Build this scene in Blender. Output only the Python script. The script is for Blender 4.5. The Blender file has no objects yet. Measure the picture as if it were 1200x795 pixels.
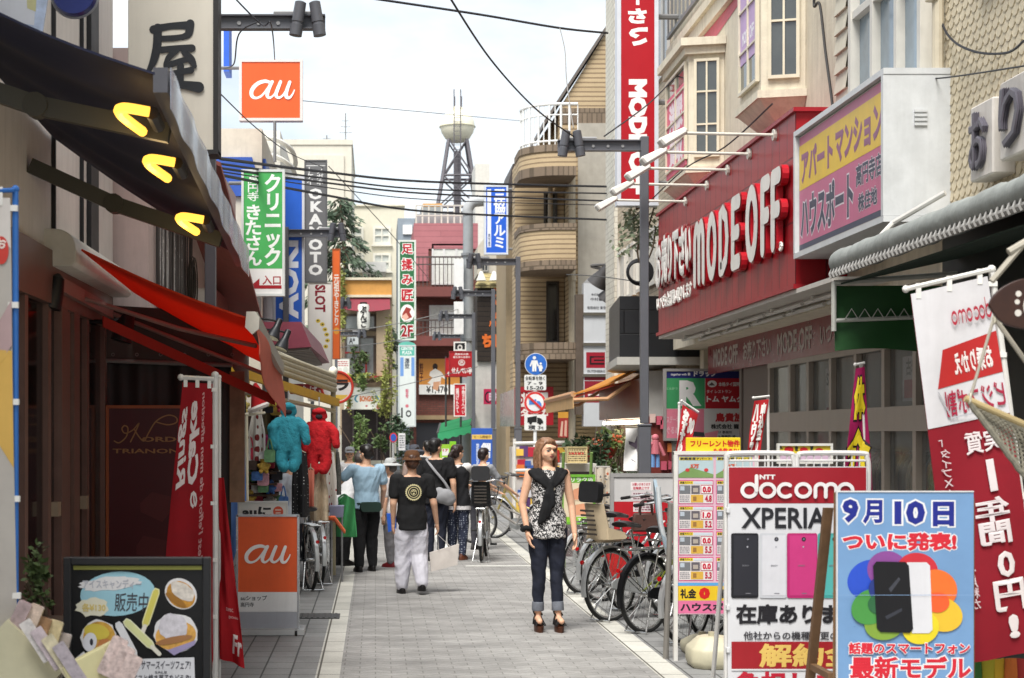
import bpy,bmesh,math,random
from mathutils import Vector,Matrix,noise
random.seed(7)
sc = bpy.context.scene
C = sc.collection
R = math.radians
PI = math.pi
# ---------------------------------------------------------------- camera, sky, sun, exposure
F,CX,HY,EYE = 1900.0,440.0,508.0,1.7          # focal length in photo pixels, vanishing point, eye height
cam = bpy.data.cameras.new("camera")
cam_o = bpy.data.objects.new("camera",cam)
C.objects.link(cam_o)
cam_o.location = (0,0,EYE)
cam_o.rotation_euler = (R(90),0,0)
cam.sensor_width = 36
cam.lens = 36 * F / 1200
cam.shift_x = (600 - CX) / 1200
cam.shift_y = (HY - 397.5) / 1200
cam.clip_start = 0.1
cam.clip_end = 2000
cam.dof.use_dof = True
cam.dof.focus_distance = 14.5
cam.dof.aperture_fstop = 5.0
sc.camera = cam_o
sc.view_settings.view_transform = 'Standard'
sc.view_settings.look = 'None'
sc.view_settings.gamma = 1
sc.view_settings.use_curve_mapping = False
sc.view_settings.exposure = 1.42
SUN_EL,SUN_AZ = 58,203        # azimuth clockwise from +Y (north): behind the camera
w = bpy.data.worlds.new("World")
sc.world = w
w.use_nodes = True
nt = w.node_tree
bg = nt.nodes['Background']
sky = nt.nodes.new('ShaderNodeTexSky')
sky.sky_type = 'NISHITA'
sky.sun_disc = False
sky.sun_elevation = R(SUN_EL)
sky.sun_rotation = R(SUN_AZ)
sky.dust_density = 2.0
tc = nt.nodes.new('ShaderNodeTexCoord')
mp = nt.nodes.new('ShaderNodeMapping')
mp.inputs['Scale'].default_value = (1.0,1.0,2.6)
nz = nt.nodes.new('ShaderNodeTexNoise')
nz.inputs['Scale'].default_value = 4.2
nz.inputs['Detail'].default_value = 7
nz.inputs['Roughness'].default_value = 0.55
rp = nt.nodes.new('ShaderNodeValToRGB')
rp.color_ramp.elements[0].position = 0.38
rp.color_ramp.elements[0].color = (.42,.42,.42,1)
rp.color_ramp.elements[1].position = 0.70
rp.color_ramp.elements[1].color = (1,1,1,1)
mx = nt.nodes.new('ShaderNodeMix')
mx.data_type = 'RGBA'
mx.inputs['B'].default_value = (7.6,7.95,8.1,1)     # bright thin cloud
nt.links.new(tc.outputs['Generated'],mp.inputs['Vector'])
nt.links.new(mp.outputs['Vector'],nz.inputs['Vector'])
nt.links.new(nz.outputs['Fac'],rp.inputs['Fac'])
nt.links.new(rp.outputs['Color'],mx.inputs['Factor'])
nt.links.new(sky.outputs['Color'],mx.inputs['A'])
nt.links.new(mx.outputs['Result'],bg.inputs['Color'])
bg.inputs['Strength'].default_value = 0.062
sun = bpy.data.lights.new("sun",'SUN')
sun.energy = 1.95
sun.angle = R(28)
sun.color = (1,.975,.94)
sun_o = bpy.data.objects.new("sun",sun)
C.objects.link(sun_o)
sun_o.rotation_euler = (R(90 - SUN_EL),0,R(180 - SUN_AZ) + PI)
_d = Vector((math.sin(R(SUN_AZ)) * math.cos(R(SUN_EL)),math.cos(R(SUN_AZ)) * math.cos(R(SUN_EL)),math.sin(R(SUN_EL))))
sun_o.rotation_euler = _d.to_track_quat('Z','Y').to_euler()
# ---------------------------------------------------------------- helpers
def P(x,y,Y):
 """photo pixel at a true depth Y (metres) -> world point"""
 return Vector(((x - CX) * Y / F,Y,EYE + (HY - y) * Y / F))
def lin(c):
 return tuple(((v / 255) / 12.92 if v / 255 <= .04045 else ((v / 255 + .055) / 1.055) ** 2.4) for v in c)
_mats = {}
def M(col,rough=.55,metal=0,var=.10,scale=5,bump=0,bscale=80,spec=.4,dirt=0,emit=0,key='',trans=0,sss=0,alpha=1):
 if isinstance(col,bpy.types.Material):
  return col
 k = (tuple(col),rough,metal,var,scale,bump,bscale,spec,dirt,emit,key,trans,sss,alpha)
 if k in _mats:
  return _mats[k]
 m = bpy.data.materials.new(key or 'paint')
 m.use_nodes = True
 n,l = m.node_tree.nodes,m.node_tree.links
 b = n['Principled BSDF']
 c = lin(col)
 b.inputs['Base Color'].default_value = (*c,1)
 b.inputs['Roughness'].default_value = rough
 b.inputs['Metallic'].default_value = metal
 b.inputs['Specular IOR Level'].default_value = spec
 if trans:
  b.inputs['Transmission Weight'].default_value = trans
 if alpha < 1:
  b.inputs['Alpha'].default_value = alpha
 if sss:
  b.inputs['Subsurface Weight'].default_value = sss
  b.inputs['Subsurface Radius'].default_value = (.02,.008,.005)
 if emit:
  b.inputs['Emission Color'].default_value = (*c,1)
  b.inputs['Emission Strength'].default_value = emit
 t = n.new('ShaderNodeTexCoord')
 if var or dirt:
  z = n.new('ShaderNodeTexNoise')
  z.inputs['Scale'].default_value = scale
  z.inputs['Detail'].default_value = 6
  z.inputs['Roughness'].default_value = .65
  l.new(t.outputs['Object'],z.inputs['Vector'])
  r = n.new('ShaderNodeMapRange')
  r.inputs['From Min'].default_value = .3
  r.inputs['From Max'].default_value = .7
  r.inputs['To Min'].default_value = 1 - var
  r.inputs['To Max'].default_value = 1 + var
  l.new(z.outputs['Fac'],r.inputs['Value'])
  h = n.new('ShaderNodeHueSaturation')
  h.inputs['Color'].default_value = (*c,1)
  l.new(r.outputs['Result'],h.inputs['Value'])
  out = h.outputs['Color']
  if dirt:
   mp_ = n.new('ShaderNodeMapping')
   mp_.inputs['Scale'].default_value = (9,9,.8)
   z2 = n.new('ShaderNodeTexNoise')
   z2.inputs['Scale'].default_value = 1.1
   z2.inputs['Detail'].default_value = 8
   z2.inputs['Roughness'].default_value = .7
   l.new(t.outputs['Object'],mp_.inputs['Vector'])
   l.new(mp_.outputs['Vector'],z2.inputs['Vector'])
   r2 = n.new('ShaderNodeMapRange')
   r2.inputs['From Min'].default_value = .45
   r2.inputs['From Max'].default_value = .8
   r2.inputs['To Max'].default_value = dirt
   l.new(z2.outputs['Fac'],r2.inputs['Value'])
   q = n.new('ShaderNodeMix')
   q.data_type = 'RGBA'
   l.new(r2.outputs['Result'],q.inputs['Factor'])
   l.new(out,q.inputs['A'])
   q.inputs['B'].default_value = (c[0] * .35 + .015,c[1] * .33 + .013,c[2] * .30 + .01,1)
   out = q.outputs['Result']
  l.new(out,b.inputs['Base Color'])
  r3 = n.new('ShaderNodeMapRange')
  r3.inputs['To Min'].default_value = max(.02,rough - .12)
  r3.inputs['To Max'].default_value = min(1,rough + .12)
  l.new(z.outputs['Fac'],r3.inputs['Value'])
  l.new(r3.outputs['Result'],b.inputs['Roughness'])
 if bump:
  zb = n.new('ShaderNodeTexNoise')
  zb.inputs['Scale'].default_value = bscale
  zb.inputs['Detail'].default_value = 4
  l.new(t.outputs['Object'],zb.inputs['Vector'])
  bp = n.new('ShaderNodeBump')
  bp.inputs['Strength'].default_value = bump
  bp.inputs['Distance'].default_value = .01
  l.new(zb.outputs['Fac'],bp.inputs['Height'])
  l.new(bp.outputs['Normal'],b.inputs['Normal'])
 _mats[k] = m
 return m
_cl = {}
def cloth(col,amt=.45,rough=.8):
 """thin woven cloth that lets some daylight through"""
 k = (tuple(col),amt)
 if k not in _cl:
  m = M(col,rough=rough,var=.1,scale=5,key='awning_cloth').copy()
  n,l = m.node_tree.nodes,m.node_tree.links
  t = n.new('ShaderNodeBsdfTranslucent')
  t.inputs['Color'].default_value = (*lin(col),1)
  x = n.new('ShaderNodeMixShader')
  x.inputs[0].default_value = amt
  o = n['Material Output']
  l.new(n['Principled BSDF'].outputs[0],x.inputs[1])
  l.new(t.outputs[0],x.inputs[2])
  l.new(x.outputs[0],o.inputs['Surface'])
  _cl[k] = m
 return _cl[k]
def brick(c1,c2,mortar,bw,bh,msize=.01,rough=.7,bump=.4,off=.5,key='brick',dirt=.25,flat=False,distort=0,bias=0):
 """tiles on upright walls (run along x+y, rise along z) or, flat=True, on the ground (x, y)"""
 m = bpy.data.materials.new(key)
 m.use_nodes = True
 n,l = m.node_tree.nodes,m.node_tree.links
 b = n['Principled BSDF']
 t = n.new('ShaderNodeTexCoord')
 s = n.new('ShaderNodeSeparateXYZ')
 l.new(t.outputs['Object'],s.inputs[0])
 cb = n.new('ShaderNodeCombineXYZ')
 if flat:
  l.new(s.outputs[0],cb.inputs[0])
  l.new(s.outputs[1],cb.inputs[1])
 else:
  a = n.new('ShaderNodeMath')
  l.new(s.outputs[0],a.inputs[0])
  l.new(s.outputs[1],a.inputs[1])
  l.new(a.outputs[0],cb.inputs[0])
  l.new(s.outputs[2],cb.inputs[1])
 vec = cb.outputs[0]
 if distort:
  # zig-zag the courses, as interlocking pavers do
  pp = n.new('ShaderNodeMath')
  pp.operation = 'PINGPONG'
  pp.inputs[1].default_value = bw * .5
  l.new(s.outputs[0],pp.inputs[0])
  ml = n.new('ShaderNodeMath')
  ml.operation = 'MULTIPLY_ADD'
  ml.inputs[1].default_value = distort
  l.new(pp.outputs[0],ml.inputs[0])
  l.new(s.outputs[1],ml.inputs[2])
  l.new(ml.outputs[0],cb.inputs[1])
 k = n.new('ShaderNodeTexBrick')
 k.offset = off
 k.inputs['Color1'].default_value = (*lin(c1),1)
 k.inputs['Color2'].default_value = (*lin(c2),1)
 k.inputs['Mortar'].default_value = (*lin(mortar),1)
 k.inputs['Scale'].default_value = 1
 k.inputs['Mortar Size'].default_value = msize
 k.inputs['Mortar Smooth'].default_value = .2
 k.inputs['Bias'].default_value = bias
 k.inputs['Brick Width'].default_value = bw
 k.inputs['Row Height'].default_value = bh
 l.new(vec,k.inputs['Vector'])
 z = n.new('ShaderNodeTexNoise')
 z.inputs['Scale'].default_value = 1.3
 z.inputs['Detail'].default_value = 9
 z.inputs['Roughness'].default_value = .7
 l.new(t.outputs['Object'],z.inputs['Vector'])
 r2 = n.new('ShaderNodeMapRange')
 r2.inputs['From Min'].default_value = .3
 r2.inputs['From Max'].default_value = .75
 r2.inputs['To Min'].default_value = 1 + dirt * .4
 r2.inputs['To Max'].default_value = 1 - dirt
 l.new(z.outputs['Fac'],r2.inputs['Value'])
 z3 = n.new('ShaderNodeTexNoise')
 z3.inputs['Scale'].default_value = 60
 z3.inputs['Detail'].default_value = 3
 l.new(t.outputs['Object'],z3.inputs['Vector'])
 r3 = n.new('ShaderNodeMapRange')
 r3.inputs['To Min'].default_value = .8
 r3.inputs['To Max'].default_value = 1.2
 l.new(z3.outputs['Fac'],r3.inputs['Value'])
 mm = n.new('ShaderNodeMath')
 mm.operation = 'MULTIPLY'
 l.new(r2.outputs[0],mm.inputs[0])
 l.new(r3.outputs[0],mm.inputs[1])
 if distort:
  # courses of lighter and darker pavers laid in zig-zag bands
  def mth(op,a,c):
   q = n.new('ShaderNodeMath')
   q.operation = op
   l.new(a,q.inputs[0])
   if isinstance(c,(int,float)):
    q.inputs[1].default_value = c
   else:
    l.new(c,q.inputs[1])
   return q.outputs[0]
  zz = mth('ADD',mth('MULTIPLY',mth('PINGPONG',s.outputs[0],.225),.45),s.outputs[1])
  sn = mth('SINE',mth('MULTIPLY',zz,2 * PI / .452),0)
  m2 = n.new('ShaderNodeMath')
  m2.operation = 'MULTIPLY'
  l.new(mth('ADD',mth('MULTIPLY',sn,.065),1.0),m2.inputs[0])
  l.new(mm.outputs[0],m2.inputs[1])
  mm = m2
 h = n.new('ShaderNodeHueSaturation')
 l.new(k.outputs['Color'],h.inputs['Color'])
 l.new(mm.outputs[0],h.inputs['Value'])
 l.new(h.outputs['Color'],b.inputs['Base Color'])
 b.inputs['Roughness'].default_value = rough
 b.inputs['Specular IOR Level'].default_value = .3
 if bump:
  bp = n.new('ShaderNodeBump')
  bp.invert = True
  bp.inputs['Strength'].default_value = bump
  bp.inputs['Distance'].default_value = .01
  l.new(k.outputs['Fac'],bp.inputs['Height'])
  l.new(bp.outputs['Normal'],b.inputs['Normal'])
 return m
def glass(col=(60,66,70),rough=.06):
 return M(col,rough=rough,var=.25,scale=1.5,spec=.9,key='window_glass')
class Fr:
 """a flat frame: x along U, y along V, z out along N"""
 def __init__(s,O,U,V,N):
  s.O,s.U,s.V,s.N = Vector(O),Vector(U).normalized(),Vector(V).normalized(),Vector(N).normalized()
 def pt(s,x,y,z=0):
  return s.O + s.U * x + s.V * y + s.N * z
def FRONT(O): return Fr(O,(1,0,0),(0,0,1),(0,-1,0))        # faces the camera
def FACEL(O): return Fr(O,(0,-1,0),(0,0,1),(-1,0,0))       # on the right-hand row, faces the street
def FACER(O): return Fr(O,(0,1,0),(0,0,1),(1,0,0))         # on the left-hand row, faces the street
class MB:
 def __init__(s):
  s.v,s.f,s.mi,s.cur = [],[],[],0
 def add(s,vs,fs):
  o = len(s.v)
  s.v += [Vector(p) for p in vs]
  s.f += [tuple(i + o for i in q) for q in fs]
  s.mi += [s.cur] * len(fs)
  return s
 def box(s,x0,x1,y0,y1,z0,z1):
  return s.hexa([(x0,y0,z0),(x1,y0,z0),(x1,y1,z0),(x0,y1,z0),(x0,y0,z1),(x1,y0,z1),(x1,y1,z1),(x0,y1,z1)])
 def hexa(s,p):
  return s.add(p,[(0,3,2,1),(4,5,6,7),(0,1,5,4),(1,2,6,5),(2,3,7,6),(3,0,4,7)])
 def fbox(s,fr,x0,x1,y0,y1,z0,z1):
  return s.hexa([fr.pt(x,y,z) for z in (z0,z1) for x,y in ((x0,y0),(x1,y0),(x1,y1),(x0,y1))])
 def rbox(s,fr,x0,x1,y0,y1,z0,z1,r,n=4):
  """board with rounded corners"""
  q = []
  for cx,cy,a0 in ((x1 - r,y1 - r,0),(x0 + r,y1 - r,90),(x0 + r,y0 + r,180),(x1 - r,y0 + r,270)):
   q += [(cx + r * math.cos(R(a0 + 90 * i / n)),cy + r * math.sin(R(a0 + 90 * i / n))) for i in range(n + 1)]
  return s.prism(fr,q,z0,z1)
 def prism(s,fr,q,z0,z1):
  n = len(q)
  vs = [fr.pt(x,y,z0) for x,y in q] + [fr.pt(x,y,z1) for x,y in q]
  return s.add(vs,[tuple(range(n))[::-1],tuple(range(n,2 * n))] + [(i,(i + 1) % n,n + (i + 1) % n,n + i) for i in range(n)])
 def ell(s,fr,cx,cy,rx,ry,z0,z1,n=28):
  return s.prism(fr,[(cx + rx * math.cos(2 * PI * i / n),cy + ry * math.sin(2 * PI * i / n)) for i in range(n)],z0,z1)
 def tube(s,pts,r,n=8,caps=True,flat=None):
  """round bar through pts; r a number or one per point"""
  pts = [Vector(p) for p in pts]
  m = len(pts)
  rs = r if isinstance(r,(list,tuple)) else [r] * m
  vs,up = [],None
  for i,p in enumerate(pts):
   d = (pts[min(i + 1,m - 1)] - pts[max(i - 1,0)])
   d = d.normalized() if d.length > 1e-9 else Vector((0,0,1))
   if up is None:
    up = d.orthogonal().normalized()
   up = (up - d * up.dot(d))
   up = up.normalized() if up.length > 1e-6 else d.orthogonal().normalized()
   sd = d.cross(up)
   for k in range(n):
    a = 2 * PI * k / n
    o = (up * math.cos(a) + sd * math.sin(a)) * rs[i]
    vs.append(p + o)
  fs = [(i * n + k,i * n + (k + 1) % n,(i + 1) * n + (k + 1) % n,(i + 1) * n + k) for i in range(m - 1) for k in range(n)]
  if caps:
   fs += [tuple(range(n))[::-1],tuple(range((m - 1) * n,m * n))]
  return s.add(vs,fs)
 def lathe(s,prof,c=(0,0,0),n=20,U=(1,0,0),V=(0,1,0),W=(0,0,1)):
  """profile [(radius, height)] turned about W"""
  c,U,V,W = Vector(c),Vector(U),Vector(V),Vector(W)
  vs = [c + (U * math.cos(2 * PI * k / n) + V * math.sin(2 * PI * k / n)) * r + W * h for r,h in prof for k in range(n)]
  m = len(prof)
  fs = [(i * n + k,i * n + (k + 1) % n,(i + 1) * n + (k + 1) % n,(i + 1) * n + k) for i in range(m - 1) for k in range(n)]
  fs += [tuple(range(n))[::-1],tuple(range((m - 1) * n,m * n))]
  return s.add(vs,fs)
 def ball(s,c,r,n=12,m=8):
  rx,ry,rz = r if isinstance(r,(tuple,list,Vector)) else (r,r,r)
  c = Vector(c)
  vs = [c + Vector((0,0,-rz))]
  for j in range(1,m):
   a = PI * j / m
   vs += [c + Vector((rx * math.sin(a) * math.cos(2 * PI * k / n),ry * math.sin(a) * math.sin(2 * PI * k / n),-rz * math.cos(a))) for k in range(n)]
  vs.append(c + Vector((0,0,rz)))
  L = len(vs) - 1
  fs = [(0,1 + (k + 1) % n,1 + k) for k in range(n)]
  for j in range(m - 2):
   fs += [(1 + j * n + k,1 + j * n + (k + 1) % n,1 + (j + 1) * n + (k + 1) % n,1 + (j + 1) * n + k) for k in range(n)]
  fs += [(1 + (m - 2) * n + k,1 + (m - 2) * n + (k + 1) % n,L) for k in range(n)]
  return s.add(vs,fs)
 def ring(s,c,Rr,r,U,V,n=32,k=6):
  """torus in the plane U,V"""
  c,U,V = Vector(c),Vector(U).normalized(),Vector(V).normalized()
  W = U.cross(V)
  vs = []
  for i in range(n):
   a = 2 * PI * i / n
   d = U * math.cos(a) + V * math.sin(a)
   vs += [c + d * (Rr + r * math.cos(2 * PI * j / k)) + W * r * math.sin(2 * PI * j / k) for j in range(k)]
  return s.add(vs,[(i * k + j,((i + 1) % n) * k + j,((i + 1) % n) * k + (j + 1) % k,i * k + (j + 1) % k) for i in range(n) for j in range(k)])
 def sheet(s,fn,nu,nv,th=.004):
  """cloth: fn(u,v) -> point, given thickness"""
  g = [[Vector(fn(i / nu,j / nv)) for i in range(nu + 1)] for j in range(nv + 1)]
  W = nu + 1
  vs,bk = [],[]
  for j in range(nv + 1):
   for i in range(W):
    a = g[j][min(i + 1,nu)] - g[j][max(i - 1,0)]
    b = g[min(j + 1,nv)][i] - g[max(j - 1,0)][i]
    nn = a.cross(b)
    nn = nn.normalized() if nn.length > 1e-9 else Vector((0,-1,0))
    vs.append(g[j][i] + nn * th / 2)
    bk.append(g[j][i] - nn * th / 2)
  L = len(vs)
  fs = []
  for j in range(nv):
   for i in range(nu):
    q = (j * W + i,j * W + i + 1,(j + 1) * W + i + 1,(j + 1) * W + i)
    fs += [q,tuple(L + t for t in q[::-1])]
  rim = [i for i in range(W)] + [j * W + nu for j in range(1,nv + 1)] + [nv * W + i for i in range(nu - 1,-1,-1)] + [j * W for j in range(nv - 1,0,-1)]
  fs += [(rim[k],L + rim[k],L + rim[(k + 1) % len(rim)],rim[(k + 1) % len(rim)]) for k in range(len(rim))]
  return s.add(vs + bk,fs)
 def build(s,name,mat,parent=None,smooth=35,bevel=0,world=True):
  """link as ONE object; world=True: coordinates are world ones, moved into the parent's frame"""
  off = Vector((0,0,0))
  if parent is not None and world:
   p = parent
   while p is not None:
    off += Vector(p.location)
    p = p.parent
  me = bpy.data.meshes.new(name)
  me.from_pydata([tuple(v - off) for v in s.v],[],s.f)
  mats = mat if isinstance(mat,(list,tuple)) and not isinstance(mat[0],(int,float)) else [mat]
  for m_ in mats:
   me.materials.append(M(m_) if not isinstance(m_,bpy.types.Material) else m_)
  if len(mats) > 1:
   me.polygons.foreach_set('material_index',s.mi)
  me.validate()
  bm = bmesh.new()
  bm.from_mesh(me)
  bmesh.ops.recalc_face_normals(bm,faces=bm.faces)
  if bevel:
   es = [e for e in bm.edges if len(e.link_faces) == 2 and e.calc_face_angle(0) > R(30)]
   bmesh.ops.bevel(bm,geom=es,offset=bevel,segments=1,affect='EDGES',clamp_overlap=True)
  bm.to_mesh(me)
  bm.free()
  if smooth:
   me.polygons.foreach_set('use_smooth',[True] * len(me.polygons))
   me.set_sharp_from_angle(angle=R(smooth))
  o = bpy.data.objects.new(name,me)
  C.objects.link(o)
  if parent is not None:
   o.parent = parent
  return o
def tag(o,label,cat,group=None):
 o['label'] = label
 o['category'] = cat
 if group:
  o['group'] = group
 return o
def thing(name,label,cat,loc=(0,0,0),rz=0,group=None):
 o = bpy.data.objects.new(name,None)
 C.objects.link(o)
 o.location = loc
 o.rotation_euler = (0,0,rz)
 o.empty_display_size = .1
 return tag(o,label,cat,group)
def kind(o,k):
 o['kind'] = k
 return o
_kids = None
def dup(root,loc,rz,label,group=None):
 """copy of a thing with its parts and sub-parts"""
 r = root.copy()
 C.objects.link(r)
 r.location = loc
 r.rotation_euler = (0,0,rz)
 r['label'] = label
 if group:
  r['group'] = group
 for ch in list(root.children):
  c = ch.copy()
  C.objects.link(c)
  c.parent = r
  for g in list(ch.children):
   d = g.copy()
   C.objects.link(d)
   d.parent = c
 return r
# ---- lettering
_txt = {}
def text_geo(s,bold,shear):
 k = (s,bold,shear)
 if k in _txt:
  return _txt[k]
 c = bpy.data.curves.new('lettering','FONT')
 c.body = s
 c.align_x = 'CENTER'
 c.resolution_u = 2
 c.shear = shear
 c.space_line = .92
 c.bevel_depth = bold
 c.bevel_resolution = 0
 o = bpy.data.objects.new('lettering',c)
 C.objects.link(o)
 dg = bpy.context.evaluated_depsgraph_get()
 dg.update()
 me = bpy.data.meshes.new_from_object(o.evaluated_get(dg))
 vs = [v.co.copy() for v in me.vertices]
 fs = [tuple(p.vertices) for p in me.polygons]
 bpy.data.objects.remove(o)
 bpy.data.curves.remove(c)
 bpy.data.meshes.remove(me)
 if not vs:
  vs,fs = [Vector((0,0,0))],[]
 x0,x1 = min(v.x for v in vs),max(v.x for v in vs)
 y0,y1 = min(v.y for v in vs),max(v.y for v in vs)
 _txt[k] = (vs,fs,x0,x1,y0,y1)
 return _txt[k]
def add_text(mb,mapf,s,x0,y0,x1,y1,z=0,bold=.02,t=.0008,ref=None,rot=0,mirror=False,vert=False,shear=0,keep=False):
 """fit s into the rectangle (x0,y0)-(x1,y1); mapf(x,y,z) places it"""
 if vert:
  s = '\n'.join(('｜' if ch == 'ー' else ch) for ch in s)
 x0,x1,y0,y1 = min(x0,x1),max(x0,x1),min(y0,y1),max(y0,y1)
 vs,fs,a0,a1,b0,b1 = text_geo(s,bold,shear)
 if ref is not None:
  a0,a1,b0,b1 = text_geo(s,ref,shear)[2:]
 W,H = max(a1 - a0,1e-4),max(b1 - b0,1e-4)
 w,h = x1 - x0,y1 - y0
 if rot in (90,-90):
  w,h = h,w
 sx,sy = w / W,h / H
 if keep:
  sx = sy = min(sx,sy)
 cx,cy = (x0 + x1) / 2,(y0 + y1) / 2
 out = []
 zz = max(bold,1e-4)
 for v in vs:
  x,y = (v.x - (a0 + a1) / 2) * sx,(v.y - (b0 + b1) / 2) * sy
  if mirror:
   x = -x
  if rot == 90:
   x,y = -y,x
  elif rot == -90:
   x,y = y,-x
  out.append(mapf(cx + x,cy + y,z + v.z / zz * t * .5))
 mb.add(out,fs)
def smooth_path(p,k=6):
 """Catmull-Rom through 2-D/3-D points"""
 p = [Vector(q) for q in p]
 out = []
 for i in range(len(p) - 1):
  a,b,c,d = p[max(i - 1,0)],p[i],p[i + 1],p[min(i + 2,len(p) - 1)]
  for j in range(k):
   t = j / k
   out.append(.5 * ((2 * b) + (c - a) * t + (2 * a - 5 * b + 4 * c - d) * t * t + (3 * b - a - 3 * c + d) * t ** 3))
 return out + [p[-1]]
def stroke(mb,mapf,pts,wd,z=0,t=.004,smooth=True,depth=0):
 """one pen stroke as a flat ribbon with round ends; wd number or list"""
 q = [Vector((a,b)) for a,b in pts]
 ws = wd if isinstance(wd,(list,tuple)) else [wd] * len(q)
 if smooth and len(q) > 2:
  q3 = smooth_path([(a.x,a.y,w_) for a,w_ in zip(q,ws)])
  q,ws = [Vector((a.x,a.y)) for a in q3],[a.z for a in q3]
 L,Rr = [],[]
 m = len(q)
 for i in range(m):
  d = (q[min(i + 1,m - 1)] - q[max(i - 1,0)]).normalized()
  nn = Vector((-d.y,d.x)) * ws[i] / 2
  L.append(q[i] + nn)
  Rr.append(q[i] - nn)
 vs = [mapf(a.x,a.y,z + t) for a in L] + [mapf(a.x,a.y,z + t) for a in Rr]
 mb.add(vs,[(i,i + 1,m + i + 1,m + i) for i in range(m - 1)])
 if depth:
  lo = [mapf(a.x,a.y,z + t - depth) for a in L] + [mapf(a.x,a.y,z + t - depth) for a in Rr]
  mb.add(vs + lo,[(i,i + 1,2 * m + i + 1,2 * m + i) for i in range(m - 1)] + [(m + i,m + i + 1,3 * m + i + 1,3 * m + i) for i in range(m - 1)])
 for c,w_,e in ((q[0],ws[0],-.0003),(q[-1],ws[-1],-.0006)):
  n = 12
  mb.add([mapf(c.x + w_ / 2 * math.cos(2 * PI * i / n),c.y + w_ / 2 * math.sin(2 * PI * i / n),z + t + e) for i in range(n)],[tuple(range(n))])
  if depth:
   rim = [(c.x + w_ / 2 * math.cos(2 * PI * i / n),c.y + w_ / 2 * math.sin(2 * PI * i / n)) for i in range(n)]
   mb.add([mapf(a,b,z + t + e) for a,b in rim] + [mapf(a,b,z + t - depth) for a,b in rim],[(i,(i + 1) % n,n + (i + 1) % n,n + i) for i in range(n)])
# pen-stroke logos, drawn in a box of height 1
def logo_au(mb,mapf,x0,y0,x1,y1,z,t=.004):
 W,H = x1 - x0,y1 - y0
 f = lambda a,b: (x0 + a * W,y0 + b * H)
 s = H * .2
 stroke(mb,mapf,[f(.47,.93),f(.36,1.0),f(.2,.86),f(.08,.5),f(.08,.16),f(.17,.04),f(.3,.2),f(.44,.66),f(.5,.94)],[s * .8,s,s * 1.1,s * 1.15,s,s * .7,s * .6,s * .7,s],z,t)
 stroke(mb,mapf,[f(.52,.97),f(.45,.6),f(.41,.2),f(.46,.05),f(.54,.18),f(.63,.5)],[s * .9,s * 1.05,s,s * .7,s * .5,s * .4],z + t * .6,t)
 stroke(mb,mapf,[f(.70,.97),f(.63,.5),f(.6,.2),f(.66,.05),f(.76,.22),f(.85,.6),f(.9,.95)],[s * .9,s * 1.05,s,s * .7,s * .6,s * .7,s * .9],z + t * 1.2,t)
 stroke(mb,mapf,[f(.9,.95),f(.83,.4),f(.83,.1),f(.9,.06),f(.97,.3),f(1.0,.5)],[s * .9,s * 1.05,s,s * .7,s * .45,s * .3],z + t * 1.8,t)
def logo_docomo(mb,mapf,x0,y0,x1,y1,z,t=.004,mirror=False):
 W,H = x1 - x0,y1 - y0
 f = lambda a,b: ((x1 - a * W) if mirror else (x0 + a * W),y0 + b * H)
 s = H * .17
 def arc(cx,a0,a1,n=18):
  return [f(cx + .062 * math.cos(R(a0 + (a1 - a0) * i / n)),.33 + .30 * math.sin(R(a0 + (a1 - a0) * i / n))) for i in range(n + 1)]
 k = 0
 for cx in (.08,.24,.55,.92):
  stroke(mb,mapf,arc(cx,0,360),s,z + k,t,False); k += .001
 stroke(mb,mapf,[f(.142,.33),f(.142,1.0)],s,z + k,t,False); k += .001
 stroke(mb,mapf,arc(.395,50,310),s,z + k,t,False); k += .001
 for cx in (.70,.79):
  pts = [f(cx - .045,.03),f(cx - .045,.42)] + [f(cx + .045 * -math.cos(R(a)),.42 + .21 * math.sin(R(a))) for a in range(15,180,15)] + [f(cx + .045,.42),f(cx + .045,.03)]
  stroke(mb,mapf,pts,s,z + k,t,False); k += .001
def FM(fr):
 return lambda x,y,z: fr.pt(x,y,z)
def sign(name,label,cat,rect,Y,face=(235,235,232),border=None,depth=.12,items=(),group=None,bw=.02,rough=.35,parent=None,side=None):
 """upright sign facing the camera; rect and items are given in photo pixels on the plane at depth Y.
 items: ('t', text, x0,y0,x1,y1, colour, {opts}) | ('r', x0,y0,x1,y1, colour) | ('e', same) | ('p', [(x,y)..], colour) | ('f', function(mb, mapf, z), colour)"""
 x0,y0,x1,y1 = rect
 A,B = P(x0,y1,Y),P(x1,y0,Y)
 cx = (A.x + B.x) / 2
 root = parent or thing(name,label,cat,(cx,Y,A.z),group=group)
 fr = FRONT((0,Y,0))
 m = MB()
 m.fbox(fr,A.x,B.x,A.z,B.z,-depth,0)
 m.build('panel',[M(face,rough=rough,var=.05,scale=2,dirt=.10)],root,bevel=.004)
 if border:
  m = MB()
  m.fbox(fr,A.x - bw * .3,A.x + bw,A.z + bw,B.z - bw,-depth * .7,.012)
  m.fbox(fr,B.x - bw,B.x + bw * .3,A.z + bw,B.z - bw,-depth * .7,.012)
  m.fbox(fr,A.x - bw * .3,B.x + bw * .3,A.z - bw * .3,A.z + bw,-depth * .7,.0125)
  m.fbox(fr,A.x - bw * .3,B.x + bw * .3,B.z - bw,B.z + bw * .3,-depth * .7,.0125)
  m.build('frame',M(border,rough=.4,metal=.0,var=.06),root)
 paint(root,fr,items,Y)
 return root
def quad(mb,mapf,q,k,n):
 q = [Vector(v) for v in q]
 g = [q[0].lerp(q[1],i / n).lerp(q[3].lerp(q[2],i / n),j / n) for j in range(n + 1) for i in range(n + 1)]
 mb.add([mapf(v.x,v.y,k) for v in g],[(j * (n + 1) + i,j * (n + 1) + i + 1,(j + 1) * (n + 1) + i + 1,(j + 1) * (n + 1) + i) for j in range(n) for i in range(n)])
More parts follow.
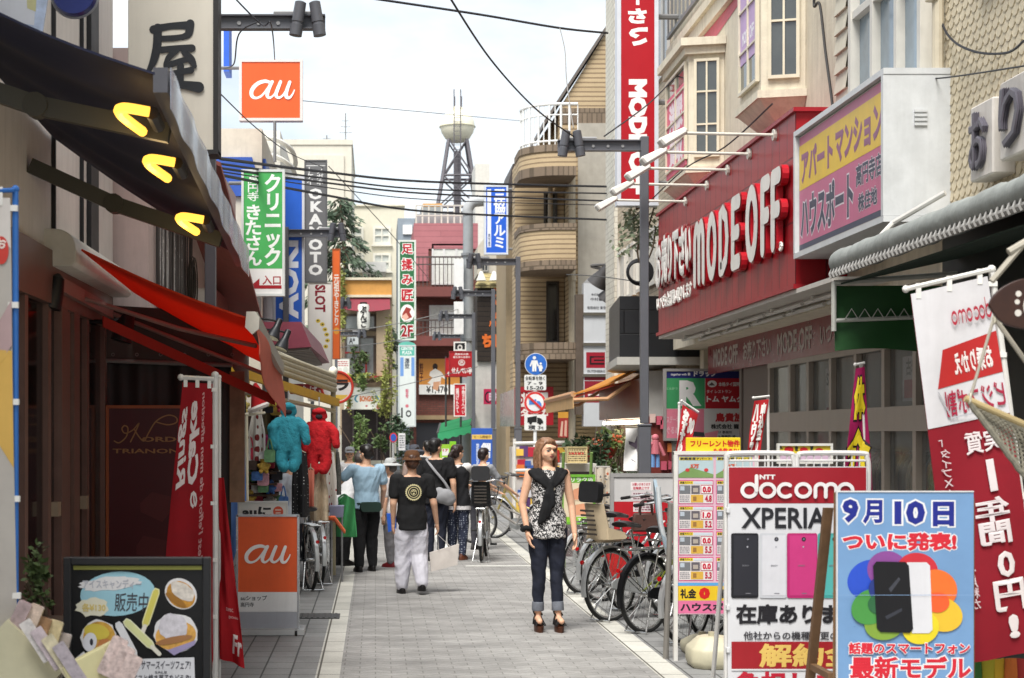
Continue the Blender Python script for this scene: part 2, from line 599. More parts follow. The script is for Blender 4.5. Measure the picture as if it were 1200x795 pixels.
def paint(root,fr,items,Y,px=True,mapf=None,sub=1):
 """printing, layered a few millimetres apart"""
 mapf = mapf or FM(fr)
 k = 0.002
 groups = {}
 def cv(x,y):
  if px:
   p = P(x,y,Y)
   return p.x,p.z
  return x,y
 placed = []
 for it in items:
  if it[0] == 'f':
   bb = (-1e9,-1e9,1e9,1e9)
  else:
   q = it[1] if it[0] == 'p' else ((it[2],it[3]),(it[4],it[5])) if it[0] == 't' else ((it[1],it[2]),(it[3],it[4]))
   bb = (min(v[0] for v in q),min(v[1] for v in q),max(v[0] for v in q),max(v[1] for v in q))
  lv = 1 + max([l_ for b_,l_ in placed if b_[0] < bb[2] and b_[2] > bb[0] and b_[1] < bb[3] and b_[3] > bb[1]],default=0)
  placed.append((bb,lv))
  k = lv * .0012
  if it[0] == 't':
   _,s,x0,y0,x1,y1,col = it[:7]
   op = dict(it[7]) if len(it) > 7 else {}
   a,b = cv(x0,y1),cv(x1,y0)
   if 'ol' in op:
    oc,ob = op.pop('ol')
    mb = groups.setdefault(('outline_lettering',oc),MB())
    o2 = dict(op)
    o2['bold'] = op.get('bold',.02) + ob
    o2['ref'] = op.get('bold',.02)
    add_text(mb,mapf,s,a[0] - abs(ob) * .0,a[1],b[0],b[1],k - .0004,**o2)
    k += .0003
   mb = groups.setdefault(('lettering',col),MB())
   add_text(mb,mapf,s,a[0],a[1],b[0],b[1],k,**op)
  elif it[0] == 'r':
   _,x0,y0,x1,y1,col = it
   a,b = cv(x0,y1),cv(x1,y0)
   mb = groups.setdefault(('colour_print',col),MB())
   quad(mb,mapf,[(a[0],a[1]),(b[0],a[1]),(b[0],b[1]),(a[0],b[1])],k,sub)
  elif it[0] == 'e':
   _,x0,y0,x1,y1,col = it
   a,b = cv(x0,y1),cv(x1,y0)
   mb = groups.setdefault(('dot_print',col),MB())
   n = 26
   mb.add([mapf((a[0] + b[0]) / 2 + (b[0] - a[0]) / 2 * math.cos(2 * PI * i / n),(a[1] + b[1]) / 2 + (b[1] - a[1]) / 2 * math.sin(2 * PI * i / n),k) for i in range(n)],[tuple(range(n))])
  elif it[0] == 'p':
   _,q,col = it
   mb = groups.setdefault(('shape_print',col),MB())
   if sub > 1 and len(q) == 4:
    quad(mb,mapf,q,k,sub)
   else:
    mb.add([mapf(*cv(x,y),k) for x,y in q],[tuple(range(len(q)))])
  elif it[0] == 'f':
   mb = groups.setdefault(('emblem',it[2]),MB())
   it[1](mb,mapf,k)
 for (nm,col),mb in groups.items():
  if isinstance(col,bpy.types.Material):
   mt = col
  else:
   mt = M(col,rough=.42,var=.09,scale=3,dirt=.14,bump=.12,bscale=6)
  mb.build(nm,mt,root,smooth=0)
def printed_lines(x0,y0,x1,y1,n,col,rnd=None):
 """rows of small unreadable print as short dashes"""
 rnd = rnd or random.Random(int(x0 * 7 + y0))
 out = []
 h = (y1 - y0) / n
 for i in range(n):
  x = x0
  while x < x1 - .3:
   wd = rnd.uniform(.3,1.6) * h
   e = min(x1,x + wd)
   out.append(('r',x,y0 + i * h + h * .12,e,y0 + i * h + h * .72,col))
   x = e + .25 * h
 return out
# ---------------------------------------------------------------- ground
def sheet_obj(name,x0,x1,y0,y1,z,mat,k='structure'):
 m = MB()
 m.add([(x0,y0,z),(x1,y0,z),(x1,y1,z),(x0,y1,z)],[(0,1,2,3)])
 return kind(m.build(name,mat,smooth=0),k)
asph = M((92,92,92),rough=.9,var=.15,scale=3,bump=.3,bscale=120)
sheet_obj('ground',-400,400,-30,900,0,asph)
lane = brick((160,158,154),(149,147,143),(128,126,122),.225,.113,.005,rough=.85,bump=.35,off=.5,key='interlocking_paver',dirt=.42,flat=True,distort=.6)
side_pav = brick((142,142,140),(130,130,128),(82,82,80),.20,.30,.007,rough=.85,bump=.5,off=0,key='pavement_slab',dirt=.3,flat=True)
sheet_obj('road',-.25,1.98,4,62,.004,lane)
sheet_obj('pavement',-2.4,-.42,4,62,.004,side_pav)
sheet_obj('pavement',2.17,5.2,4,62,.004,side_pav)
edge = brick((200,198,188),(188,186,176),(96,92,84),.4,.6,.008,rough=.8,bump=.3,off=0,key='kerb_stone',dirt=.25,flat=True)
sheet_obj('kerb_strip',-.42,-.25,4,45,.005,edge)
sheet_obj('kerb_strip',1.98,2.17,4,45,.005,edge)
wl = M((214,213,205),rough=.8,var=.2,scale=9)
for x0,x1,y in ((1.15,2.1,20.6),(1.5,2.4,22.6)):
 sheet_obj('road_marking',x0,x1,y,y + .13,.009,wl)
sheet_obj('road_marking',.95,1.08,23,30,.009,wl)
# drain grate in the left pavement
g = MB()
fr = Fr((-.55,15.0,.006),(1,0,0),(0,1,0),(0,0,1))
g.fbox(fr,-.22,.22,-.2,.2,0,.006)
for i in range(8):
 g.fbox(fr,-.2 + i * .053,-.2 + i * .053 + .022,-.18,.18,.006,.012)
tag(g.build('drain_grate',(70,70,68)),'dark steel drain grate set in the left pavement beside the orange sandwich board','grate')
# ---------------------------------------------------------------- buildings
def window(parent,fr,x0,x1,y0,y1,nx=2,ny=1,fcol=(190,190,186),gl=None,fw=.045,out=.05,bars=.03,sill=False,curtain=None):
 m = MB()
 m.fbox(fr,x0,x0 + fw,y0 + fw,y1 - fw,.003,out)
 m.fbox(fr,x1 - fw,x1,y0 + fw,y1 - fw,.003,out)
 m.fbox(fr,x0,x1,y0,y0 + fw,.003,out)
 m.fbox(fr,x0,x1,y1 - fw,y1,.003,out)
 for i in range(1,nx):
  x = x0 + (x1 - x0) * i / nx
  m.fbox(fr,x - bars / 2,x + bars / 2,y0 + fw,y1 - fw,.004,out * .9)
 for j in range(1,ny):
  y = y0 + (y1 - y0) * j / ny
  m.fbox(fr,x0 + fw,x1 - fw,y - bars / 2,y + bars / 2,.005,out * .85)
 if sill:
  m.fbox(fr,x0 - .08,x1 + .08,y0 - .09,y0 - .002,.003,out + .06)
 wdw = m.build('window',M(fcol,rough=.45,var=.08,dirt=.15),parent)
 m = MB()
 m.fbox(fr,x0 + fw,x1 - fw,y0 + fw,y1 - fw,.006,.014)
 m.build('pane',gl or glass(),wdw)
 return wdw
# --- right row, first building: embossed plaster wall, at the right edge of the photo
b = thing('plaster_building','cream building with embossed fish scale plaster beside the grey rolled awning','building',(4.5,9,0))
cream = M((206,194,168),rough=.8,var=.08,bump=.4,bscale=25,dirt=.35)
m = MB()
m.box(4.5,10,3,12.88,0,9.5)
wl_ = m.build('wall',cream,b)
sc_m = MB()
fr = FACEL((4.5,0,0))
y = 3.05
row = 0
while y < 7.2:
 x = -12.8 + (.06 if row % 2 else 0)
 while x < -9.4:
  q = [(x + .058 * math.cos(R(a)),y + .075 * math.sin(R(a))) for a in range(180,361,30)]
  vs = [fr.pt(x - .058,y + .055,.004),fr.pt(x + .058,y + .055,.004)] + [fr.pt(a,c,.020 if 0 < i < 6 else .014) for i,(a,c) in enumerate(q)][::-1]
  vb = [fr.pt(x - .058,y + .055,.001),fr.pt(x + .058,y + .055,.001)] + [fr.pt(a,c,.001) for a,c in q][::-1]
  n = len(vs)
  sc_m.add(vs + vb,[tuple(range(n))] + [(i,(i + 1) % n,n + (i + 1) % n,n + i) for i in range(n)])
  x += .12
 y += .075
 row += 1
sc_m.build('scale_relief',cream,wl_,smooth=0)
window(b,FACEL((4.5,0,0)),-11.9,-10.2,5.0,6.6,2,1,(150,150,148),out=.09,fw=.07)
m = MB()
m.tube([P(1108,-20,12.75) + Vector((-.06,0,0)),P(1108,258,12.75) + Vector((-.06,0,0))],.045,10)
for z in (5.1,3.6,4.4):
 m.tube([(4.38,12.75,z),(4.38,12.75,z + .05)],.055,10)
m.tube([(4.40,12.7,3.36),(4.40,10.5,3.42)],.04,8)
m.build('drain_pipe',(190,180,158),b)
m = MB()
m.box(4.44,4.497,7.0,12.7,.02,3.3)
m.build('painted_dark_interior',M((34,38,34),rough=.6,var=.5,scale=3),b)  # solid panel; the shade of the shop interior is put into its dark colour
# --- second-hand shop building
b = thing('cream_shop_building','cream rendered building with two bay windows above the large red shop sign','building',(4.7,18.7,0))
ren = M((212,203,182),rough=.85,var=.09,bump=.35,bscale=40,dirt=.42)
m = MB()
m.box(4.5,11,12.90,24.5,2.96,9.6)
m.box(9.5,11,12.90,24.5,0,2.955)
m.box(4.9,9.5,24.2,24.49,0,2.955)
m.box(4.9,9.5,12.95,13.1,0,2.955)
m.build('wall',ren,b)
m = MB()
m.box(4.9,9.45,13.12,24.15,.02,.03)
m.build('shop_floor',(96,90,82),b)
m = MB()
m.box(4.43,4.497,12.95,24.45,7.15,7.4)
m.box(4.38,4.43,12.95,24.45,7.34,7.46)
m.build('cornice',ren,b)
m = MB()
m.add([(4.494,24.4,6.75),(4.494,18.6,7.1),(4.494,18.6,7.14),(4.494,24.4,7.14)],[(0,1,2,3)])
m.build('pink_band',(190,92,102),b)
def bay(y0,y1,z0,z1,nm):
 yy = [(4.497,y0),(4.06,y0 + .12),(4.06,y1 - .25),(4.497,y1)]
 top = Fr((0,0,0),(1,0,0),(0,1,0),(0,0,1))
 m = MB()
 m.prism(top,yy,z0,z1)
 # stepped head and tapering foot
 gx = lambda d: [(4.496,y0 - d),(4.06 - d,y0 + .12 - d),(4.06 - d,y1 - .25 + d),(4.496,y1 + d)]
 m.prism(top,gx(.06),z1,z1 + .1)
 m.prism(top,gx(.12),z1 + .1,z1 + .2)
 m.prism(top,gx(.05),z0 - .08,z0)
 lo = [(4.495,y0 + .2),(4.32,y0 + .3),(4.32,y1 - .45),(4.495,y1 - .2)]
 a = gx(.03)
 m.add([(x,y,z0 - .08) for x,y in a] + [(x,y,z0 - .38) for x,y in lo],[(i,(i + 1) % 4,4 + (i + 1) % 4,4 + i) for i in range(4)] + [(0,1,2,3),(7,6,5,4)])
 bw = m.build('bay_window',ren,b)
 trim = M((208,198,172),rough=.6,var=.05,dirt=.2)
 gl = glass((74,78,76))
 for (p,q) in ((yy[1],yy[0]),(yy[2],yy[1])):
  A,B = Vector((*p,0)),Vector((*q,0))
  U = (B - A).normalized()
  f2 = Fr((A.x,A.y,0),U,(0,0,1),U.cross(Vector((0,0,1))))
  L = (B - A).length
  window(bw,f2,.07,L - .06,z0 + .12,z1 - .06,2,4 if L > .6 else 3,(212,203,180),gl,fw=.035,out=.045,bars=.022)
 return bw
bay(20.9,22.8,5.15,6.6,0)
bay(16.95,18.3,5.3,7.3,1)
# tall windows and narrow lapped siding left of the plaster wall
fr = FACEL((4.5,0,0))
window(b,fr,-15.1,-13.1,4.55,7.6,3,3,(200,196,186),M((120,138,150),rough=.05,var=.3,scale=1.2,spec=1,key='window_glass'),fw=.08,out=.10,bars=.07)
m = MB()
for i in range(26):
 z = 4.6 + i * .19
 p = [fr.pt(-15.75,z,.05),fr.pt(-15.35,z,.05),fr.pt(-15.35,z + .2,.02),fr.pt(-15.75,z + .2,.02),fr.pt(-15.75,z,.003),fr.pt(-15.35,z,.003)]
 m.add(p,[(0,1,2,3),(0,4,5,1)])
m.build('siding',M((196,190,172),rough=.7,dirt=.2),b,smooth=0)
# balcony railing above the far end
m = MB()
fr = FACEL((4.43,0,0))
for z in (7.62,8.6):
 m.fbox(fr,-24.4,-19.6,z,z + .05,0,.05)
for i in range(17):
 x = -24.4 + i * .3
 m.fbox(fr,x,x + .03,7.67,8.6,.012,.038)
m.build('balcony_railing',(120,122,124),b)
m = MB()
pts = [P(1008 - 70,-5,16.4),P(940,8,16.4),P(968,6,16.2),P(975,60,16.0),P(975,110,15.8),P(968,140,15.7)]
for p in pts:
 p.x = 4.44
m.tube(smooth_path(pts),.014,6)
m.build('wall_cable',(45,42,40),b)
# aluminium shop front under the sign
sf = MB()
fr = FACEL((4.9,0,0))
alu = M((160,150,138),rough=.45,metal=.2,var=.06,dirt=.15)
xs = [-20.0,-19.0,-18.2,-17.3,-16.4,-15.5,-14.6,-13.75,-13.1]
for x in xs:
 sf.fbox(fr,x - .045,x + .045,.25,2.95,-.04,.05)
for z0,z1 in ((.0,.25),(1.72,1.95),(2.5,2.58),(2.88,2.95)):
 sf.fbox(fr,-20.04,-13.1,z0,z1,-.035,.055)
sfo = sf.build('shop_front',alu,b)
clear = M((120,124,122),rough=.04,var=.2,scale=1.2,spec=1,key='shop_glass',alpha=.30)
for i in range(len(xs) - 1):
 for z0,z1 in ((.25,1.72),(1.95,2.5)):
  m = MB()
  m.fbox(fr,xs[i] + .045,xs[i + 1] - .045,z0,z1,-.012,-.004)
  m.build('pane',clear,sfo)
m = MB()
m.fbox(fr,-21.6,-20.05,0,2.95,-.06,0)
m.fbox(fr,-21.75,-21.62,0,2.95,-.3,.02)
m.build('shutter_wall',M((108,96,88),rough=.6),b)
# back wall of the sales floor
m = MB()
m.box(7.2,7.3,13.1,24.2,.03,2.95)
m.build('inner_wall',M((120,108,96),rough=.8,var=.25,scale=2),b)
# garments on rails seen through the panes
def garment_rail(x,y0,y1,z,label):
 t = thing('clothes_rail',label,'clothes rail',(x,(y0 + y1) / 2,.03),group='clothes rails inside the shop')
 m = MB()
 m.tube([(x,y0,z),(x,y1,z)],.015,6)
 m.tube([(x,y0,.03),(x,y0,z)],.015,6)
 m.tube([(x,y1,.03),(x,y1,z)],.015,6)
 m.build('rail',(150,150,150),t)
 r = random.Random(int(y0 * 10))
 y = y0 + .08
 while y < y1 - .08:
  hh = r.uniform(.6,.95)
  q = MB()
  yy = y
  q.sheet(lambda u,v: (x + (u - .5) * .44 * (.55 + .45 * min(1,v * 4)),yy + .02 * math.sin(u * 9 + v * 5),z - .02 - v * hh),6,6,.02)
  q.build('garment',r.choice([(120,40,44),(60,66,84),(190,186,176),(40,40,44),(150,130,100),(88,110,120),(170,90,100),(70,90,70)]),t)
  y += r.uniform(.09,.16)
garment_rail(5.9,13.6,15.6,1.5,'rail of mixed clothes behind the shop window next to the red mirrored banner')
garment_rail(5.9,15.9,17.9,1.5,'rail of mixed clothes behind the shop window right of the pink banner')
garment_rail(5.9,18.2,19.8,1.5,'rail of mixed clothes behind the far end of the shop window')
def poster(name,label,fr,x0,x1,y0,y1,z,face,items):
 t = thing(name,label,'poster',fr.pt((x0 + x1) / 2,y0,z))
 m = MB()
 m.fbox(fr,x0,x1,y0,y1,z,z + .006)
 m.build('sheet',face,t)
 f2 = Fr(fr.pt(0,0,z + .006),fr.U,fr.V,fr.N)
 paint(t,f2,items,0,px=False)
 return t
fr = FACEL((4.9,0,0))
poster('poster','white hanging poster with green and red print inside the upper shop window',fr,-18.9,-18.35,1.75,2.45,-.35,(205,200,190),[('t','SALE',-18.85,2.25,-18.4,2.4,(40,70,50),{'bold': .03}),('r',-18.85,2.0,-18.5,1.8,(170,30,40)),('t','%',-18.6,2.02,-18.4,2.2,(40,40,40),{})])
poster('poster','red and white poster behind the lower shop window pane',fr,-14.5,-13.9,1.2,1.65,-.1,(205,198,190),[('r',-14.45,1.6,-14.1,1.3,(178,30,42)),('t','買取',-14.4,1.35,-14.15,1.55,(235,230,225),{'bold': .03})])
poster('poster','red notice with one white character behind the shop window',fr,-13.75,-13.45,1.25,1.65,-.1,(170,34,44),[('t','買',-13.7,1.35,-13.5,1.6,(235,230,225),{'bold': .03})])
poster('poster','white sheet with red characters behind the lower pane left of the magenta banner',fr,-17.1,-16.6,1.15,1.66,-.08,(206,200,194),[('t','高価',-17.05,1.42,-16.65,1.62,(178,30,42),{'bold': .04}),('t','買取',-17.05,1.19,-16.65,1.38,(178,30,42),{'bold': .04})])
poster('poster','pale sheet with a red block behind the upper pane right of the magenta banner',fr,-15.3,-14.8,2.0,2.42,-.08,(196,190,186),[('r',-15.25,2.2,-14.85,2.03,(170,40,48)),('t','古着',-15.2,2.24,-14.9,2.4,(60,50,50),{'bold': .03})])
poster('window_sticker','small blue square sticker on the shop window by the red banner',fr,-13.32,-13.18,1.45,1.75,.001,(70,110,180),[('t','防',-13.3,1.5,-13.2,1.7,(235,235,235),{'bold': .02})])
# --- white tiled building behind the vertical red sign
b = thing('tiled_building','tall narrow tiled building between the cream shop and the striped brick block','building',(4.7,28,0))
m = MB()
m.box(4.62,12,24.9,32,0,14)
m.build('wall',brick((196,182,158),(184,168,144),(150,140,122),.24,.075,.008,key='beige_tile',dirt=.22),b)
m = MB()
m.box(4.55,4.618,30.9,32.05,0,14)
m.build('corner_pier',brick((214,210,196),(204,200,186),(176,170,156),.24,.11,.008,key='white_tile',dirt=.15),b)
fr = FACEL((4.62,0,0))
for i in range(5):
 window(b,fr,-30.6 + i * 1.08,-29.75 + i * 1.08,4.15,5.1,1,1,(206,202,192),M((190,186,176),rough=.3),fw=.06,out=.06)
for i in range(3):
 window(b,fr,-30.4 + i * 1.9,-29.2 + i * 1.9,7.4,8.9,2,1,(180,180,176))
# dark boxed canopy
t = thing('boxed_canopy','black boxed shop canopy with a white underside below the red sign','canopy',(4.1,27,2.85))
m = MB()
top = Fr((0,0,0),(1,0,0),(0,1,0),(0,0,1))
m.prism(top,[(5.45,24.58),(3.70,24.58),(3.92,27.2),(4.12,27.9),(4.6,28.2),(4.6,24.87),(5.45,24.87)],2.86,3.78)
m.build('cladding',brick((44,45,47),(38,39,41),(22,22,24),.55,.36,.012,key='black_panel',dirt=.2,rough=.4),t)
m = MB()
m.prism(top,[(5.45,24.56),(3.66,24.56),(3.88,27.2),(4.1,27.95),(4.6,28.25),(4.6,24.86),(5.45,24.86)],2.74,2.857)
m.build('soffit',(186,184,176),t)
# --- striped brick block with curved balconies
tan = brick((190,168,134),(183,161,127),(142,122,96),9,.115,.02,rough=.75,key='striped_tan_tile',dirt=.18,bump=.6)
tan_d = brick((132,116,98),(122,106,90),(96,84,70),.12,.3,.014,rough=.75,key='soldier_course_tile',dirt=.18)
b = thing('striped_brick_block','tan striped brick apartment block with curved balconies and a sloping roof','apartment block',(4.6,40,0))
fr = FRONT((0,40,0))
def X40(px): return (px - CX) * 40 / F
def Z40(py): return EYE + (HY - py) * 40 / F
m = MB()
m.prism(fr,[(X40(668),0),(X40(715),0),(X40(715),Z40(30)),(X40(655),Z40(128)),(X40(655),Z40(215)),(X40(668),Z40(215))],-4,0)
m.prism(fr,[(X40(604),0),(X40(667),0),(X40(667),Z40(420)),(X40(604),Z40(420))],-1.6,-.6)
m.prism(fr,[(X40(608),Z40(419.9)),(X40(667),Z40(419.9)),(X40(667),Z40(185)),(X40(608),Z40(185))],-1.9,-1.1)
m.build('wall',tan,b)
m = MB()
m.prism(fr,[(X40(655.5),Z40(215)),(X40(640),Z40(215)),(X40(640),Z40(150)),(X40(655.5),Z40(127))],-3,-1.6)
m.build('roof_wall',tan,b)
m = MB()
a0,a1 = (X40(718),Z40(24)),(X40(640),Z40(151))
m.prism(fr,[a0,(a0[0],a0[1] + .12),(a1[0] - .1,a1[1] + .12),(a1[0] - .1,a1[1])],-3,.12)
m.build('roof',(104,96,90),b)
m = MB()
m.prism(fr,[(X40(655.2),Z40(145)),(X40(655.2),Z40(127)),(X40(690),Z40(127)),(X40(715),Z40(127)),(X40(715),Z40(145))],.002,.02)
m.build('dark_course',tan_d,b)
def balcony(zt,zb):
 cx,rad = X40(648),X40(648) - X40(606)
 yc = 39.55
 pl = []
 for a in range(180,271,9):
  pl.append((cx + rad * math.cos(R(a)),yc + 1.0 * math.sin(R(a)) * .9))
 pl += [(X40(667),yc - .9),(X40(667),40.6),(X40(606),40.6)]
 m = MB()
 m.prism(top,pl,zb + .22,zt - .16)
 o = m.build('balcony',tan,b)
 m = MB()
 q = [(x + (cx - x) * -.02,y - .03) for x,y in pl[:-2]] + [(X40(667.5),40.6),(X40(605),40.6)]
 m.prism(top,q,zt - .16,zt)
 m.prism(top,q,zb,zb + .22)
 m.build('edge_course',tan_d,o)
 return o,pl[:-2]
bo,pl = balcony(Z40(181),Z40(216))
m = MB()
zt = Z40(181)
for x,y in pl[::2] + [((pl[-1][0] + pl[-2][0]) / 2,pl[-1][1])]:
 m.tube([(x + .05,y + .05,zt),(x + .05,y + .05,zt + 1.0)],.028,6)
for x,y in pl:
 m.tube([(x + .05,y + .05,zt),(x + .05,y + .05,zt + .98)],.014,5)
for hh,rr in ((.1,.025),(.98,.035),(.72,.018)):
 m.tube([(x + .05,y + .05,zt + hh) for x,y in pl],rr,6)
m.build('railing',(226,226,222),bo)
balcony(Z40(270),Z40(322))
balcony(Z40(405),Z40(424))
fr2 = FRONT((0,41.1,0))
for (a,c,z0,z1) in ((637,653,226,268),(640,655,330,402)):
 window(b,fr2,(a - CX) * 41.1 / F,(c - CX) * 41.1 / F,EYE + (HY - z1) * 41.1 / F,EYE + (HY - z0) * 41.1 / F,1,1,(64,58,52),glass((40,38,36)),fw=.05)
m = MB()
m.fbox(fr,X40(677),X40(714),Z40(500),Z40(145),.002,.05)
m.build('grey_panel',M((168,162,150),rough=.6,dirt=.15),b)
m = MB()
pp = [fr.pt(X40(652),Z40(202),.35),fr.pt(X40(667),Z40(202),.3),fr.pt(X40(669.5),Z40(206),.16),fr.pt(X40(669.5),0,.16)]
m.tube(pp,.085,10)
for z in (330,440):
 m.tube([fr.pt(X40(669.5),Z40(z),.16),fr.pt(X40(669.5),Z40(z) + .1,.16)],.11,10)
m.build('drain_pipe',(172,160,138),b)
m = MB()
m.tube([fr.pt(X40(647),Z40(216),-.4),fr.pt(X40(647),Z40(270),-.4)],.06,8)
m.build('drain_pipe',(150,134,110),b)
m = MB()
m.fbox(fr,X40(690),X40(714),.1,Z40(455),.06,.1)
for i in range(30):
 z = .1 + i * .095
 m.fbox(fr,X40(674),X40(698),z,z + .075,.08,.12)
m.build('louvre_panel',(150,128,92),b)
# --- gap between: dark timber front with orange sign, white wall, sloping roof
b = thing('timber_front_bar','dark timber clad bar with a round orange emblem on its upper front','building',P(583,508,52) * 1)
b.location = ((583 - CX) * 52 / F,52,0)
def F52(px,py): return ((px - CX) * 52 / F,EYE + (HY - py) * 52 / F)
fr = FRONT((0,52,0))
m = MB()
x0,z0 = F52(556,700)
x1,z1 = F52(612,398)
m.fbox(fr,x0,x1,0,z1 - .35,-2,0)
m.build('lower_wall',M((196,192,184),rough=.8,dirt=.2),b)
m = MB()
x0,z0 = F52(559,424)
x1,z1 = F52(612,335)
m.fbox(fr,x0,x1,z0,z1,-2,.1)
m.build('timber_cladding',brick((58,48,40),(46,38,32),(24,20,18),1.6,.16,.012,key='dark_board',dirt=.3),b)
m = MB()
x0,z0 = F52(556,335)
x1,z1 = F52(612,318)
m.add([fr.pt(x0,z0,.35),fr.pt(x1,z0,.35),fr.pt(x1,z1,-.6),fr.pt(x0 + .3,z1,-.6),fr.pt(x0,z0 - .1,.35),fr.pt(x1,z0 - .1,.35),fr.pt(x1,z0,-.6),fr.pt(x0 + .3,z0,-.6)],[(0,1,2,3),(4,5,1,0),(4,0,3,7),(7,6,5,4),(1,5,6,2),(3,2,6,7)])
m.build('roof',brick((176,160,110),(160,146,100),(120,108,76),.3,.16,.02,key='roof_tile',dirt=.3),b)
m = MB()
x0,z0 = F52(562,318)
x1,z1 = F52(612,232)
m.prism(fr,[(x0,z0),(x1,z0),(x1,z1),(x0 + .9,z1 - .3),(x0,z0 + .9)],-3,-1)
m.build('upper_wall',M((188,180,164),rough=.8,dirt=.2),b)
for (a,c,z0_,z1_) in ((566,575,315,296),(585,604,315,282)):
 p,q = F52(a,z0_),F52(c,z1_)
 window(b,FRONT((0,53,0)),p[0],q[0],p[1],q[1],2,1,(150,146,138))
O_ = (222,110,44)
items = [('e',576.5,331.5,601,360.5,O_)]
blk = (28,24,22)
items += [('p',[(586,338),(590,333),(594,337),(599,342),(596,350),(590,352),(584,357),(580,350),(582,346),(578,343)],blk),('e',585.5,341,590.5,347,O_),
          ('t','炭火土',578,366,600,374,O_,{'bold': .03}),('t','居酒屋',573,376,600,383,O_,{'bold': .03}),('t','ちどり',565,391,601,408,O_,{'bold': .07}),('t','土間',588,416,598,420.5,O_,{'bold': .03})]
paint(b,FRONT((0,51.88,0)),items,51.88)
for px in (564,579,592):
 m = MB()
 p = P(px,329,51.6)
 m.lathe([(.02,.3),(.05,.28),(.16,0),(.1,.02)],p,10)
 m.build('shade_lamp',(222,218,206),b)
# dark sloping eaves between it and the striped block
t = thing('eaves_roof','dark sloping roof edge poking out beside the blue vertical sign','roof',P(600,300,46))
m = MB()
f46 = FRONT((0,46,0))
def Q46(px,py): return ((px - CX) * 46 / F,EYE + (HY - py) * 46 / F)
m.prism(f46,[Q46(589,245),Q46(601,192),Q46(605,192),Q46(606,215),Q46(594,260)],-3,0)
m.build('roof_slab',(66,58,54),t)
m = MB()
m.prism(f46,[Q46(594,600),Q46(607,600),Q46(607,210),Q46(600,240),Q46(594,262)],-4,-.3)
m.build('gable_wall',M((150,132,104),rough=.8,dirt=.3),t)
# --- red-brown brick building closing the street
b = thing('red_brick_building','red brown brick building with pink cladding and railed balconies at the street end','building',((515 - CX) * 64 / F,64,0))
def F64(px,py): return ((px - CX) * 64 / F,EYE + (HY - py) * 64 / F)
fr = FRONT((0,64,0))
rb = brick((118,70,60),(104,58,50),(86,62,54),.25,.085,.012,key='red_brown_brick',dirt=.25)
m = MB()
x0 = F64(485,0)[0]; x1 = F64(560,0)[0]
m.fbox(fr,x0,x1,0,F64(0,292)[1],-8,0)
m.build('wall',rb,b)
m = MB()
m.fbox(fr,x0,x1,F64(0,291.9)[1],F64(0,262)[1],-8,.05)
m.fbox(fr,x0,F64(502,0)[0],F64(0,330)[1],F64(0,292)[1],.003,.05)
m.build('pink_cladding',brick((174,112,116),(166,104,108),(140,88,92),2.2,.22,.01,key='pink_cladding',dirt=.12),b)
curtain = M((206,206,198),rough=.6,var=.12,scale=12,key='lace_curtain')
for (a,c,y0,y1) in ((506,549,334,286),(503,549,394,358)):
 p,q = F64(a,y0),F64(c,y1)
 window(b,fr,p[0],q[0],p[1],q[1],3,1,(206,204,200),curtain,fw=.07,bars=.09)
for y0,y1 in ((335,305),(392,378)):
 m = MB()
 za,zb = F64(0,y0)[1],F64(0,y1)[1]
 m.fbox(fr,x0 - .02,x1,za - .5,za - .12,.002,.9)
 bo = m.build('balcony',M((112,62,56),rough=.7),b)
 m = MB()
 m.fbox(fr,x0,x1,zb,zb + .06,.82,.88)
 m.fbox(fr,x0,x1,zb - .28,zb - .24,.82,.87)
 k = 0
 while x0 + k * .16 < x1:
  m.fbox(fr,x0 + k * .16,x0 + k * .16 + .03,za - .12,zb,.835,.865)
  k += 1
 m.build('railing',(76,66,62),bo)
m = MB()
m.fbox(fr,x0,x1,F64(0,492)[1],F64(0,487)[1],.002,.25)
m.build('ledge',(150,128,96),b)
m = MB()
m.fbox(fr,x0 + .1,x1,.1,F64(0,496)[1],.002,.06)
m.build('dark_shopfront',(40,40,44),b)
m = MB()
x2,x3 = F64(488,0)[0],F64(548,0)[0]
m.fbox(fr,x2,x3,F64(0,262)[1],F64(0,247)[1],-6,-1)
m.build('roof_room',M((150,150,150),rough=.7,dirt=.2),b)
m = MB()
for i in range(9):
 xx = x2 + (x3 - x2) * i / 8
 m.fbox(fr,xx - .03,xx + .03,F64(0,262)[1],F64(0,238)[1],-.6,-.55)
for y in (238,250):
 m.fbox(fr,x2,x3,F64(0,y)[1] - .04,F64(0,y)[1],-.61,-.54)
m.build('roof_fence',(196,192,180),b)
for k,(x0_,x1_) in enumerate(((490.5,526),(527,550))):
 it = [('r',x0_,451,x1_,463,(236,234,228)),('t','¥1,470' if k == 0 else '¥3,150',x0_ + 9,452.5,x1_ - 1.5,462,(40,36,34),{'bold': .02})]
 if k == 0:
  it += [('t','餃子',491.5,425,496,448,(90,40,24),{'vert': True,'bold': .03}),('e',507,426,513,434,(50,34,28)),('p',[(504,436),(510,432),(517,436),(524,446),(517,442),(516,450),(508,452),(501,449),(507,443),(503,440)],(240,234,224)),('p',[(508,448),(516,447),(513,458),(507,456)],(214,160,124))]
 sign('menu_poster','orange poster with a figure in white and the price 1,470 on the brick wall' if k == 0 else 'narrow orange price poster half hidden behind the red square signs','poster',(x0_,420,x1_,463),63.85,(212,142,66),(70,50,40),.05,it)
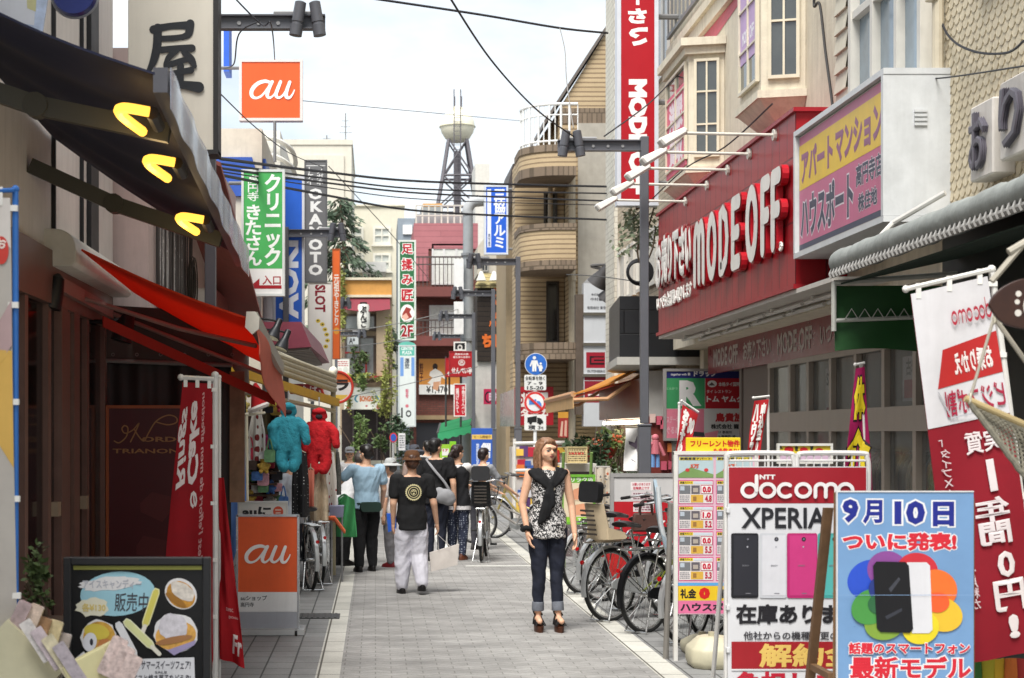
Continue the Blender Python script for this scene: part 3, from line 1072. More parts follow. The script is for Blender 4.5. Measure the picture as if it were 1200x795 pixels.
# ---------------------------------------------------------------- left row and the far end
white_w = M((214,210,198),rough=.8,var=.06,dirt=.3)
b = thing('cake_shop_building','pale cake shop building above the red awning with a dark glazed shop front','building',(-2.4,10,0))
m = MB()
m.box(-8,-2.3,1,14.2,2.98,7.5)
m.box(-8,-2.3,1,9.5,0,2.975)
m.box(-8,-5.0,9.51,14.2,0,2.975)
m.build('wall',M((222,216,210),rough=.8,var=.05,dirt=.25),b)
m = MB()
m.box(-5.0,-2.3,13.85,14.2,0,2.97)
m.build('end_wall',(52,40,36),b)
m = MB()
m.box(-4.98,-2.31,6,13.84,.01,.03)
m.build('shop_floor',(70,52,44),b)
fr = FACER((-2.3,0,0))
wood = M((112,84,74),rough=.45,var=.15,scale=4)
m = MB()
for y in (9.6,10.5,11.25,11.95,12.75,13.6):
 m.fbox(fr,y - .05,y + .05,0,2.6,-.05,.04)
for y in (11.72,12.2):
 m.fbox(fr,y - .11,y + .11,0,2.6,-.04,.055)
m.fbox(fr,6,13.8,2.6,2.97,-.06,.06)
m.fbox(fr,6,13.8,0,.12,-.045,.06)
o = m.build('door_frame',wood,b)
for y0,y1 in ((9.65,10.45),(10.55,11.2),(11.3,11.6),(12.31,12.7),(12.8,13.55)):
 m = MB()
 m.fbox(fr,y0,y1,.12,2.6,-.01,0)
 m.build('pane',M((30,22,20),rough=.03,var=.2,scale=1,spec=1,key='dark_glass',alpha=.72),o)
for y in (11.35,12.45):
 m = MB()
 m.fbox(fr,y - .05,y + .05,1.12,1.22,.04,.09)
 m.build('handle',(150,132,110),o)
m = MB()
for y in (11.5,12.6):
 m.box(-2.298,-2.27,y,y + .03,3.0,7.3)
m.box(-2.298,-2.26,12.9,13.25,3.0,7.3)
m.build('black_pipe',(34,33,34),b)
m = MB()
m.box(-2.298,-2.265,12.0,12.25,4.9,7.3)
m.build('red_strip',(110,40,36),b)
# glazed counter and lit shelf inside
t = thing('display_counter','dim display counter behind the dark glass of the cake shop','counter',(-3.4,11.8,.03))
m = MB()
m.box(-3.8,-3.1,10.4,13.4,.03,.8)
m.build('base',(84,58,48),t)
m = MB()
m.box(-3.78,-3.12,10.42,13.38,.802,1.2)
m.build('glass_case',M((160,140,110),rough=.1,alpha=.4),t)
# --- variety shop
b = thing('variety_shop_building','pinkish variety shop building with cables and meter boxes behind the hanging costumes','building',(-2.3,18.5,0))
m = MB()
m.box(-7,-2.0,14.3,23.2,2.7,5.1)
m.box(-7,-4.6,14.3,23.2,0,2.695)
m.box(-4.6,-2.0,14.25,14.45,0,2.69)
m.box(-4.6,-2.0,23.0,23.19,0,2.69)
m.build('wall',M((206,186,180),rough=.8,var=.06,dirt=.3),b)
m = MB()
m.box(-4.58,-2.02,14.46,22.99,.012,.03)
m.build('shop_floor',(100,92,84),b)
m = MB()
m.box(-4.58,-4.5,14.5,22.95,.035,2.6)
m.build('inner_wall',M((110,92,78),rough=.8,var=.3,scale=3),b)
m = MB()
r = random.Random(3)
for i in range(16):
 y = 14.7 + i * .17 + r.uniform(-.04,.04)
 m.tube(smooth_path([(-1.97,y,5.0),(-1.96,y + r.uniform(-.05,.05),4.2),(-1.97,y + r.uniform(-.1,.1),3.4),(-1.96,y,2.8)],4),r.choice([.008,.012,.02]),5)
m.build('cable_bundle',M((70,68,66),rough=.5),b)
m = MB()
for i in range(4):
 m.fbox(FACER((-2.0,0,0)),14.75 + i * .5,15.1 + i * .5,2.85,4.9,.003,.035)
m.build('vinyl_panel',M((150,148,146),rough=.25,var=.3,scale=9,spec=.8),b)
m = MB()
for i in range(9):
 r0 = .22 + r.uniform(-.04,.04)
 m.ring((-1.93 + i * .006,16.9 + r.uniform(-.04,.04),3.28 + r.uniform(-.03,.03)),r0,.007,(0,1,0),(0,0,1),24,5)
m.build('cable_coil',(58,52,44),b)
m = MB()
m.rbox(FACER((-2.0,0,0)),17.8,18.15,2.75,3.3,.003,.16,.06)
m.rbox(FACER((-2.0,0,0)),18.3,18.6,2.75,3.25,.003,.15,.06)
m.build('meter_box',(210,208,200),b,bevel=.01)
m = MB()
m.fbox(FACER((-2.0,0,0)),19.0,21.0,2.72,3.4,.003,.12)
m.build('red_panel',M((140,66,60),rough=.6,dirt=.3),b)
m = MB()
m.hexa([(-2.0,15.2,4.42),(-1.45,15.2,4.2),(-1.45,21.5,3.0),(-2.0,21.5,3.2),(-2.0,15.2,4.46),(-1.45,15.2,4.24),(-1.45,21.5,3.04),(-2.0,21.5,3.24)])
m.build('sloping_fascia',M((150,84,78),rough=.6,dirt=.3),b)
# --- building with blue bands
b = thing('blue_banded_building','beige building with blue cladding bands behind the orange square sign','building',(-2.6,29,0))
m = MB()
m.box(-7,-1.75,25,33,0,6.4)
m.build('wall',M((206,200,184),rough=.8,dirt=.2),b)
m = MB()
fr = FRONT((0,25,0))
m.prism(fr,[(-4,5.95),(-1.9,5.95),(-1.72,5.35),(-4,5.35)],.003,.06)
m.prism(fr,[(-1.95,5.34),(-1.72,5.34),(-1.5,4.1),(-1.72,4.1)],.003,.5)
m.fbox(FACER((-1.75,0,0)),25.1,33,5.35,5.95,.003,.05)
m.build('blue_cladding',M((52,88,170),rough=.4),b)
m = MB()
m.fbox(fr,-2.5,-1.76,3.3,3.9,.003,.02)
m.build('dark_opening',(86,84,80),b)
m = MB()
m.box(-1.74,-1.6,25.2,25.34,2.0,4.6)
m.build('down_pipe',(120,122,124),b)
for i in range(3):
 window(b,FACER((-1.75,0,0)),26 + i * 2.3,27.6 + i * 2.3,3.3,4.7,2,1)
t = thing('blue_pillar_sign','tall narrow blue sign edge rising behind the cream brush lettered sign','sign',P(265,84,26.5))
m = MB()
a,c = P(262,84,26.5),P(268.5,20,26.5)
m.box(a.x,c.x,26.5,27.0,a.z,c.z)
m.build('panel',(46,96,200),t)
b = thing('white_pipe_building','white building with looping roof pipes below the orange square sign','building',(-2.4,38,0))
m = MB()
m.box(-8,-1.95,33.2,44,0,7.9)
m.build('wall',M((216,214,206),rough=.8,dirt=.2),b)
m = MB()
fr = FRONT((0,33.2,0))
for i,z in enumerate((7.7,7.35,7.0,6.65)):
 m.tube(smooth_path([(-2.7,33.1,z),(-2.1,33.0,z),(-1.75,33.3,z - .15),(-1.7,34.5,z - .2),(-1.8,36,z - .1)],5),.05,6)
m.tube([(-2.35,33.0,4),(-2.35,33.0,7.8)],.06,8)
m.build('roof_pipe',(206,204,196),b)
for i in range(4):
 window(b,FACER((-1.95,0,0)),34 + i * 2.4,35.6 + i * 2.4,3.6,5.0,2,1)
b = thing('cream_tower_block','tall plain cream block behind the grey vertical sign with roof aerials','building',(-2.5,77,0))
m = MB()
x0,x1 = (345 - CX) * 76 / F,(412 - CX) * 76 / F
zt = EYE + (508 - 170) * 76 / F
m.box(x0 - 6,x1,76,86,0,zt)
m.box(x0 - 6,x1 + .05,75.95,86,zt + .002,zt + .25)
m.box(x0 + .25,x1 - .35,75.9,75.99,zt - 5,zt - .5)
m.build('wall',M((214,208,192),rough=.8,var=.04,dirt=.15),b)
m = MB()
for px,h in ((383,20),(405,46)):
 x = (px - CX) * 78 / F
 m.tube([(x,78,zt),(x,78,zt + h * 78 / F)],.03,5)
 for k in range(3):
  z = zt + h * 78 / F * (.5 + .15 * k)
  m.tube([(x - .3 + k * .06,78,z),(x + .3 - k * .06,78,z)],.015,4)
m.build('aerial',(120,120,120),b)
b = thing('cream_office_block','low cream office block with white framed windows behind the cedar tree','building',(1,88,0))
fr = FRONT((0,88,0))
def F88(px,py): return ((px - CX) * 88 / F,EYE + (HY - py) * 88 / F)
m = MB()
m.fbox(fr,F88(395,0)[0],F88(474,0)[0],0,F88(0,242)[1],-10,0)
m.fbox(fr,F88(395,0)[0],F88(474.5,0)[0],F88(0,242)[1] + .002,F88(0,240)[1],-10,.1)
m.build('wall',M((216,210,190),rough=.8,var=.04,dirt=.15),b)
for px0,px1 in ((405,426),(437,458)):
 for y0,y1 in ((287,266),(318,297),(349,328)):
  p,q = F88(px0,y0),F88(px1,y1)
  wd = window(b,fr,p[0],q[0],p[1],q[1],2,2,(226,222,208),M((196,200,194),rough=.3),fw=.12,out=.1,bars=.06,sill=True)
m = MB()
p,q = F88(425,325),F88(452,314)
m.fbox(fr,p[0],q[0],p[1],q[1],.2,3)
m.build('roof_box',(222,220,214),b)
b = thing('grey_roof_house','small grey topped house between the cream office and the brick building','building',(2,76,0))
m = MB()
fr = FRONT((0,76,0))
m.fbox(fr,(466 - CX) * 76 / F,(487 - CX) * 76 / F,0,EYE + (508 - 256) * 76 / F,-5,0)
m.build('wall',(136,146,154),b)
m = MB()
m.fbox(fr,(472 - CX) * 76 / F,(483 - CX) * 76 / F,EYE + (508 - 275) * 76 / F,EYE + (508 - 264) * 76 / F,.003,.1)
m.build('white_patch',(226,226,222),b)
# --- restaurant closing the view on the left
b = thing('restaurant_building','narrow restaurant with a mustard parapet and creeper covered glass front','building',((430 - CX) * 60 / F,60,0))
fr = FRONT((0,60,0))
def F60(px,py): return ((px - CX) * 60 / F,EYE + (HY - py) * 60 / F)
def fb(m,x0,y0,x1,y1,z0,z1):
 p,q = F60(x0,y1),F60(x1,y0)
 m.fbox(fr,p[0],q[0],p[1],q[1],z0,z1)
m = MB()
fb(m,398,326,460,510,-8,-.6)
fb(m,441,352,459,470,-.598,.0)
m.build('wall',M((176,156,130),rough=.8,dirt=.25),b)
m = MB()
fb(m,400,329,459,346,-.599,.1)
m.build('parapet',M((196,142,72),rough=.7,dirt=.1),b)
m = MB()
fb(m,400,346.2,459,349,-.599,.2)
fb(m,400,326,459,328.8,-.599,.2)
m.build('coping',(206,196,172),b)
m = MB()
p,q = F60(402,364),F60(457,350)
zt_,zb_ = q[1],p[1]
m.sheet(lambda u,v: fr.pt(p[0] + (q[0] - p[0]) * u,zt_ + (zb_ - zt_) * v - (.08 * math.sin(u * PI) * v),.1 + v * .45),8,4,.02)
m.build('maroon_awning',M((124,44,56),rough=.7),b)
for (x0,y0,x1,y1) in ((402,367,441,387),(403,393,440,444)):
 p,q = F60(x0,y1),F60(x1,y0)
 window(b,FRONT((0,60.55,0)),p[0],q[0],p[1],q[1],2,1,(96,84,74),M((132,138,136),rough=.15,var=.3,scale=2,spec=1),fw=.08)
m = MB()
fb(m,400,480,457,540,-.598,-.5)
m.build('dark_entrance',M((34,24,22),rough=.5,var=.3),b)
m = MB()
fb(m,428,412,430,440,-.4,-.3)
fb(m,404,412,430,414,-.4,-.3)
fb(m,402,441,459,444,-.4,.4)
m.build('red_rail',(150,40,44),b)
m = MB()
for x in (441,458,413):
 fb(m,x,444,x + 1.5,540,-.4,-.25)
m.build('post',(70,62,60),b)
sign('restaurant_sign','white signboard with small orange letters and blue scrolls over the dark entrance','sign',(403,454,446,480),59.4,(226,226,216),(190,186,170),.1,
     [('t','BONGO',421.5,464,437.5,471,(206,110,50),{'bold': .05}),('t','（',415,463,420,472,(80,140,160),{'bold': .05}),('t','）',439,463,444,472,(80,140,160),{'bold': .05}),('e',406,475,411,479.5,(190,90,80)),('e',441,475,445,479.5,(190,90,80)),('e',428,475,431,477,(190,90,90))])
t = thing('paper_lantern','white paper lantern with black brush characters in the restaurant window','lantern',P(426,388,59.6))
c = P(426,372,59.6)
m = MB()
m.lathe([(.12,-.48),(.2,-.46),(.23,-.3),(.24,0),(.23,.3),(.2,.46),(.12,.48)],c,16)
m.build('shade',(220,218,208),t)
m = MB()
m.lathe([(.13,.481),(.13,.55)],c,12)
m.lathe([(.13,-.55),(.13,-.481)],c,12)
m.build('cap',(30,28,28),t)
m = MB()
f2 = FRONT((c.x,c.y - .245,c.z))
add_text(m,FM(f2),'ぶんご',-.13,-.4,.13,.4,0,.05,.004,vert=True)
m.build('lettering',(28,26,26),t)
sign('menu_board','small white paper board beside the creeper over the restaurant entrance','board',(393,420,410,439),59,(222,222,212),(120,118,110),.05,
     printed_lines(395,423,408,430,3,(180,110,110)) + [('e',402,430,408,437,(200,202,190)),('e',396,431,401,437,(206,200,190))])
sign('letter_plaque','tiny grey plaque with a single letter on the restaurant railing','sign',(407,395,420,404),59.8,(196,200,200),None,.04,[('t','A*',409,396,416,403,(40,40,44),{'bold': .03})])
# ---------------------------------------------------------------- foliage
def leaf_mass(m,c,rad,n,size,r,droop=0,squash=1):
 """n leaf faces spread unevenly through an ellipsoid, a little below and inside its outline too"""
 c = Vector(c)
 rx,ry,rz = rad
 lobes = [(Vector((r.gauss(0,.42),r.gauss(0,.42),r.gauss(0,.42))),r.uniform(.22,.5)) for _ in range(9)]
 for _ in range(n):
  lo,lr = r.choice(lobes)
  d = lo + Vector((r.gauss(0,1),r.gauss(0,1),r.gauss(0,1))).normalized() * lr * r.random() ** .4
  p = c + Vector((d.x * rx,d.y * ry,d.z * rz))
  a = Vector((r.gauss(0,1),r.gauss(0,1),r.gauss(0,.6) - droop)).normalized()
  bb = a.orthogonal().normalized()
  bb = (Matrix.Rotation(r.uniform(0,6.28),3,a) @ bb)
  s = size * r.uniform(.6,1.4)
  m.add([p,p + a * s * .5 + bb * s * .28 * squash,p + a * s,p + a * s * .5 - bb * s * .28 * squash],[(0,1,2,3)])
leaf_g = [M((74,92,50),rough=.6,var=.35,scale=3,key='leaf'),M((92,112,58),rough=.6,var=.35,scale=3,key='leaf'),M((52,72,46),rough=.6,var=.35,scale=3,key='leaf'),M((136,140,70),rough=.6,var=.3,scale=3,key='leaf')]
bark = M((84,70,56),rough=.9,var=.25,scale=12,bump=.6,bscale=30)
# deodar cedar behind the signs
Y = 71
base = P(404,508,Y); base.z = 0
t = thing('cedar_tree','drooping dark green cedar tree rising behind the mustard topped restaurant','tree',base)
m = MB()
topz = P(404,232,Y).z
m.tube([(base.x + .25,Y,0),(base.x + .2,Y,topz * .6),(base.x - .2,Y,topz)],[.28,.16,.03],8)
m.build('trunk',bark,t)
m = MB()
br = MB()
r = random.Random(11)
z = topz - .2
while z > 5.6:
 fall = (topz - z)
 L = min(3.0,.35 + fall * .42)
 for k in range(5):
  a = r.uniform(0,2 * PI)
  l = L * r.uniform(.55,1.1)
  o = Vector((base.x - .2 + .4 * fall / 9,Y,z + r.uniform(-.15,.15)))
  pts = [o + Vector((math.cos(a) * l * s,math.sin(a) * l * s * .8,.12 * l * s - .55 * l * s * s)) for s in (0,.3,.6,.85,1)]
  br.tube(pts,[.04,.03,.025,.015,.008],4,False)
  for s in range(int(16 + 34 * l)):
   q = r.random() ** .7
   i = min(3,int(q * 4))
   p = pts[i].lerp(pts[i + 1],q * 4 - i) + Vector((r.gauss(0,.13),r.gauss(0,.13),r.gauss(0,.05)))
   d = Vector((math.cos(a) + r.gauss(0,.5),math.sin(a) + r.gauss(0,.5),-.75 + r.gauss(0,.3))).normalized()
   sd = d.orthogonal().normalized() * .05
   ll = r.uniform(.18,.42)
   m.add([p,p + d * ll * .5 + sd,p + d * ll,p + d * ll * .5 - sd],[(0,1,2,3)])
 z -= r.uniform(.28,.42)
br.build('limbs',bark,t)
m.cur = 0
m.build('crown',M((70,86,66),rough=.65,var=.45,scale=2.2,key='cedar_needle'),t,smooth=0)
def shrub(name,label,cat,c,rad,n,size,mat,seed,trunk=None,droop=0,group=None):
 r = random.Random(seed)
 c = Vector(c)
 t = thing(name,label,cat,(c.x,c.y,c.z - rad[2] if trunk is None else trunk),group=group)
 m = MB()
 leaf_mass(m,c,rad,n,size,r,droop)
 m.build('foliage',mat,t,smooth=0)
 m = MB()
 z0 = trunk if trunk is not None else c.z - rad[2]
 for k in range(4):
  m.tube(smooth_path([(c.x + .02 * k,c.y,z0),(c.x + r.gauss(0,.2) * rad[0],c.y + r.gauss(0,.2) * rad[1],(z0 + c.z) / 2),(c.x + r.gauss(0,.5) * rad[0],c.y + r.gauss(0,.5) * rad[1],c.z + rad[2] * r.uniform(0,.7))],4),[.03 * max(.3,rad[0])] * 9,5)
 m.build('stem',bark,t)
 return t
# creepers on the restaurant
shrub('creeper','yellow green creeper hanging down left of the restaurant windows','creeper',P(401,360,59.5),(.16,.3,2.6),700,.13,leaf_g[3],1)
shrub('creeper','bushy yellow creeper trailing over the right end of the white restaurant sign','creeper',P(452,465,59),(.3,.3,.9),600,.12,leaf_g[3],2)
shrub('creeper','creeper strip climbing the pillar right of the restaurant windows','creeper',P(455,412,59.3),(.24,.3,1.5),600,.13,leaf_g[3],3)
shrub('creeper','small creeper dangling over the left end of the white restaurant sign','creeper',P(409,462,59),(.13,.3,.8),260,.11,leaf_g[3],4)
shrub('creeper','flat creeper lying along the ledge above the white restaurant sign','creeper',P(430,444,59.1),(.9,.3,.13),420,.1,leaf_g[3],5)
shrub('window_plant','green pot plant bushing up behind the red rail of the restaurant','plant',P(419,425,59.6),(.35,.3,.75),420,.14,leaf_g[0],6)
shrub('twig_bush','leggy grey green twigs growing behind the tall lamp post beside the red vertical sign','bush',P(752,268,24),(.45,.4,.65),520,.09,M((128,138,112),rough=.7,var=.3),7,droop=.3)
shrub('potted_conifer','loose pale green conifer standing in front of the dark restaurant entrance','conifer',P(417,512,52),(.42,.4,1.1),1500,.11,leaf_g[1],8,trunk=0)
shrub('bush','dark green bush at the foot of the white vertical sign','bush',P(470,508,56),(.4,.4,.9),500,.15,leaf_g[2],9,trunk=0)
shrub('bush','low green bush between the crowd and the restaurant entrance','bush',P(452,515,54),(.45,.4,.5),400,.15,leaf_g[0],10,trunk=0)
# ---------------------------------------------------------------- water tower
Y = 150
k = Y / F
def W(px,py): return ((px - CX) * k,EYE + (HY - py) * k)
cx,cz = W(536,149)
t = thing('water_tower','cream ball shaped water tank on a steel lattice tower above the far roofs','water tower',(cx,Y,0))
m = MB()
rr = 20.5 * k
m.lathe([(.05,-rr * .92),(rr * .35,-rr * .88),(rr * .7,-rr * .66),(rr * .92,-rr * .3),(rr,0),(rr,.02),(rr * .97,rr * .26),(rr * .87,rr * .5),(rr * .7,rr * .72),(rr * .48,rr * .88),(rr * .34,rr * .93),(rr * .32,rr * 1.08),(rr * .2,rr * 1.16),(.05,rr * 1.18)],(cx,Y,cz),32)
m.build('tank',M((236,230,206),rough=.5,var=.05,dirt=.12),t)
m = MB()
m.lathe([(rr + .005,-.05),(rr + .07,-.04),(rr + .07,.03),(rr + .005,.04)],(cx,Y,cz),32)
m.build('rim',(204,198,172),t)
steel = M((98,94,98),rough=.6)
m = MB()
zt_ = W(0,165)[1]
zb_ = W(0,246)[1]
hw0,hw1 = 10.5 * k,24 * k
lv = [(zt_,hw0),(W(0,208)[1],hw0 + (hw1 - hw0) * .5),(zb_,hw1),(0,hw1 + (hw1 - hw0) * 1.0)]
for (za,ha),(zb2,hb) in zip(lv,lv[1:]):
 for sx in (-1,1):
  for sy in (-1,1):
   m.tube([(cx + sx * ha,Y + sy * ha,za),(cx + sx * hb,Y + sy * hb,zb2)],.17,6)
 for (ax,ay),(bx,by) in (((-1,-1),(1,-1)),((1,-1),(1,1)),((1,1),(-1,1)),((-1,1),(-1,-1))):
  m.tube([(cx + ax * ha,Y + ay * ha,za),(cx + bx * hb,Y + by * hb,zb2)],.08,5)
  m.tube([(cx + bx * ha,Y + by * ha,za),(cx + ax * hb,Y + ay * hb,zb2)],.08,5)
  m.tube([(cx + ax * hb,Y + ay * hb,zb2),(cx + bx * hb,Y + by * hb,zb2)],.12,5)
m.build('lattice_leg',steel,t)
m = MB()
m.tube([(cx,Y,zt_ - 1),(cx,Y,zb_ - 6)],.35,8)
for s in (-.3,.3):
 m.tube([(cx + s - .1,Y - rr - .3,zb_ - 4),(cx + s - .1,Y - rr - .3,W(0,110)[1])],.05,5)
for i in range(30):
 z = zb_ - 4 + i * .42
 m.tube([(cx - .4,Y - rr - .3,z),(cx + .2,Y - rr - .3,z)],.03,4)
m.build('ladder',steel,t)
m = MB()
for px,top_ in ((533,113),(541,113)):
 x = (px - CX) * k
 m.tube([(x,Y,cz + rr * .9),(x,Y,W(0,top_)[1])],.05,5)
m.build('lightning_rod',steel,t)
# low far roofs under the tower
t = thing('distant_roof_plant','orange and grey rooftop plant below the water tower','roof plant',(W(515,0)[0],100,0))
k1 = 100 / F
m = MB()
m.box((490 - CX) * k1,(560 - CX) * k1,100,108,0,EYE + (508 - 262) * k1)
m.build('wall',(170,160,150),t)
m = MB()
m.box((494 - CX) * k1,(520 - CX) * k1,101,104,EYE + (508 - 262) * k1,EYE + (508 - 240) * k1)
m.build('cooling_unit',(140,142,140),t)
m = MB()
m.box((496 - CX) * k1,(519 - CX) * k1,101,104,EYE + (508 - 239.5) * k1,EYE + (508 - 236) * k1)
m.build('orange_hood',(206,150,74),t)
m = MB()
m.box((571 - CX) * k1,(590 - CX) * k1,112,116,0,EYE + (508 - 192) * 112 / F)
m.build('stair_tower',(206,202,192),t)
# hidden ground floors further along keep the street closed
b = thing('far_white_shop','plain white shop front at the street end behind the crowd','building',((560 - CX) * 68 / F,70,0))
m = MB()
m.box((540 - CX) * 70 / F,(640 - CX) * 70 / F,70,78,0,6)
m.build('wall',M((176,170,160),rough=.8,dirt=.2),b)
# ---------------------------------------------------------------- hanging signs, left row
def bracket(root,pts,r=.025,mat=(120,120,120)):
 m = MB()
 for a,c in pts:
  m.tube([a,c],r,6)
 m.build('bracket',mat,root)
def W2(px,py,Y):
 p = P(px,py,Y)
 return p
Y = 13.0
s_ = sign('shop_sign','tall cream sign with one bold black brush character framed in black','sign',(150,-60,252,176),Y,(206,200,186),None,.22,[],bw=.03)
ink = (30,32,36)
def brush_oku(mb,mapf,z):
 def q(pts): return [(lambda p: (p.x,p.z))(P(x,y,Y)) for x,y in pts]
 s = Y / F
 for pts,wd in (([(180,35),(200,31),(222,30)],[10,8,10]),([(223,28),(221,40),(214,44)],[10,9,7]),([(184,46),(205,45),(216,43)],[7,7,6]),
     ([(185,33),(184,55),(180,72),(174,84)],[10,10,9,5]),
     ([(190,59),(207,57),(225,57)],[8,7,9]),([(206,60),(198,68),(194,76)],[8,7,5]),([(195,78),(212,72),(222,70)],[7,7,6]),([(216,62),(224,70),(228,78)],[7,9,6]),
     ([(212,78),(211,100)],[8,9]),([(197,88),(212,85),(224,83)],[7,7,8]),([(190,103),(212,100),(233,103)],[10,9,13])):
  stroke(mb,mapf,q(pts),[v * s for v in wd],z,.004)
  z += .0012
paint(s_,FRONT((0,Y,0)),[('f',brush_oku,ink)],Y)
m = MB()
fr = FRONT((0,Y,0))
a,c = P(250,180,Y),P(256,-60,Y)
m.fbox(fr,a.x,c.x,a.z,c.z,-.24,.02)
a,c = P(148,181,Y),P(256,176,Y)
m.fbox(fr,a.x,c.x,a.z,c.z,-.24,.021)
m.build('frame',(36,34,34),s_)
t = thing('round_sign','dark blue round sign at the very top beside white wall','sign',P(88,20,10.8))
c = P(88,-6,10.8)
m = MB()
m.lathe([(.1,-.06),(.14,-.06),(.15,-.03),(.15,.03),(.14,.06),(.1,.06)],c,36,(1,0,0),(0,0,1),(0,-1,0))
m.build('disc',M((38,50,112),rough=.3),t)
m = MB()
m.ring(c,.152,.012,(1,0,0),(0,0,1),36,6)
m.build('rim',(150,150,156),t)
bracket(t,[(c + Vector((-.15,0,.06)),c + Vector((-.35,.02,.06)))])
OR = (226,92,40)
s_ = sign('shop_sign','orange square sign with white cursive lettering hung high against the sky','sign',(281,70.5,354,141),24,OR,(216,206,200),.2,
          [('f',lambda mb,mf,z: logo_au(mb,mf,P(291,0,24).x,P(0,116,24).z,P(345,0,24).x,P(0,95.5,24).z,z),(240,238,234))],bw=.03)
bracket(s_,[(P(322,142,24),P(322,190,24)),(P(285,80,24.05),P(258,80,24.05))])
GR = (72,168,88)
s_ = sign('clinic_sign','green and white vertical clinic sign with a red entrance arrow','sign',(283.5,199.5,333,346.5),22,(230,230,226),(206,210,206),.2,
     [('r',285,201,331.5,315,GR),('t','クリニック',310,204,329,312,(236,240,234),{'vert': True,'bold': .035}),('t','高円寺',290,205,303,236,(236,240,234),{'vert': True,'bold': .015}),('t','きたさん',287,240,307,312,(236,240,234),{'vert': True,'bold': .03}),
      ('t','入口',307.5,323,329,334,(160,24,34),{'bold': .02}),('p',[(290,338.5),(304,326.5),(304,334.5),(330,334.5),(330,338.5)],(160,24,34))],bw=.025)
bracket(s_,[(P(285,215,22.1),P(268,215,22.1)),(P(285,320,22.1),P(268,320,22.1))])
BL = (38,96,196)
s_ = sign('shop_sign','blue vertical sign with white sideways capitals half behind the green clinic sign','sign',(321,207.5,356,383),27,BL,(206,208,212),.2,
     [('t','AOKI',327,282,350,374,(228,232,238),{'rot': 90,'bold': .05})],bw=.03)
bracket(s_,[(P(323,240,27.1),P(312,240,27.1))])
s_ = sign('shop_sign','dark grey vertical sign with widely spaced white capitals','sign',(357,188,383,331),30,(104,104,104),(90,90,90),.2,
     [('t','OKAMOTO',361.5,221,378.5,323,(224,224,220),{'vert': True,'bold': .05}),('t','メガネ',371,198,379,217,(220,220,216),{'vert': True,'bold': .02}),('t','トケイ',359.5,196,367,217,(220,220,216),{'vert': True,'bold': .02}),('r',358,194,381,194.8,(220,220,216))],bw=.02)
def cat_marks(mb,mapf,z):
 pass
s_ = sign('shop_sign','white vertical sign with dark red sideways capitals and a yellow spotted pattern','sign',(361,331,389,470),32,(222,218,212),(196,192,184),.2,
     [('t','SLOT',369,334,381.5,366,(130,30,44),{'rot': -90,'bold': .04})] + [('e',x,y,x + 5.5,y + 4.5,(206,180,60)) for x,y in ((370,374),(375,378),(378,384),(380,390),(381,397),(379,404))] + [('e',x,y,x + 2,y + 1.8,(50,44,30)) for x,y in ((371.5,375),(377,379.5),(380,385.5),(382,391.5),(382.5,398.5),(380.5,405.5))],bw=.02)
s_ = sign('shop_sign','slim orange vertical sign with white characters beside the creeper','sign',(389.5,292,398.5,421),36,(224,104,44),(170,90,50),.2,
     [('t','元祖やきとり',391,322,397.5,382,(236,226,214),{'vert': True,'bold': .03}),('e',391,384,397.5,392,(232,160,60))],bw=.015)
t = thing('small_sign','small green board with yellow characters beneath the clinic sign','sign',P(272,342,23.5))
sign('small_sign','','sign',(262,326,283,344),23.5,(70,140,80),None,.08,[('t','ール',264,330,282,342,(226,206,70),{'bold': .03})],parent=t)
s_ = sign('shop_sign','small red board with white characters meaning tobacco under the striped awnings','sign',(340,450,383,462),27.5,(150,30,38),None,.1,[('t','たばこ',353,452,381,461,(232,226,222),{'bold': .03})])
t = thing('round_sign','round white sign with orange and red ring at the awning corner','sign',P(395,473,27))
c = P(395,454,27)
m = MB()
fr = FRONT(c)
rr = 19.5 * 27 / F
m.ell(fr,0,0,rr,rr,-.15,0,36)
m.build('disc',(226,222,216),t)
m = MB()
m.ring(c + Vector((0,-.003,0)),rr * .93,.022,(1,0,0),(0,0,1),40,6)
m.build('rim',(206,60,44),t)
paint(t,fr,[('p',[(rr * .85 * math.cos(R(a)),rr * .85 * math.sin(R(a))) for a in range(20,161,10)],(222,110,50)),('t','ラ',-.02,-.06,.2,.13,(40,36,36),{'bold': .06}),('p',[(rr * .8 * math.cos(R(a)),rr * .8 * math.sin(R(a))) for a in range(215,326,10)],(226,190,80))],0,px=False)
# maroon shop canopy
t = thing('maroon_canopy','maroon boxed canopy with a ribbed grey underside below the blue vertical sign','canopy',(-1.4,26,2.9))
m = MB()
a = [P(312,400,24),P(376,402,26),P(388,419,31),P(330,402,31)]
b2 = [P(312,386,24),P(372,385,26),P(384,398,31),P(330,390,31)]
m.hexa([(-1.75,24,2.92),(-.95,24,2.98),(-.85,30,3.0),(-1.75,30,2.92),(-1.75,24,3.35),(-1.1,24,3.35),(-1.0,30,3.35),(-1.75,30,3.35)])
m.build('cover',M((120,52,66),rough=.5,dirt=.2),t)
m = MB()
for i in range(12):
 m.hexa([(-1.74,24.1 + i * .49,2.88),(-.98,24.1 + i * .49,2.945),(-.98,24.4 + i * .49,2.945),(-1.74,24.4 + i * .49,2.88),(-1.74,24.1 + i * .49,2.915),(-.98,24.1 + i * .49,2.975),(-.98,24.4 + i * .49,2.975),(-1.74,24.4 + i * .49,2.915)])
m.build('ribbed_soffit',M((132,128,122),rough=.6),t)
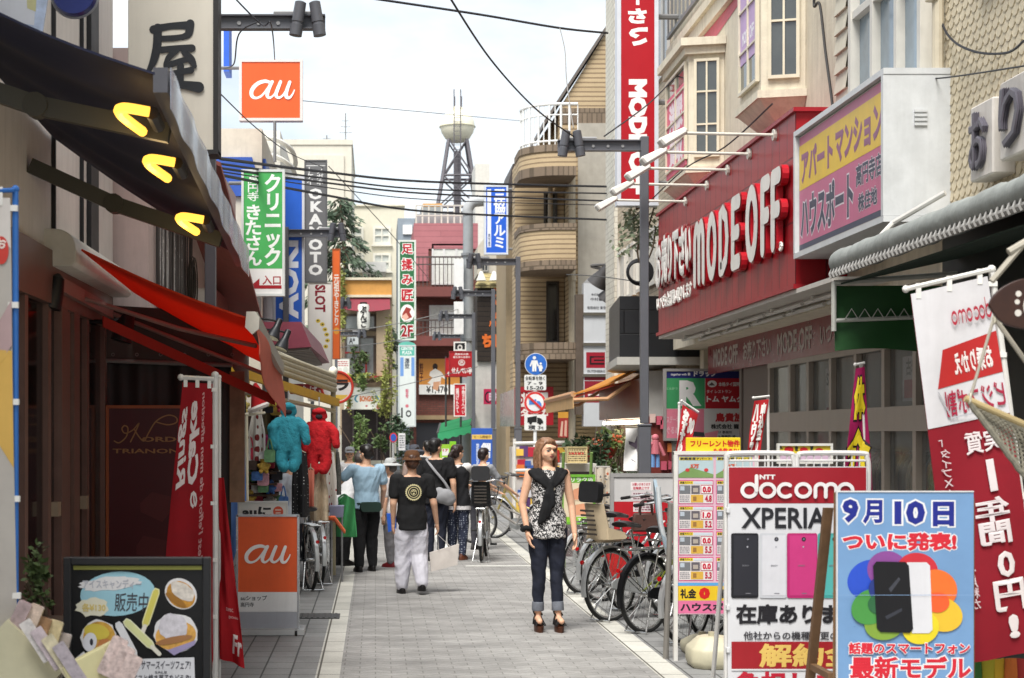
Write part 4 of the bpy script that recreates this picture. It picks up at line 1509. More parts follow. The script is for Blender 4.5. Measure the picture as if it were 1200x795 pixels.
# far vertical signs
s_ = sign('massage_sign','tall green vertical sign with red brush characters outlined in white','sign',(467,282,487,398.5),57,(44,104,62),(206,210,200),.25,
     [('t',ch,470.5,y0,484,y1,(178,34,44),{'bold': .04,'ol': ((232,232,226),.06)}) for ch,y0,y1 in (('足',286,298),('揉',303,317),('み',322,334),('匠',339,353))] +
     [('e',469,357,485.5,378,(232,228,222)),('p',[(471.5,368),(476,360),(482,362),(480,366),(483,372),(476,375),(471,373)],(150,54,44)),('p',[(470.5,371),(476,367),(479,372),(475,376)],(226,170,150)),('t','2F',470,381,484,395,(150,30,36),{'bold': .04,'ol': ((232,232,226),.05)})],bw=.05)
s_ = sign('directory_sign','white vertical directory sign with a turquoise arched top','sign',(467,405,487,500),56.5,(212,218,214),(190,196,194),.25,
     [('r',467.8,406,486.2,417,(96,178,160)),('t','CENTER',470,406.5,484,410.5,(232,236,232),{'bold': .03}),('t','PLAZA',471.5,411.5,482.5,415.5,(232,236,232),{'bold': .03}),('r',469,419,473,441,(110,150,206)),('r',482,419,486,441,(110,150,206)),('t','澤登',474,420,480,432,(40,50,70),{'vert': True,'bold': .02}),('t','整骨',475,456,479,467,(190,90,110),{'vert': True}),('e',475.5,481,482,489,(50,50,50)),('e',476.8,482.8,480.7,487.2,(212,218,214)),('r',470,478,472,490,(50,50,50)),('e',475,474,479,478,(200,110,120))],bw=.04)
m = MB()
c = P(477,405,56.5)
m.prism(FRONT(c),[(-.297 + .0,0),(.297,0)] + [(.297 * math.cos(R(a)),.13 * math.sin(R(a))) for a in range(10,180,20)],-.2,.002)
m.build('arched_top',(96,178,160),s_)
Y = 45
s_ = sign('window_maker_sign','bright blue vertical sign with white characters hanging off the striped brick block','sign',(568,217.5,595,298),Y,(40,96,206),(206,212,220),.25,
     [('t','三協アルミ',578.5,222,592.5,291,(232,236,240),{'vert': True,'bold': .035}),('r',571,222,575.5,290,(226,230,236))] + [('t','高円寺工務店',572,274,574.8,289,(60,70,120),{'vert': True})],bw=.04)
bracket(s_,[(P(590,222,45.05),P(606,222,45.05)),(P(590,292,45.05),P(606,292,45.05))],.035)
# silver pylon sign with a square red emblem
Y = 38.5
s_ = sign('pylon_sign','tall silver banded sign panel with a square dark red emblem','sign',(684,332,713,500),Y,(190,192,194),None,.35,
     [('r',687,413,709,431.5,(150,28,44)),('r',691,417.5,708,419.5,(24,20,22)),('r',691,417.5,693,427.5,(24,20,22)),('r',691,425.5,708,427.5,(24,20,22)),('r',696,421.5,708,423.3,(24,20,22)),('r',696,418.5,708,419,(150,28,44)),
      ('t','株式会社',693,344,704,347,(60,60,64),{}),('t','中村書',692,349,706,353,(60,60,64),{'bold': .02}),('t','有限会社 東京',688,359,710,363,(60,60,64),{'bold': .02}),('t','GUTENBERG',688,434,709,437,(40,36,38),{'bold': .03}),('r',685,441,712.5,472,(140,32,48)),('r',689,462,708,464,(220,210,206)),('r',684.3,446,712.8,446.7,(200,200,200))])
m = MB()
for y in (368,403.5,440):
 a,c = P(683,y + 2,Y),P(714,y - 1.5,Y)
 m.fbox(FRONT((0,Y,0)),a.x,c.x,a.z,c.z,-.3,.05)
m.build('chrome_band',M((200,200,200),rough=.15,metal=1),s_)
m = MB()
a,c = P(684,332,Y),P(713,325,Y)
m.hexa([(a.x,Y,a.z),(c.x,Y,a.z),(c.x,Y + .3,a.z),(a.x,Y + .3,a.z),(a.x + .14,Y,c.z),(c.x - .14,Y,c.z),(c.x - .14,Y + .3,c.z),(a.x + .14,Y + .3,c.z)])
m.build('cap',(150,150,150),s_)
m = MB()
a,c = P(674,486,Y),P(720,475,Y)
m.fbox(FRONT((0,Y,0)),P(675,0,Y).x,P(684,0,Y).x,P(0,486,Y).z,P(0,345,Y).z,-.3,-.02)
m.build('bronze_post',M((104,92,82),rough=.4,metal=.4),s_)
# spotlights over it
for i,(px,py,dx) in enumerate(((716,345,1),(704,326,.6))):
 t = thing('spot_lamp',['round spot lamp tilted down beside the silver pylon sign','round spot lamp on a curved arm above the silver pylon sign'][i],'lamp',P(px,py,33))
 c = P(px,py,33)
 d = Vector((-.5,.35,-.8)).normalized()
 U = d.orthogonal().normalized()
 m = MB()
 m.lathe([(.05,-.28),(.1,-.25),(.13,-.1),(.2,.1),(.22,.16),(.2,.17)],c,16,U,d.cross(U),d)
 m.build('shade',(70,68,68),t)
 m = MB()
 m.lathe([(.01,.15),(.19,.172)],c,16,U,d.cross(U),d)
 m.build('lens',M((214,210,196),rough=.2),t)
 m = MB()
 m.tube(smooth_path([c - d * .2,c + Vector((-.2,0,.25)),c + Vector((.3,-.2,.25)),c + Vector((1.0,-.6,.22))]),.03,6)
 m.build('arm',(90,88,86),t)
# vertical red sign on the second-hand shop
Y = 23.6
RD = (170,18,32)
s_ = sign('shop_sign','tall red vertical sign with white lettering in a silver frame','sign',(724,-90,770.5,240),Y,RD,(200,204,210),.3,
     [('t','MODE OFF',736.5,93,758.5,228,(236,234,230),{'rot': -90,'bold': .07}),('t','お売り下',737,-80,758,6,(236,234,230),{'vert': True,'bold': .06}),('t','さ',736,10,758,28,(236,234,230),{'bold': .06}),('t','い',737,32,759,54,(236,234,230),{'bold': .06,'rot': -90})],bw=.045)
bracket(s_,[(P(768,y,Y + .15),P(768,y,Y + .15) + Vector((.6,0,0))) for y in (20,120,215)],.04)
# ---------------------------------------------------------------- big red fascia sign
red_panel = brick((156,14,26),(148,13,25),(104,12,20),.30,.62,.012,rough=.38,bump=.5,off=0,key='red_enamel_panel',dirt=.12)
red_panel.node_tree.nodes['Principled BSDF'].inputs['Specular IOR Level'].default_value = .4
t = thing('shop_fascia_sign','huge red enamel fascia sign with raised white lettering on the cream building','sign',(4.25,19.1,3.1))
fr = FACEL((4.0,0,0))
m = MB()
m.fbox(fr,-22.9,-15.45,3.12,4.76,-.495,0)
m.build('panel',red_panel,t)
m = MB()
m.fbox(fr,-22.95,-15.4,4.762,4.80,-.495,.03)
m.fbox(fr,-22.95,-15.4,3.075,3.118,-.495,.03)
m.build('trim',M((150,24,34),rough=.4),t)
m = MB()
m.fbox(fr,-22.9,-14.2,3.03,3.073,-.89,.0)
m.build('soffit',M((196,190,180),rough=.6,dirt=.2),t)
tube_m = M((206,204,198),rough=.4)
for i in range(3):
 m = MB()
 for k in range(5):
  y0 = -22.4 + k * 1.6
  m.tube([fr.pt(y0,2.99,-.25 - i * .22),fr.pt(y0 + 1.45,2.99,-.25 - i * .22)],.022,7)
  m.fbox(fr,y0 + .3,y0 + .36,2.98,3.028,-.29 - i * .22,-.21 - i * .22)
 m.build('strip_light',tube_m,t)
# MODE OFF letters
def mode_off(mb,mapf,z,depth,grow=0,t_=.01):
 x0,x1,y0,y1 = -20.0,-15.95,3.46,4.30
 H = y1 - y0
 wd = H * .195 + grow
 def f(a,b): return (x0 + a * 1.05,y0 + b * H)
 lo,hi = .115,.885
 def O(a,w_): return [f(a + w_ / 2 + (w_ / 2 - H * .115) * math.cos(R(g)),.5 + (.5 - .115) * math.sin(R(g))) for g in range(0,361,15)]
 L = []
 a = 0
 mw = .70
 L.append([f(a + .1,lo)] + [f(a + .1,.55)] + [f(a + .1 + .125 - .125 * math.cos(R(g)),.6 + .285 * math.sin(R(g))) for g in range(10,181,17)] + [f(a + .35,lo + .02)])
 L.append([f(a + .35,.5)] + [f(a + .35 + .125 - .125 * math.cos(R(g)),.6 + .285 * math.sin(R(g))) for g in range(10,181,17)] + [f(a + .60,lo)])
 a = .78
 L.append(O(a,.56))
 a = 1.42
 L.append([f(a + .1,lo),f(a + .1,hi),f(a + .22,hi),f(a + .38,.78),f(a + .44,.5),f(a + .38,.22),f(a + .22,lo),f(a + .1,lo)])
 a = 2.04
 L += [[f(a + .1,lo),f(a + .1,hi)],[f(a + .1,hi),f(a + .38,hi)],[f(a + .1,.5),f(a + .34,.5)],[f(a + .1,lo),f(a + .38,lo)]]
 a = 2.72
 L.append(O(a,.56))
 for a in (3.36,3.78):
  L += [[f(a + .1,lo),f(a + .1,hi)],[f(a + .1,hi),f(a + .33,hi)],[f(a + .1,.5),f(a + .30,.5)]]
 e = 0
 for p in L:
  stroke(mb,mapf,p,wd,z + e,t_,smooth=False,depth=depth)
  e += .0012
m = MB()
mode_off(m,FM(fr),.06,.065,.03)
m.build('letter_sides',M((176,26,38),rough=.3),t,smooth=0)
m = MB()
mode_off(m,FM(fr),.075,0)
m.build('lettering',M((226,222,214),rough=.4),t,smooth=0)
m = MB()
for s,x0,x1,y0,y1 in (('お',-22.75,-22.33,3.72,4.38),('売',-22.3,-21.85,3.72,4.4),('り',-21.8,-21.5,3.72,4.36),('下',-21.46,-21.05,3.72,4.36),('さ',-21.0,-20.62,3.72,4.36),('い',-20.58,-20.2,3.76,4.3)):
 add_text(m,FM(fr),s,x0,y0,x1,y1,.07,.055,.02)
add_text(m,FM(fr),'いつでも全品買い取りします',-22.75,3.40,-20.25,3.62,.05,.05,.02)
add_text(m,FM(fr),'®',-15.86,3.47,-15.74,3.57,.05,.03,.02)
m.build('lettering',M((226,222,214),rough=.4),t)
m = MB()
for s,x0,x1,y0,y1 in (('お',-22.75,-22.33,3.72,4.38),('売',-22.3,-21.85,3.72,4.4),('り',-21.8,-21.5,3.72,4.36),('下',-21.46,-21.05,3.72,4.36),('さ',-21.0,-20.62,3.72,4.36),('い',-20.58,-20.2,3.76,4.3)):
 for d in (.012,.03,.045):
  add_text(m,FM(fr),s,x0 - .03,y0 - .03,x1 + .03,y1 + .03,d,.085,.016)
m.build('letter_sides',M((176,26,38),rough=.3),t)
# sign lamps along its top
lamp_pts = [(910,150,16.2),(880,177,17.3),(855,196,18.35),(830,217,19.5),(805,234,20.85)]
lamp0 = None
where = ['nearest the white vertical estate sign','second of the row from the estate sign','middle of the row above the red fascia','second of the row from the red vertical sign','last of the row beside the red vertical sign']
for i,(px,py,Y) in enumerate(lamp_pts):
 lab = 'white sign lamp on a long arm, ' + where[i]
 if lamp0 is None:
  lamp0 = thing('sign_lamp',lab,'lamp',(4.0,Y,4.68),group='white sign lamps over the red fascia')
  m = MB()
  m.tube([(0,0,0),(-.95,0,.02)],.016,8)
  m.lathe([(.06,0),(.06,.03)],(0,0,0),10,(0,1,0),(0,0,1),(-1,0,0))
  m.build('arm',M((206,202,190),rough=.5,dirt=.2),lamp0,world=False)
  m = MB()
  a = Vector((-.9,0,.05))
  m.hexa([(-.88,-.06,.02),(-.88,.06,.02),(-.91,.06,.08),(-.91,-.06,.08),(-1.12,-.11,-.13),(-1.12,.11,-.13),(-1.19,.09,-.05),(-1.19,-.09,-.05)])
  m.build('head',M((220,218,210),rough=.35),lamp0,bevel=.02,world=False)
 else:
  dup(lamp0,(4.0,Y,4.68),0,lab)
# lower fascia with repeated lettering
t = thing('lower_fascia','long dark red strip sign with repeated grey lettering above the shop windows','sign',(4.84,18,2.55))
fr = FACEL((4.84,0,0))
m = MB()
m.fbox(fr,-23.6,-13.0,2.56,2.97,-.05,.0)
m.build('panel',M((124,22,32),rough=.3,dirt=.15),t)
m = MB()
x = -23.2
for s,wd in (('MODE OFF',1.55),('お売り下さい',1.5),('MODE OFF',1.55),('いつでも全品買い取り',2.4),('MODE OFF',1.3)):
 add_text(m,FM(fr),s,x,2.64,x + wd,2.9,.004,.035,.004)
 x += wd + .32
m.build('lettering',M((186,176,170),rough=.5),t)
# estate agent's box sign
t = thing('estate_box_sign','white boxed estate sign with yellow and pink bands of characters','sign',(4.2,14,3.4))
fr = FACEL((4.0,0,0))
m = MB()
m.fbox(fr,-15.33,-12.68,3.40,4.50,-.50,0)
m.build('panel',M((188,185,176),rough=.45,dirt=.35),t,bevel=.01)
m = MB()
m.fbox(fr,-15.36,-12.64,4.502,4.55,-.5,.04)
m.fbox(fr,-15.36,-12.64,3.35,3.398,-.5,.04)
m.fbox(fr,-12.70,-12.645,3.4,4.5,-.495,.041)
m.fbox(fr,-15.362,-15.31,3.4,4.5,-.495,.041)
for i in range(4):
 m.fbox(fr,-12.644,-12.63,4.1 + i * .035,4.12 + i * .035,-.30,-.2)
m.build('frame',M((200,202,202),rough=.4,dirt=.15),t)
YE,PK,NV,MV = (222,186,60),(190,104,134),(62,66,84),(144,88,120)
x0,x1 = -15.29,-12.72
paint(t,fr,[('r',x0,4.48,x1,3.42,PK),('r',x0,4.40,x1,3.98,YE),('r',x0,3.47,x1,3.42,NV)] +
      [('t','アパート',x0 + .08,4.03,x0 + 1.12,4.34,MV,{'bold': .05}),('t','マンション',x0 + 1.2,4.03,x1 - .06,4.34,MV,{'bold': .05}),
       ('t','ハウスポート',x0 + .05,3.52,x0 + 1.72,3.92,NV,{'bold': .045,'ol': ((214,206,212),.035)}),
       ('t','高円寺店',x0 + 1.8,3.74,x1 - .08,3.93,NV,{'bold': .03,'ol': ((214,206,212),.03)}),('t','株住地',x0 + 1.86,3.53,x1 - .2,3.68,NV,{'bold': .03,'ol': ((214,206,212),.03)})],0,px=False)
m = MB()
m.tube([P(1046,262,12.6),P(1100,226,12.3) + Vector((.05,0,0))],.022,8)
m.tube([P(1003,308,12.4),P(1046,262,12.6)],.022,8)
m.build('stay_rod',(196,194,188),t)
# two cube letters on the plaster wall
fr = FACEL((4.32,0,0))
for i,(ch,y0,y1,lab) in enumerate((('お',11.35,11.78,'white cube sign with a dark raised curly character on the plaster wall'),('り',10.72,11.22,'white cube sign with a dark raised two stroke character at the right edge'))):
 t = thing('cube_letter_sign',lab,'sign',(4.4,(y0 + y1) / 2,3.55))
 m = MB()
 zt_ = .06 if i else 0
 m.fbox(fr,-y1,-y0,3.52 + zt_,4.06 + zt_,-.17,.0)
 m.build('box',M((206,200,192),rough=.5,dirt=.45),t,bevel=.012)
 m = MB()
 for d in (.005,.02,.035):
  add_text(m,FM(fr),ch,-y1 + .07,3.58 + zt_,-y0 - .07,4.0 + zt_,d,.025,.018)
 m.build('lettering',M((92,88,96),rough=.4),t)
# tenant board beyond the red shop
Y = 23.9
wht = (228,226,222)
s_ = sign('tenant_board','large tenant board with a green square bearing a white letter and a red restaurant panel','sign',(778.5,433,905,516),Y,(204,200,194),(150,146,142),.1,
     [('r',779,434,905,443.5,(36,42,104)),('t','ドラッグ',813,434.5,840,441.5,wht,{'bold': .05}),('t','together with 薬',786,437,809,441,wht,{}),('r',779,443.5,826,479,(66,152,96)),('t','R',796,446,822,476,wht,{'bold': .06}),('t','とんかつ',781,454,794,457,(150,200,160),{}),
      ('r',826.5,443.5,905,479,(176,30,40)),('e',829,446,840,454,(226,220,214)),('p',[(830,452),(834,448),(838,452)],(90,80,76)),('t','本格タイ国料理',842,448,871,453,wht,{'bold': .02}),('t','タイ レストラン',828,457,857,461,wht,{'bold': .01}),('t','トム ヤムクン',828,464,880,471.5,wht,{'bold': .04}),
      ('r',779,479.5,825,516,(222,128,146)),('t','ステーキ',781,488,796,496,(232,176,186),{'bold': .03}),('t','ぐるめ',781,500,796,509,(232,176,186),{'bold': .03}),('t','鳥貴族',838,484,872,495,(182,40,44),{'bold': .05}),('t','株式会社 龍',833,497,866,503,(40,40,40),{'bold': .04}),('p',[(826,508),(842,504.5),(840,513),(826,516)],(224,140,150)),('p',[(808,511),(814,506),(825,507),(826,512)],(70,70,72)),('t','1F 事務所',842,505,858,508.5,(50,50,50),{'bold': .02}),('t','B 事務所 貸',842,510,862,513.5,(50,50,50),{'bold': .02})],bw=.03)
m = MB()
for px in (790,860):
 p = P(px,516,Y + .06)
 m.box(p.x - .04,p.x + .04,p.y - .03,p.y + .03,0,p.z)
m.build('post',(120,116,110),s_)
t = thing('window_banner','lilac banner with white characters fixed to the nearer bay window','banner',(4.03,17.6,6.4))
fr = FACEL((4.05,0,0))
m = MB()
m.fbox(fr,-18.0,-17.15,5.75,7.5,0,.012)
m.build('cloth',M((186,160,196),rough=.7),t)
paint(t,FACEL((4.038,0,0)),[('t','お売り',-17.85,6.75,-17.3,6.95,(232,226,234),{'bold': .05}),('t','下さい',-17.85,6.48,-17.3,6.68,(232,226,234),{'bold': .05}),('t','MODE OFF',-17.85,5.95,-17.3,6.1,(232,226,234),{'bold': .04})],0,px=False)
t = thing('window_banner','pink banner with white characters fixed to the farther bay window','banner',(4.03,21.8,5.7))
m = MB()
m.fbox(fr,-22.5,-21.1,5.2,6.3,0,.012)
m.build('cloth',M((216,110,130),rough=.7),t)
paint(t,FACEL((4.038,0,0)),[('t','洋服',-22.3,5.75,-21.3,6.2,(236,220,224),{'bold': .06}),('t','買取',-22.3,5.3,-21.3,5.7,(236,220,224),{'bold': .06})],0,px=False)
# ---------------------------------------------------------------- street lamps: post, arm over the street, twin spots
grey_p = M((92,93,98),rough=.45,var=.06,dirt=.12)
def street_lamp(label,loc,side,dz=0):
 """side -1: arm reaches to the left"""
 t = thing('street_lamp',label,'street lamp',loc,group='grey street lamps with twin spots along the street')
 m = MB()
 m.box(-.07,.07,-.07,.07,0,1.78)
 m.box(-.078,.078,-.078,.078,1.78,1.81)
 m.build('base',grey_p,t,bevel=.01,world=False)
 m = MB()
 m.box(-.047,.047,-.047,.047,1.812,5.12 + dz)
 m.build('post',grey_p,t,bevel=.008,world=False)
 m = MB()
 s = side
 m.box(min(.048 * s,1.0 * s),max(.048 * s,1.0 * s),-.05,.05,4.955 + dz,4.968 + dz)
 m.box(min(.048 * s,1.0 * s),max(.048 * s,1.0 * s),-.05,.05,5.067 + dz,5.08 + dz)
 m.box(min(.048 * s,1.0 * s),max(.048 * s,1.0 * s),-.008,.008,4.968 + dz,5.067 + dz)
 m.build('arm',grey_p,t,world=False)
 m = MB()
 for k in range(4):
  x = (.25 + k * .17) * s
  m.lathe([(.018,0),(.018,.01)],(x,-.008,5.01 + dz),8,(1,0,0),(0,0,1),(0,-1,0))
 m.tube([(.55 * s,-.0,5.10 + dz),(.9 * s,0,5.10 + dz)],.02,6)
 m.build('conduit',M((150,150,150),rough=.4),t,world=False)
 for k,x in enumerate((.76,.94)):
  d = Vector((.16 * (1 if k else -1) * s,0,-1)).normalized()
  U = Vector((0,1,0))
  m = MB()
  m.lathe([(.03,-.2),(.05,-.19),(.053,-.02),(.048,-.015),(.048,.0),(.056,.005),(.056,.1),(.04,.102)],Vector((x * s,-.09,4.98 + dz)),14,U,d.cross(U),d)
  m.build('spot',M((84,85,90),rough=.4),t,world=False)
 return t
street_lamp('tall grey street lamp standing among the parked bicycles at the right kerb',(3.1,18.7,0),-1)
for lab,px,Y in (('grey street lamp just left of the blue pedestrian road sign',607,31.4),('grey street lamp in front of the dark timber bar front',578,38.5),('thin grey street lamp left of the timber bar front',555,46),('thin far grey street lamp by the red square signs',541,55.5)):
 street_lamp(lab,((px - CX) * Y / F,Y,0),-1)
street_lamp('grey street lamp on the left rising beside the cream brush lettered sign',(-1.437,14.12,0),1,.26)
for lab,px,Y in (('grey street lamp arm poking out over the blue vertical sign',335,26.9),('grey street lamp in front of the white vertical sign with red capitals',366,41.5),('small far grey street lamp by the restaurant creeper',394,54)):
 street_lamp(lab,((px - CX) * Y / F,Y,0),1)
# utility pole
t = thing('utility_pole','thick grey concrete utility pole with white cable boxes','pole',((548.5 - CX) * 50 / F,50,0))
x = (548.5 - CX) * 50 / F
m = MB()
zt_ = EYE + (508 - 245) * 50 / F
m.tube([(x,50,0),(x,50,zt_)],[.2,.15],14)
m.build('pole',M((146,150,152),rough=.7,dirt=.15),t)
m = MB()
m.tube(smooth_path([(x,50,zt_ - .2),(x,50,zt_),(x + .15,50,zt_ + .2),(x + .5,50,zt_ + .25)],5),.17,12)
m.build('duct_elbow',M((168,170,170),rough=.6),t)
m = MB()
for y0,y1 in ((304,341),(354,392)):
 a,c = P(532,y1,49.7),P(543,y0,49.7)
 m.box(a.x,c.x,49.6,49.8,a.z,c.z)
m.build('cable_box',(222,222,220),t)
m = MB()
for y in (300,345,400,430):
 z = P(0,y,50).z
 m.tube([(x,50,z),(x,50,z + .08)],.22,12)
m.build('band',(120,122,124),t)
# traffic signs on a white post
Y = 37.5
t = thing('traffic_sign_post','white post with a pedestrian road sign and a no trucks sign stacked above the crowd','traffic sign',((627 - CX) * Y / F,Y,0))
x = (627 - CX) * Y / F
m = MB()
m.tube([(x,Y,0),(x,Y,P(0,414,Y).z)],.04,10)
m.build('post',(226,226,224),t)
def disc(px,py,r_px,items,name):
 m = MB()
 c = P(px,py,Y - .06)
 rr = r_px * Y / F
 m.ell(FRONT(c),0,0,rr,rr,-.02,0,40)
 o = m.build(name,(220,220,218),t)
 o2 = o
 f = FRONT((0,Y - .06,0))
 k = .003
 for it in items:
  m = MB()
  col = it[-1]
  if it[0] == 'e':
   p = P((it[1] + it[3]) / 2,(it[2] + it[4]) / 2,Y - .06)
   m.ell(f,p.x,p.z,abs(it[3] - it[1]) / 2 * Y / F,abs(it[4] - it[2]) / 2 * Y / F,k,k + .001,40)
  elif it[0] == 'p':
   q = [(lambda p: (p.x,p.z))(P(a,b_,Y - .06)) for a,b_ in it[1]]
   m.prism(f,q,k,k + .001)
  elif it[0] == 's':
   q = [(lambda p: (p.x,p.z))(P(a,b_,Y - .06)) for a,b_ in it[1]]
   stroke(m,FM(f),q,it[2] * Y / F,k)
  m.build('marking',col,o2,smooth=0)
  k += .006
 return o
wht2 = (228,228,226)
disc(628,427,13,[('e',615.6,414.6,640.4,439.4,(42,104,190)),('e',624.2,417.5,628.2,421.5,wht2),('p',[(623,422.5),(629.5,422.5),(631.5,429),(629.8,430),(628.6,426),(628.4,435.5),(626.5,435.5),(626.2,430.5),(625.6,435.5),(623.6,435.5),(623.6,426),(621.8,430),(620.6,429)],wht2),('e',632.2,425,634.8,427.6,wht2),('p',[(631.3,428.2),(635,428.2),(636.3,432),(635.2,432.3),(634.8,435.5),(631.8,435.5),(631.5,432.2),(630.6,431.6)],wht2)],'pedestrian_disc')
disc(627,472,13,[('e',614.3,459.3,639.7,484.7,(206,50,48)),('e',617,462,637,482,(226,226,226)),('p',[(620,469.5),(628.5,468),(628.5,474),(620,474.5)],(70,130,206)),('p',[(629,470),(632.5,470.5),(634.5,474),(634.5,476.5),(629,476.5)],(70,130,206)),('s',[(618.8,464.5),(635.4,480)],2.6,(206,50,48))],'no_truck_disc')
for nm,rect,items in (('time_plate',(614.5,439.5,640,457.5),[('t','自転車を除く',616,441,638.5,446,(50,50,52),{'bold': .02}),('t','7 - 9',618,447.5,636,451.5,(50,50,52),{'bold': .03}),('t','15-20',617.5,452.6,637,456.8,(50,50,52),{'bold': .03})]),
      ('weight_plate',(614.5,486,640,504.5),[('p',[(618,489.5),(629,487.5),(629,495),(618,495.5)],(24,24,26)),('p',[(629.5,489.5),(634,490.5),(636.5,494),(636.5,496.5),(629.5,496.5)],(24,24,26)),('e',620,494.2,623.4,497.6,(24,24,26)),('e',631,494.6,634.4,498,(24,24,26)),('t','積 3t',619,498.5,637,503.8,(60,60,62),{'bold': .025})])):
 m = MB()
 a,c = P(rect[0],rect[3],Y - .06),P(rect[2],rect[1],Y - .06)
 m.rbox(FRONT((0,Y - .06,0)),a.x,c.x,a.z,c.z,-.015,0,.03)
 o = m.build(nm,(222,222,218),t)
 k = .003
 for it in items:
  m = MB()
  f = FRONT((0,Y - .06,0))
  if it[0] == 't':
   p,q = P(it[2],it[5],Y - .06),P(it[4],it[3],Y - .06)
   add_text(m,FM(f),it[1],p.x,p.z,q.x,q.z,k,**it[7])
   nm2 = 'lettering'
  elif it[0] == 'p':
   m.prism(f,[(lambda p: (p.x,p.z))(P(a_,b_,Y - .06)) for a_,b_ in it[1]],k,k + .001)
   nm2 = 'marking'
  else:
   p = P((it[1] + it[3]) / 2,(it[2] + it[4]) / 2,Y - .06)
   m.ell(f,p.x,p.z,1.7 * Y / F,1.7 * Y / F,k + .004,k + .005,16)
   nm2 = 'marking'
  m.build(nm2,it[6] if it[0] == 't' else it[-1],o,smooth=0)
# small far signs
sign('eel_sign','upper red square sign with white brush writing on a far pole','sign',(526.5,412,555,441),47,(178,36,42),(150,36,40),.1,
     [('t','国産炭火焼',533,414,549,416.5,(232,220,216),{}),('t','昼も夜も営業中',531,417.5,551,420,(232,220,216),{}),('e',537,421.5,545,429,(230,214,208)),('e',538,422.3,544,428.2,(178,36,42)),('t','♨',538.6,422.5,543.6,428,(230,214,208),{}),('t','せんべい亭',529,430.5,553.5,438.5,(236,226,222),{'bold': .05})],bw=.02)
sign('eel_sign','lower red square sign behind the other red sign with white brush writing','sign',(522,420,547,442),49,(178,36,42),(150,36,40),.1,[('t','せんべい',524,435.5,546,440.8,(236,226,222),{'bold': .05})],bw=.02)
for i,(px,Y,top_) in enumerate(((540,47.2,410),(522.5,49.2,418))):
 t = thing('sign_post',['thin dark post carrying the upper red square sign','thin dark post carrying the lower red square sign'][i],'post',((px - CX) * Y / F,Y,0))
 m = MB()
 x = (px - CX) * Y / F
 m.tube([(x,Y,0),(x,Y,P(0,top_,Y).z)],.03,8)
 m.build('shaft',(60,58,58),t)
sign('picture_sign','small black and white picture sign on top of the red square sign','sign',(532,401,546,411),47,(30,30,32),(224,222,216),.06,[('e',536,404,542,411,(206,202,196)),('e',537.6,405.6,540.4,409,(30,30,32))],bw=.03)
sign('banner_sign','red hanging cloth sign with white columns of characters below the square signs','banner',(532,450,546,488),46,(184,32,46),(224,220,214),.04,[('t','手焼きせんべい',541,453,545,485,(232,222,218),{'vert': True,'bold': .02}),('t','揚げたて',534,455,538,484,(232,222,218),{'vert': True,'bold': .02})],bw=.02)
sign('shop_sign','magenta shop sign with a black ring on white walled ground floor','sign',(567,456,588,474),51.5,(196,40,84),None,.15,[('e',568,459,577,472.5,(40,24,34)),('e',569.4,460.6,577,471,(196,40,84)),('t','田中',573,460,583,470,(226,200,210),{'bold': .05})])
Y = 39.4
t = sign('red_framed_sign','white sign framed in red with large red number behind the road signs','sign',(605.5,455,647,497),Y,(224,220,214),(160,26,38),.5,[('t','55',609,459.5,619,473.5,(150,24,36),{'bold': .02}),('t','DE',630,456,642,459,(110,40,60),{}),('r',606,477,646.5,496.5,(164,30,42)),('t','タンガ',609,479,645,488,(230,220,214),{'bold': .05})],bw=.1)
m = MB()
fr = FACER(((604 - CX) * 34 / F * 0 + P(604,0,Y).x,0,0))
m.hexa([P(586,500,42),P(605,500,39.5),P(605,455,39.5),P(586,462,42),P(586,500,42.2),P(606,500,39.9),P(606,455,39.9),P(586,462,42.2)])
m.build('side_glass',M((150,146,142),rough=.2,var=.2),t)
# low clutter at the street end
sign('blue_banner','blue standing banner with big white characters and a yellow strip','banner',(552.5,502,577,560),37,(52,92,176),None,.02,[('t','個',563.5,519,575,529,(226,228,232),{'bold': .05}),('t','即',563.5,530,574.5,539,(226,228,232),{'bold': .05}),('t','売',563.5,541,574,552,(226,228,232),{'bold': .03}),('r',553,509.5,576.5,515,(222,186,96)),('t','セール開催中',555,510.5,575,514,(120,90,50),{'bold': .02}),('t','期間限定',558,520,561.5,545,(206,214,230),{'vert': True})])
sign('lime_poster','lime green notice board behind the man with the grey shoulder bag','sign',(515.5,521,530,548),44,(150,196,60),None,.05,[('r',518,526,526,534,(228,226,220)),('t','17',519,526.5,525,529.5,(190,50,50),{'bold': .03}),('r',518,536,526,543,(222,220,214))])
sign('lime_poster','narrow lime green board with an orange mark beside the ponytailed woman','sign',(527,517.5,534.5,545),43,(130,196,48),None,.05,[('t','本',528.5,521,533,528,(226,120,40),{'bold': .05}),('r',528.5,531,533,537,(170,210,120))])
t = thing('no_parking_sign','small round blue and red no parking sign above the crowd','traffic sign',P(461,600,50))
t.location.z = 0
c = P(461,513,50)
m = MB()
rr = 4.6 * 50 / F
m.ell(FRONT(c),0,0,rr,rr * 1.25,-.02,0,28)
m.build('disc',(190,44,50),t)
m = MB()
m.ell(FRONT(c),0,0,rr * .72,rr * .95,.003,.004,28)
m.build('blue_field',(44,84,170),t)
m = MB()
m.tube([(c.x,50.04,0),(c.x,50.04,c.z)],.03,8)
m.build('post',(160,160,160),t)
sign('white_notice','crooked white notice beside the round no parking sign','sign',(467,508,475,528),49,(216,216,216),None,.03,printed_lines(468,510,474,526,6,(120,120,126)))
t = thing('green_awning','small emerald green shop awning at the street end','awning',P(535,495,50))
m = MB()
q0,q1,q2,q3 = P(513,508,47),P(549,489,47),P(553,485,52),P(536,488,52)
m.sheet(lambda u,v: (P(516,497,52).lerp(P(556,485,52),u)).lerp(P(513,508,47).lerp(P(552,499,47),u),v),6,3,.03)
m.build('cover',cloth((50,150,96)),t)
m = MB()
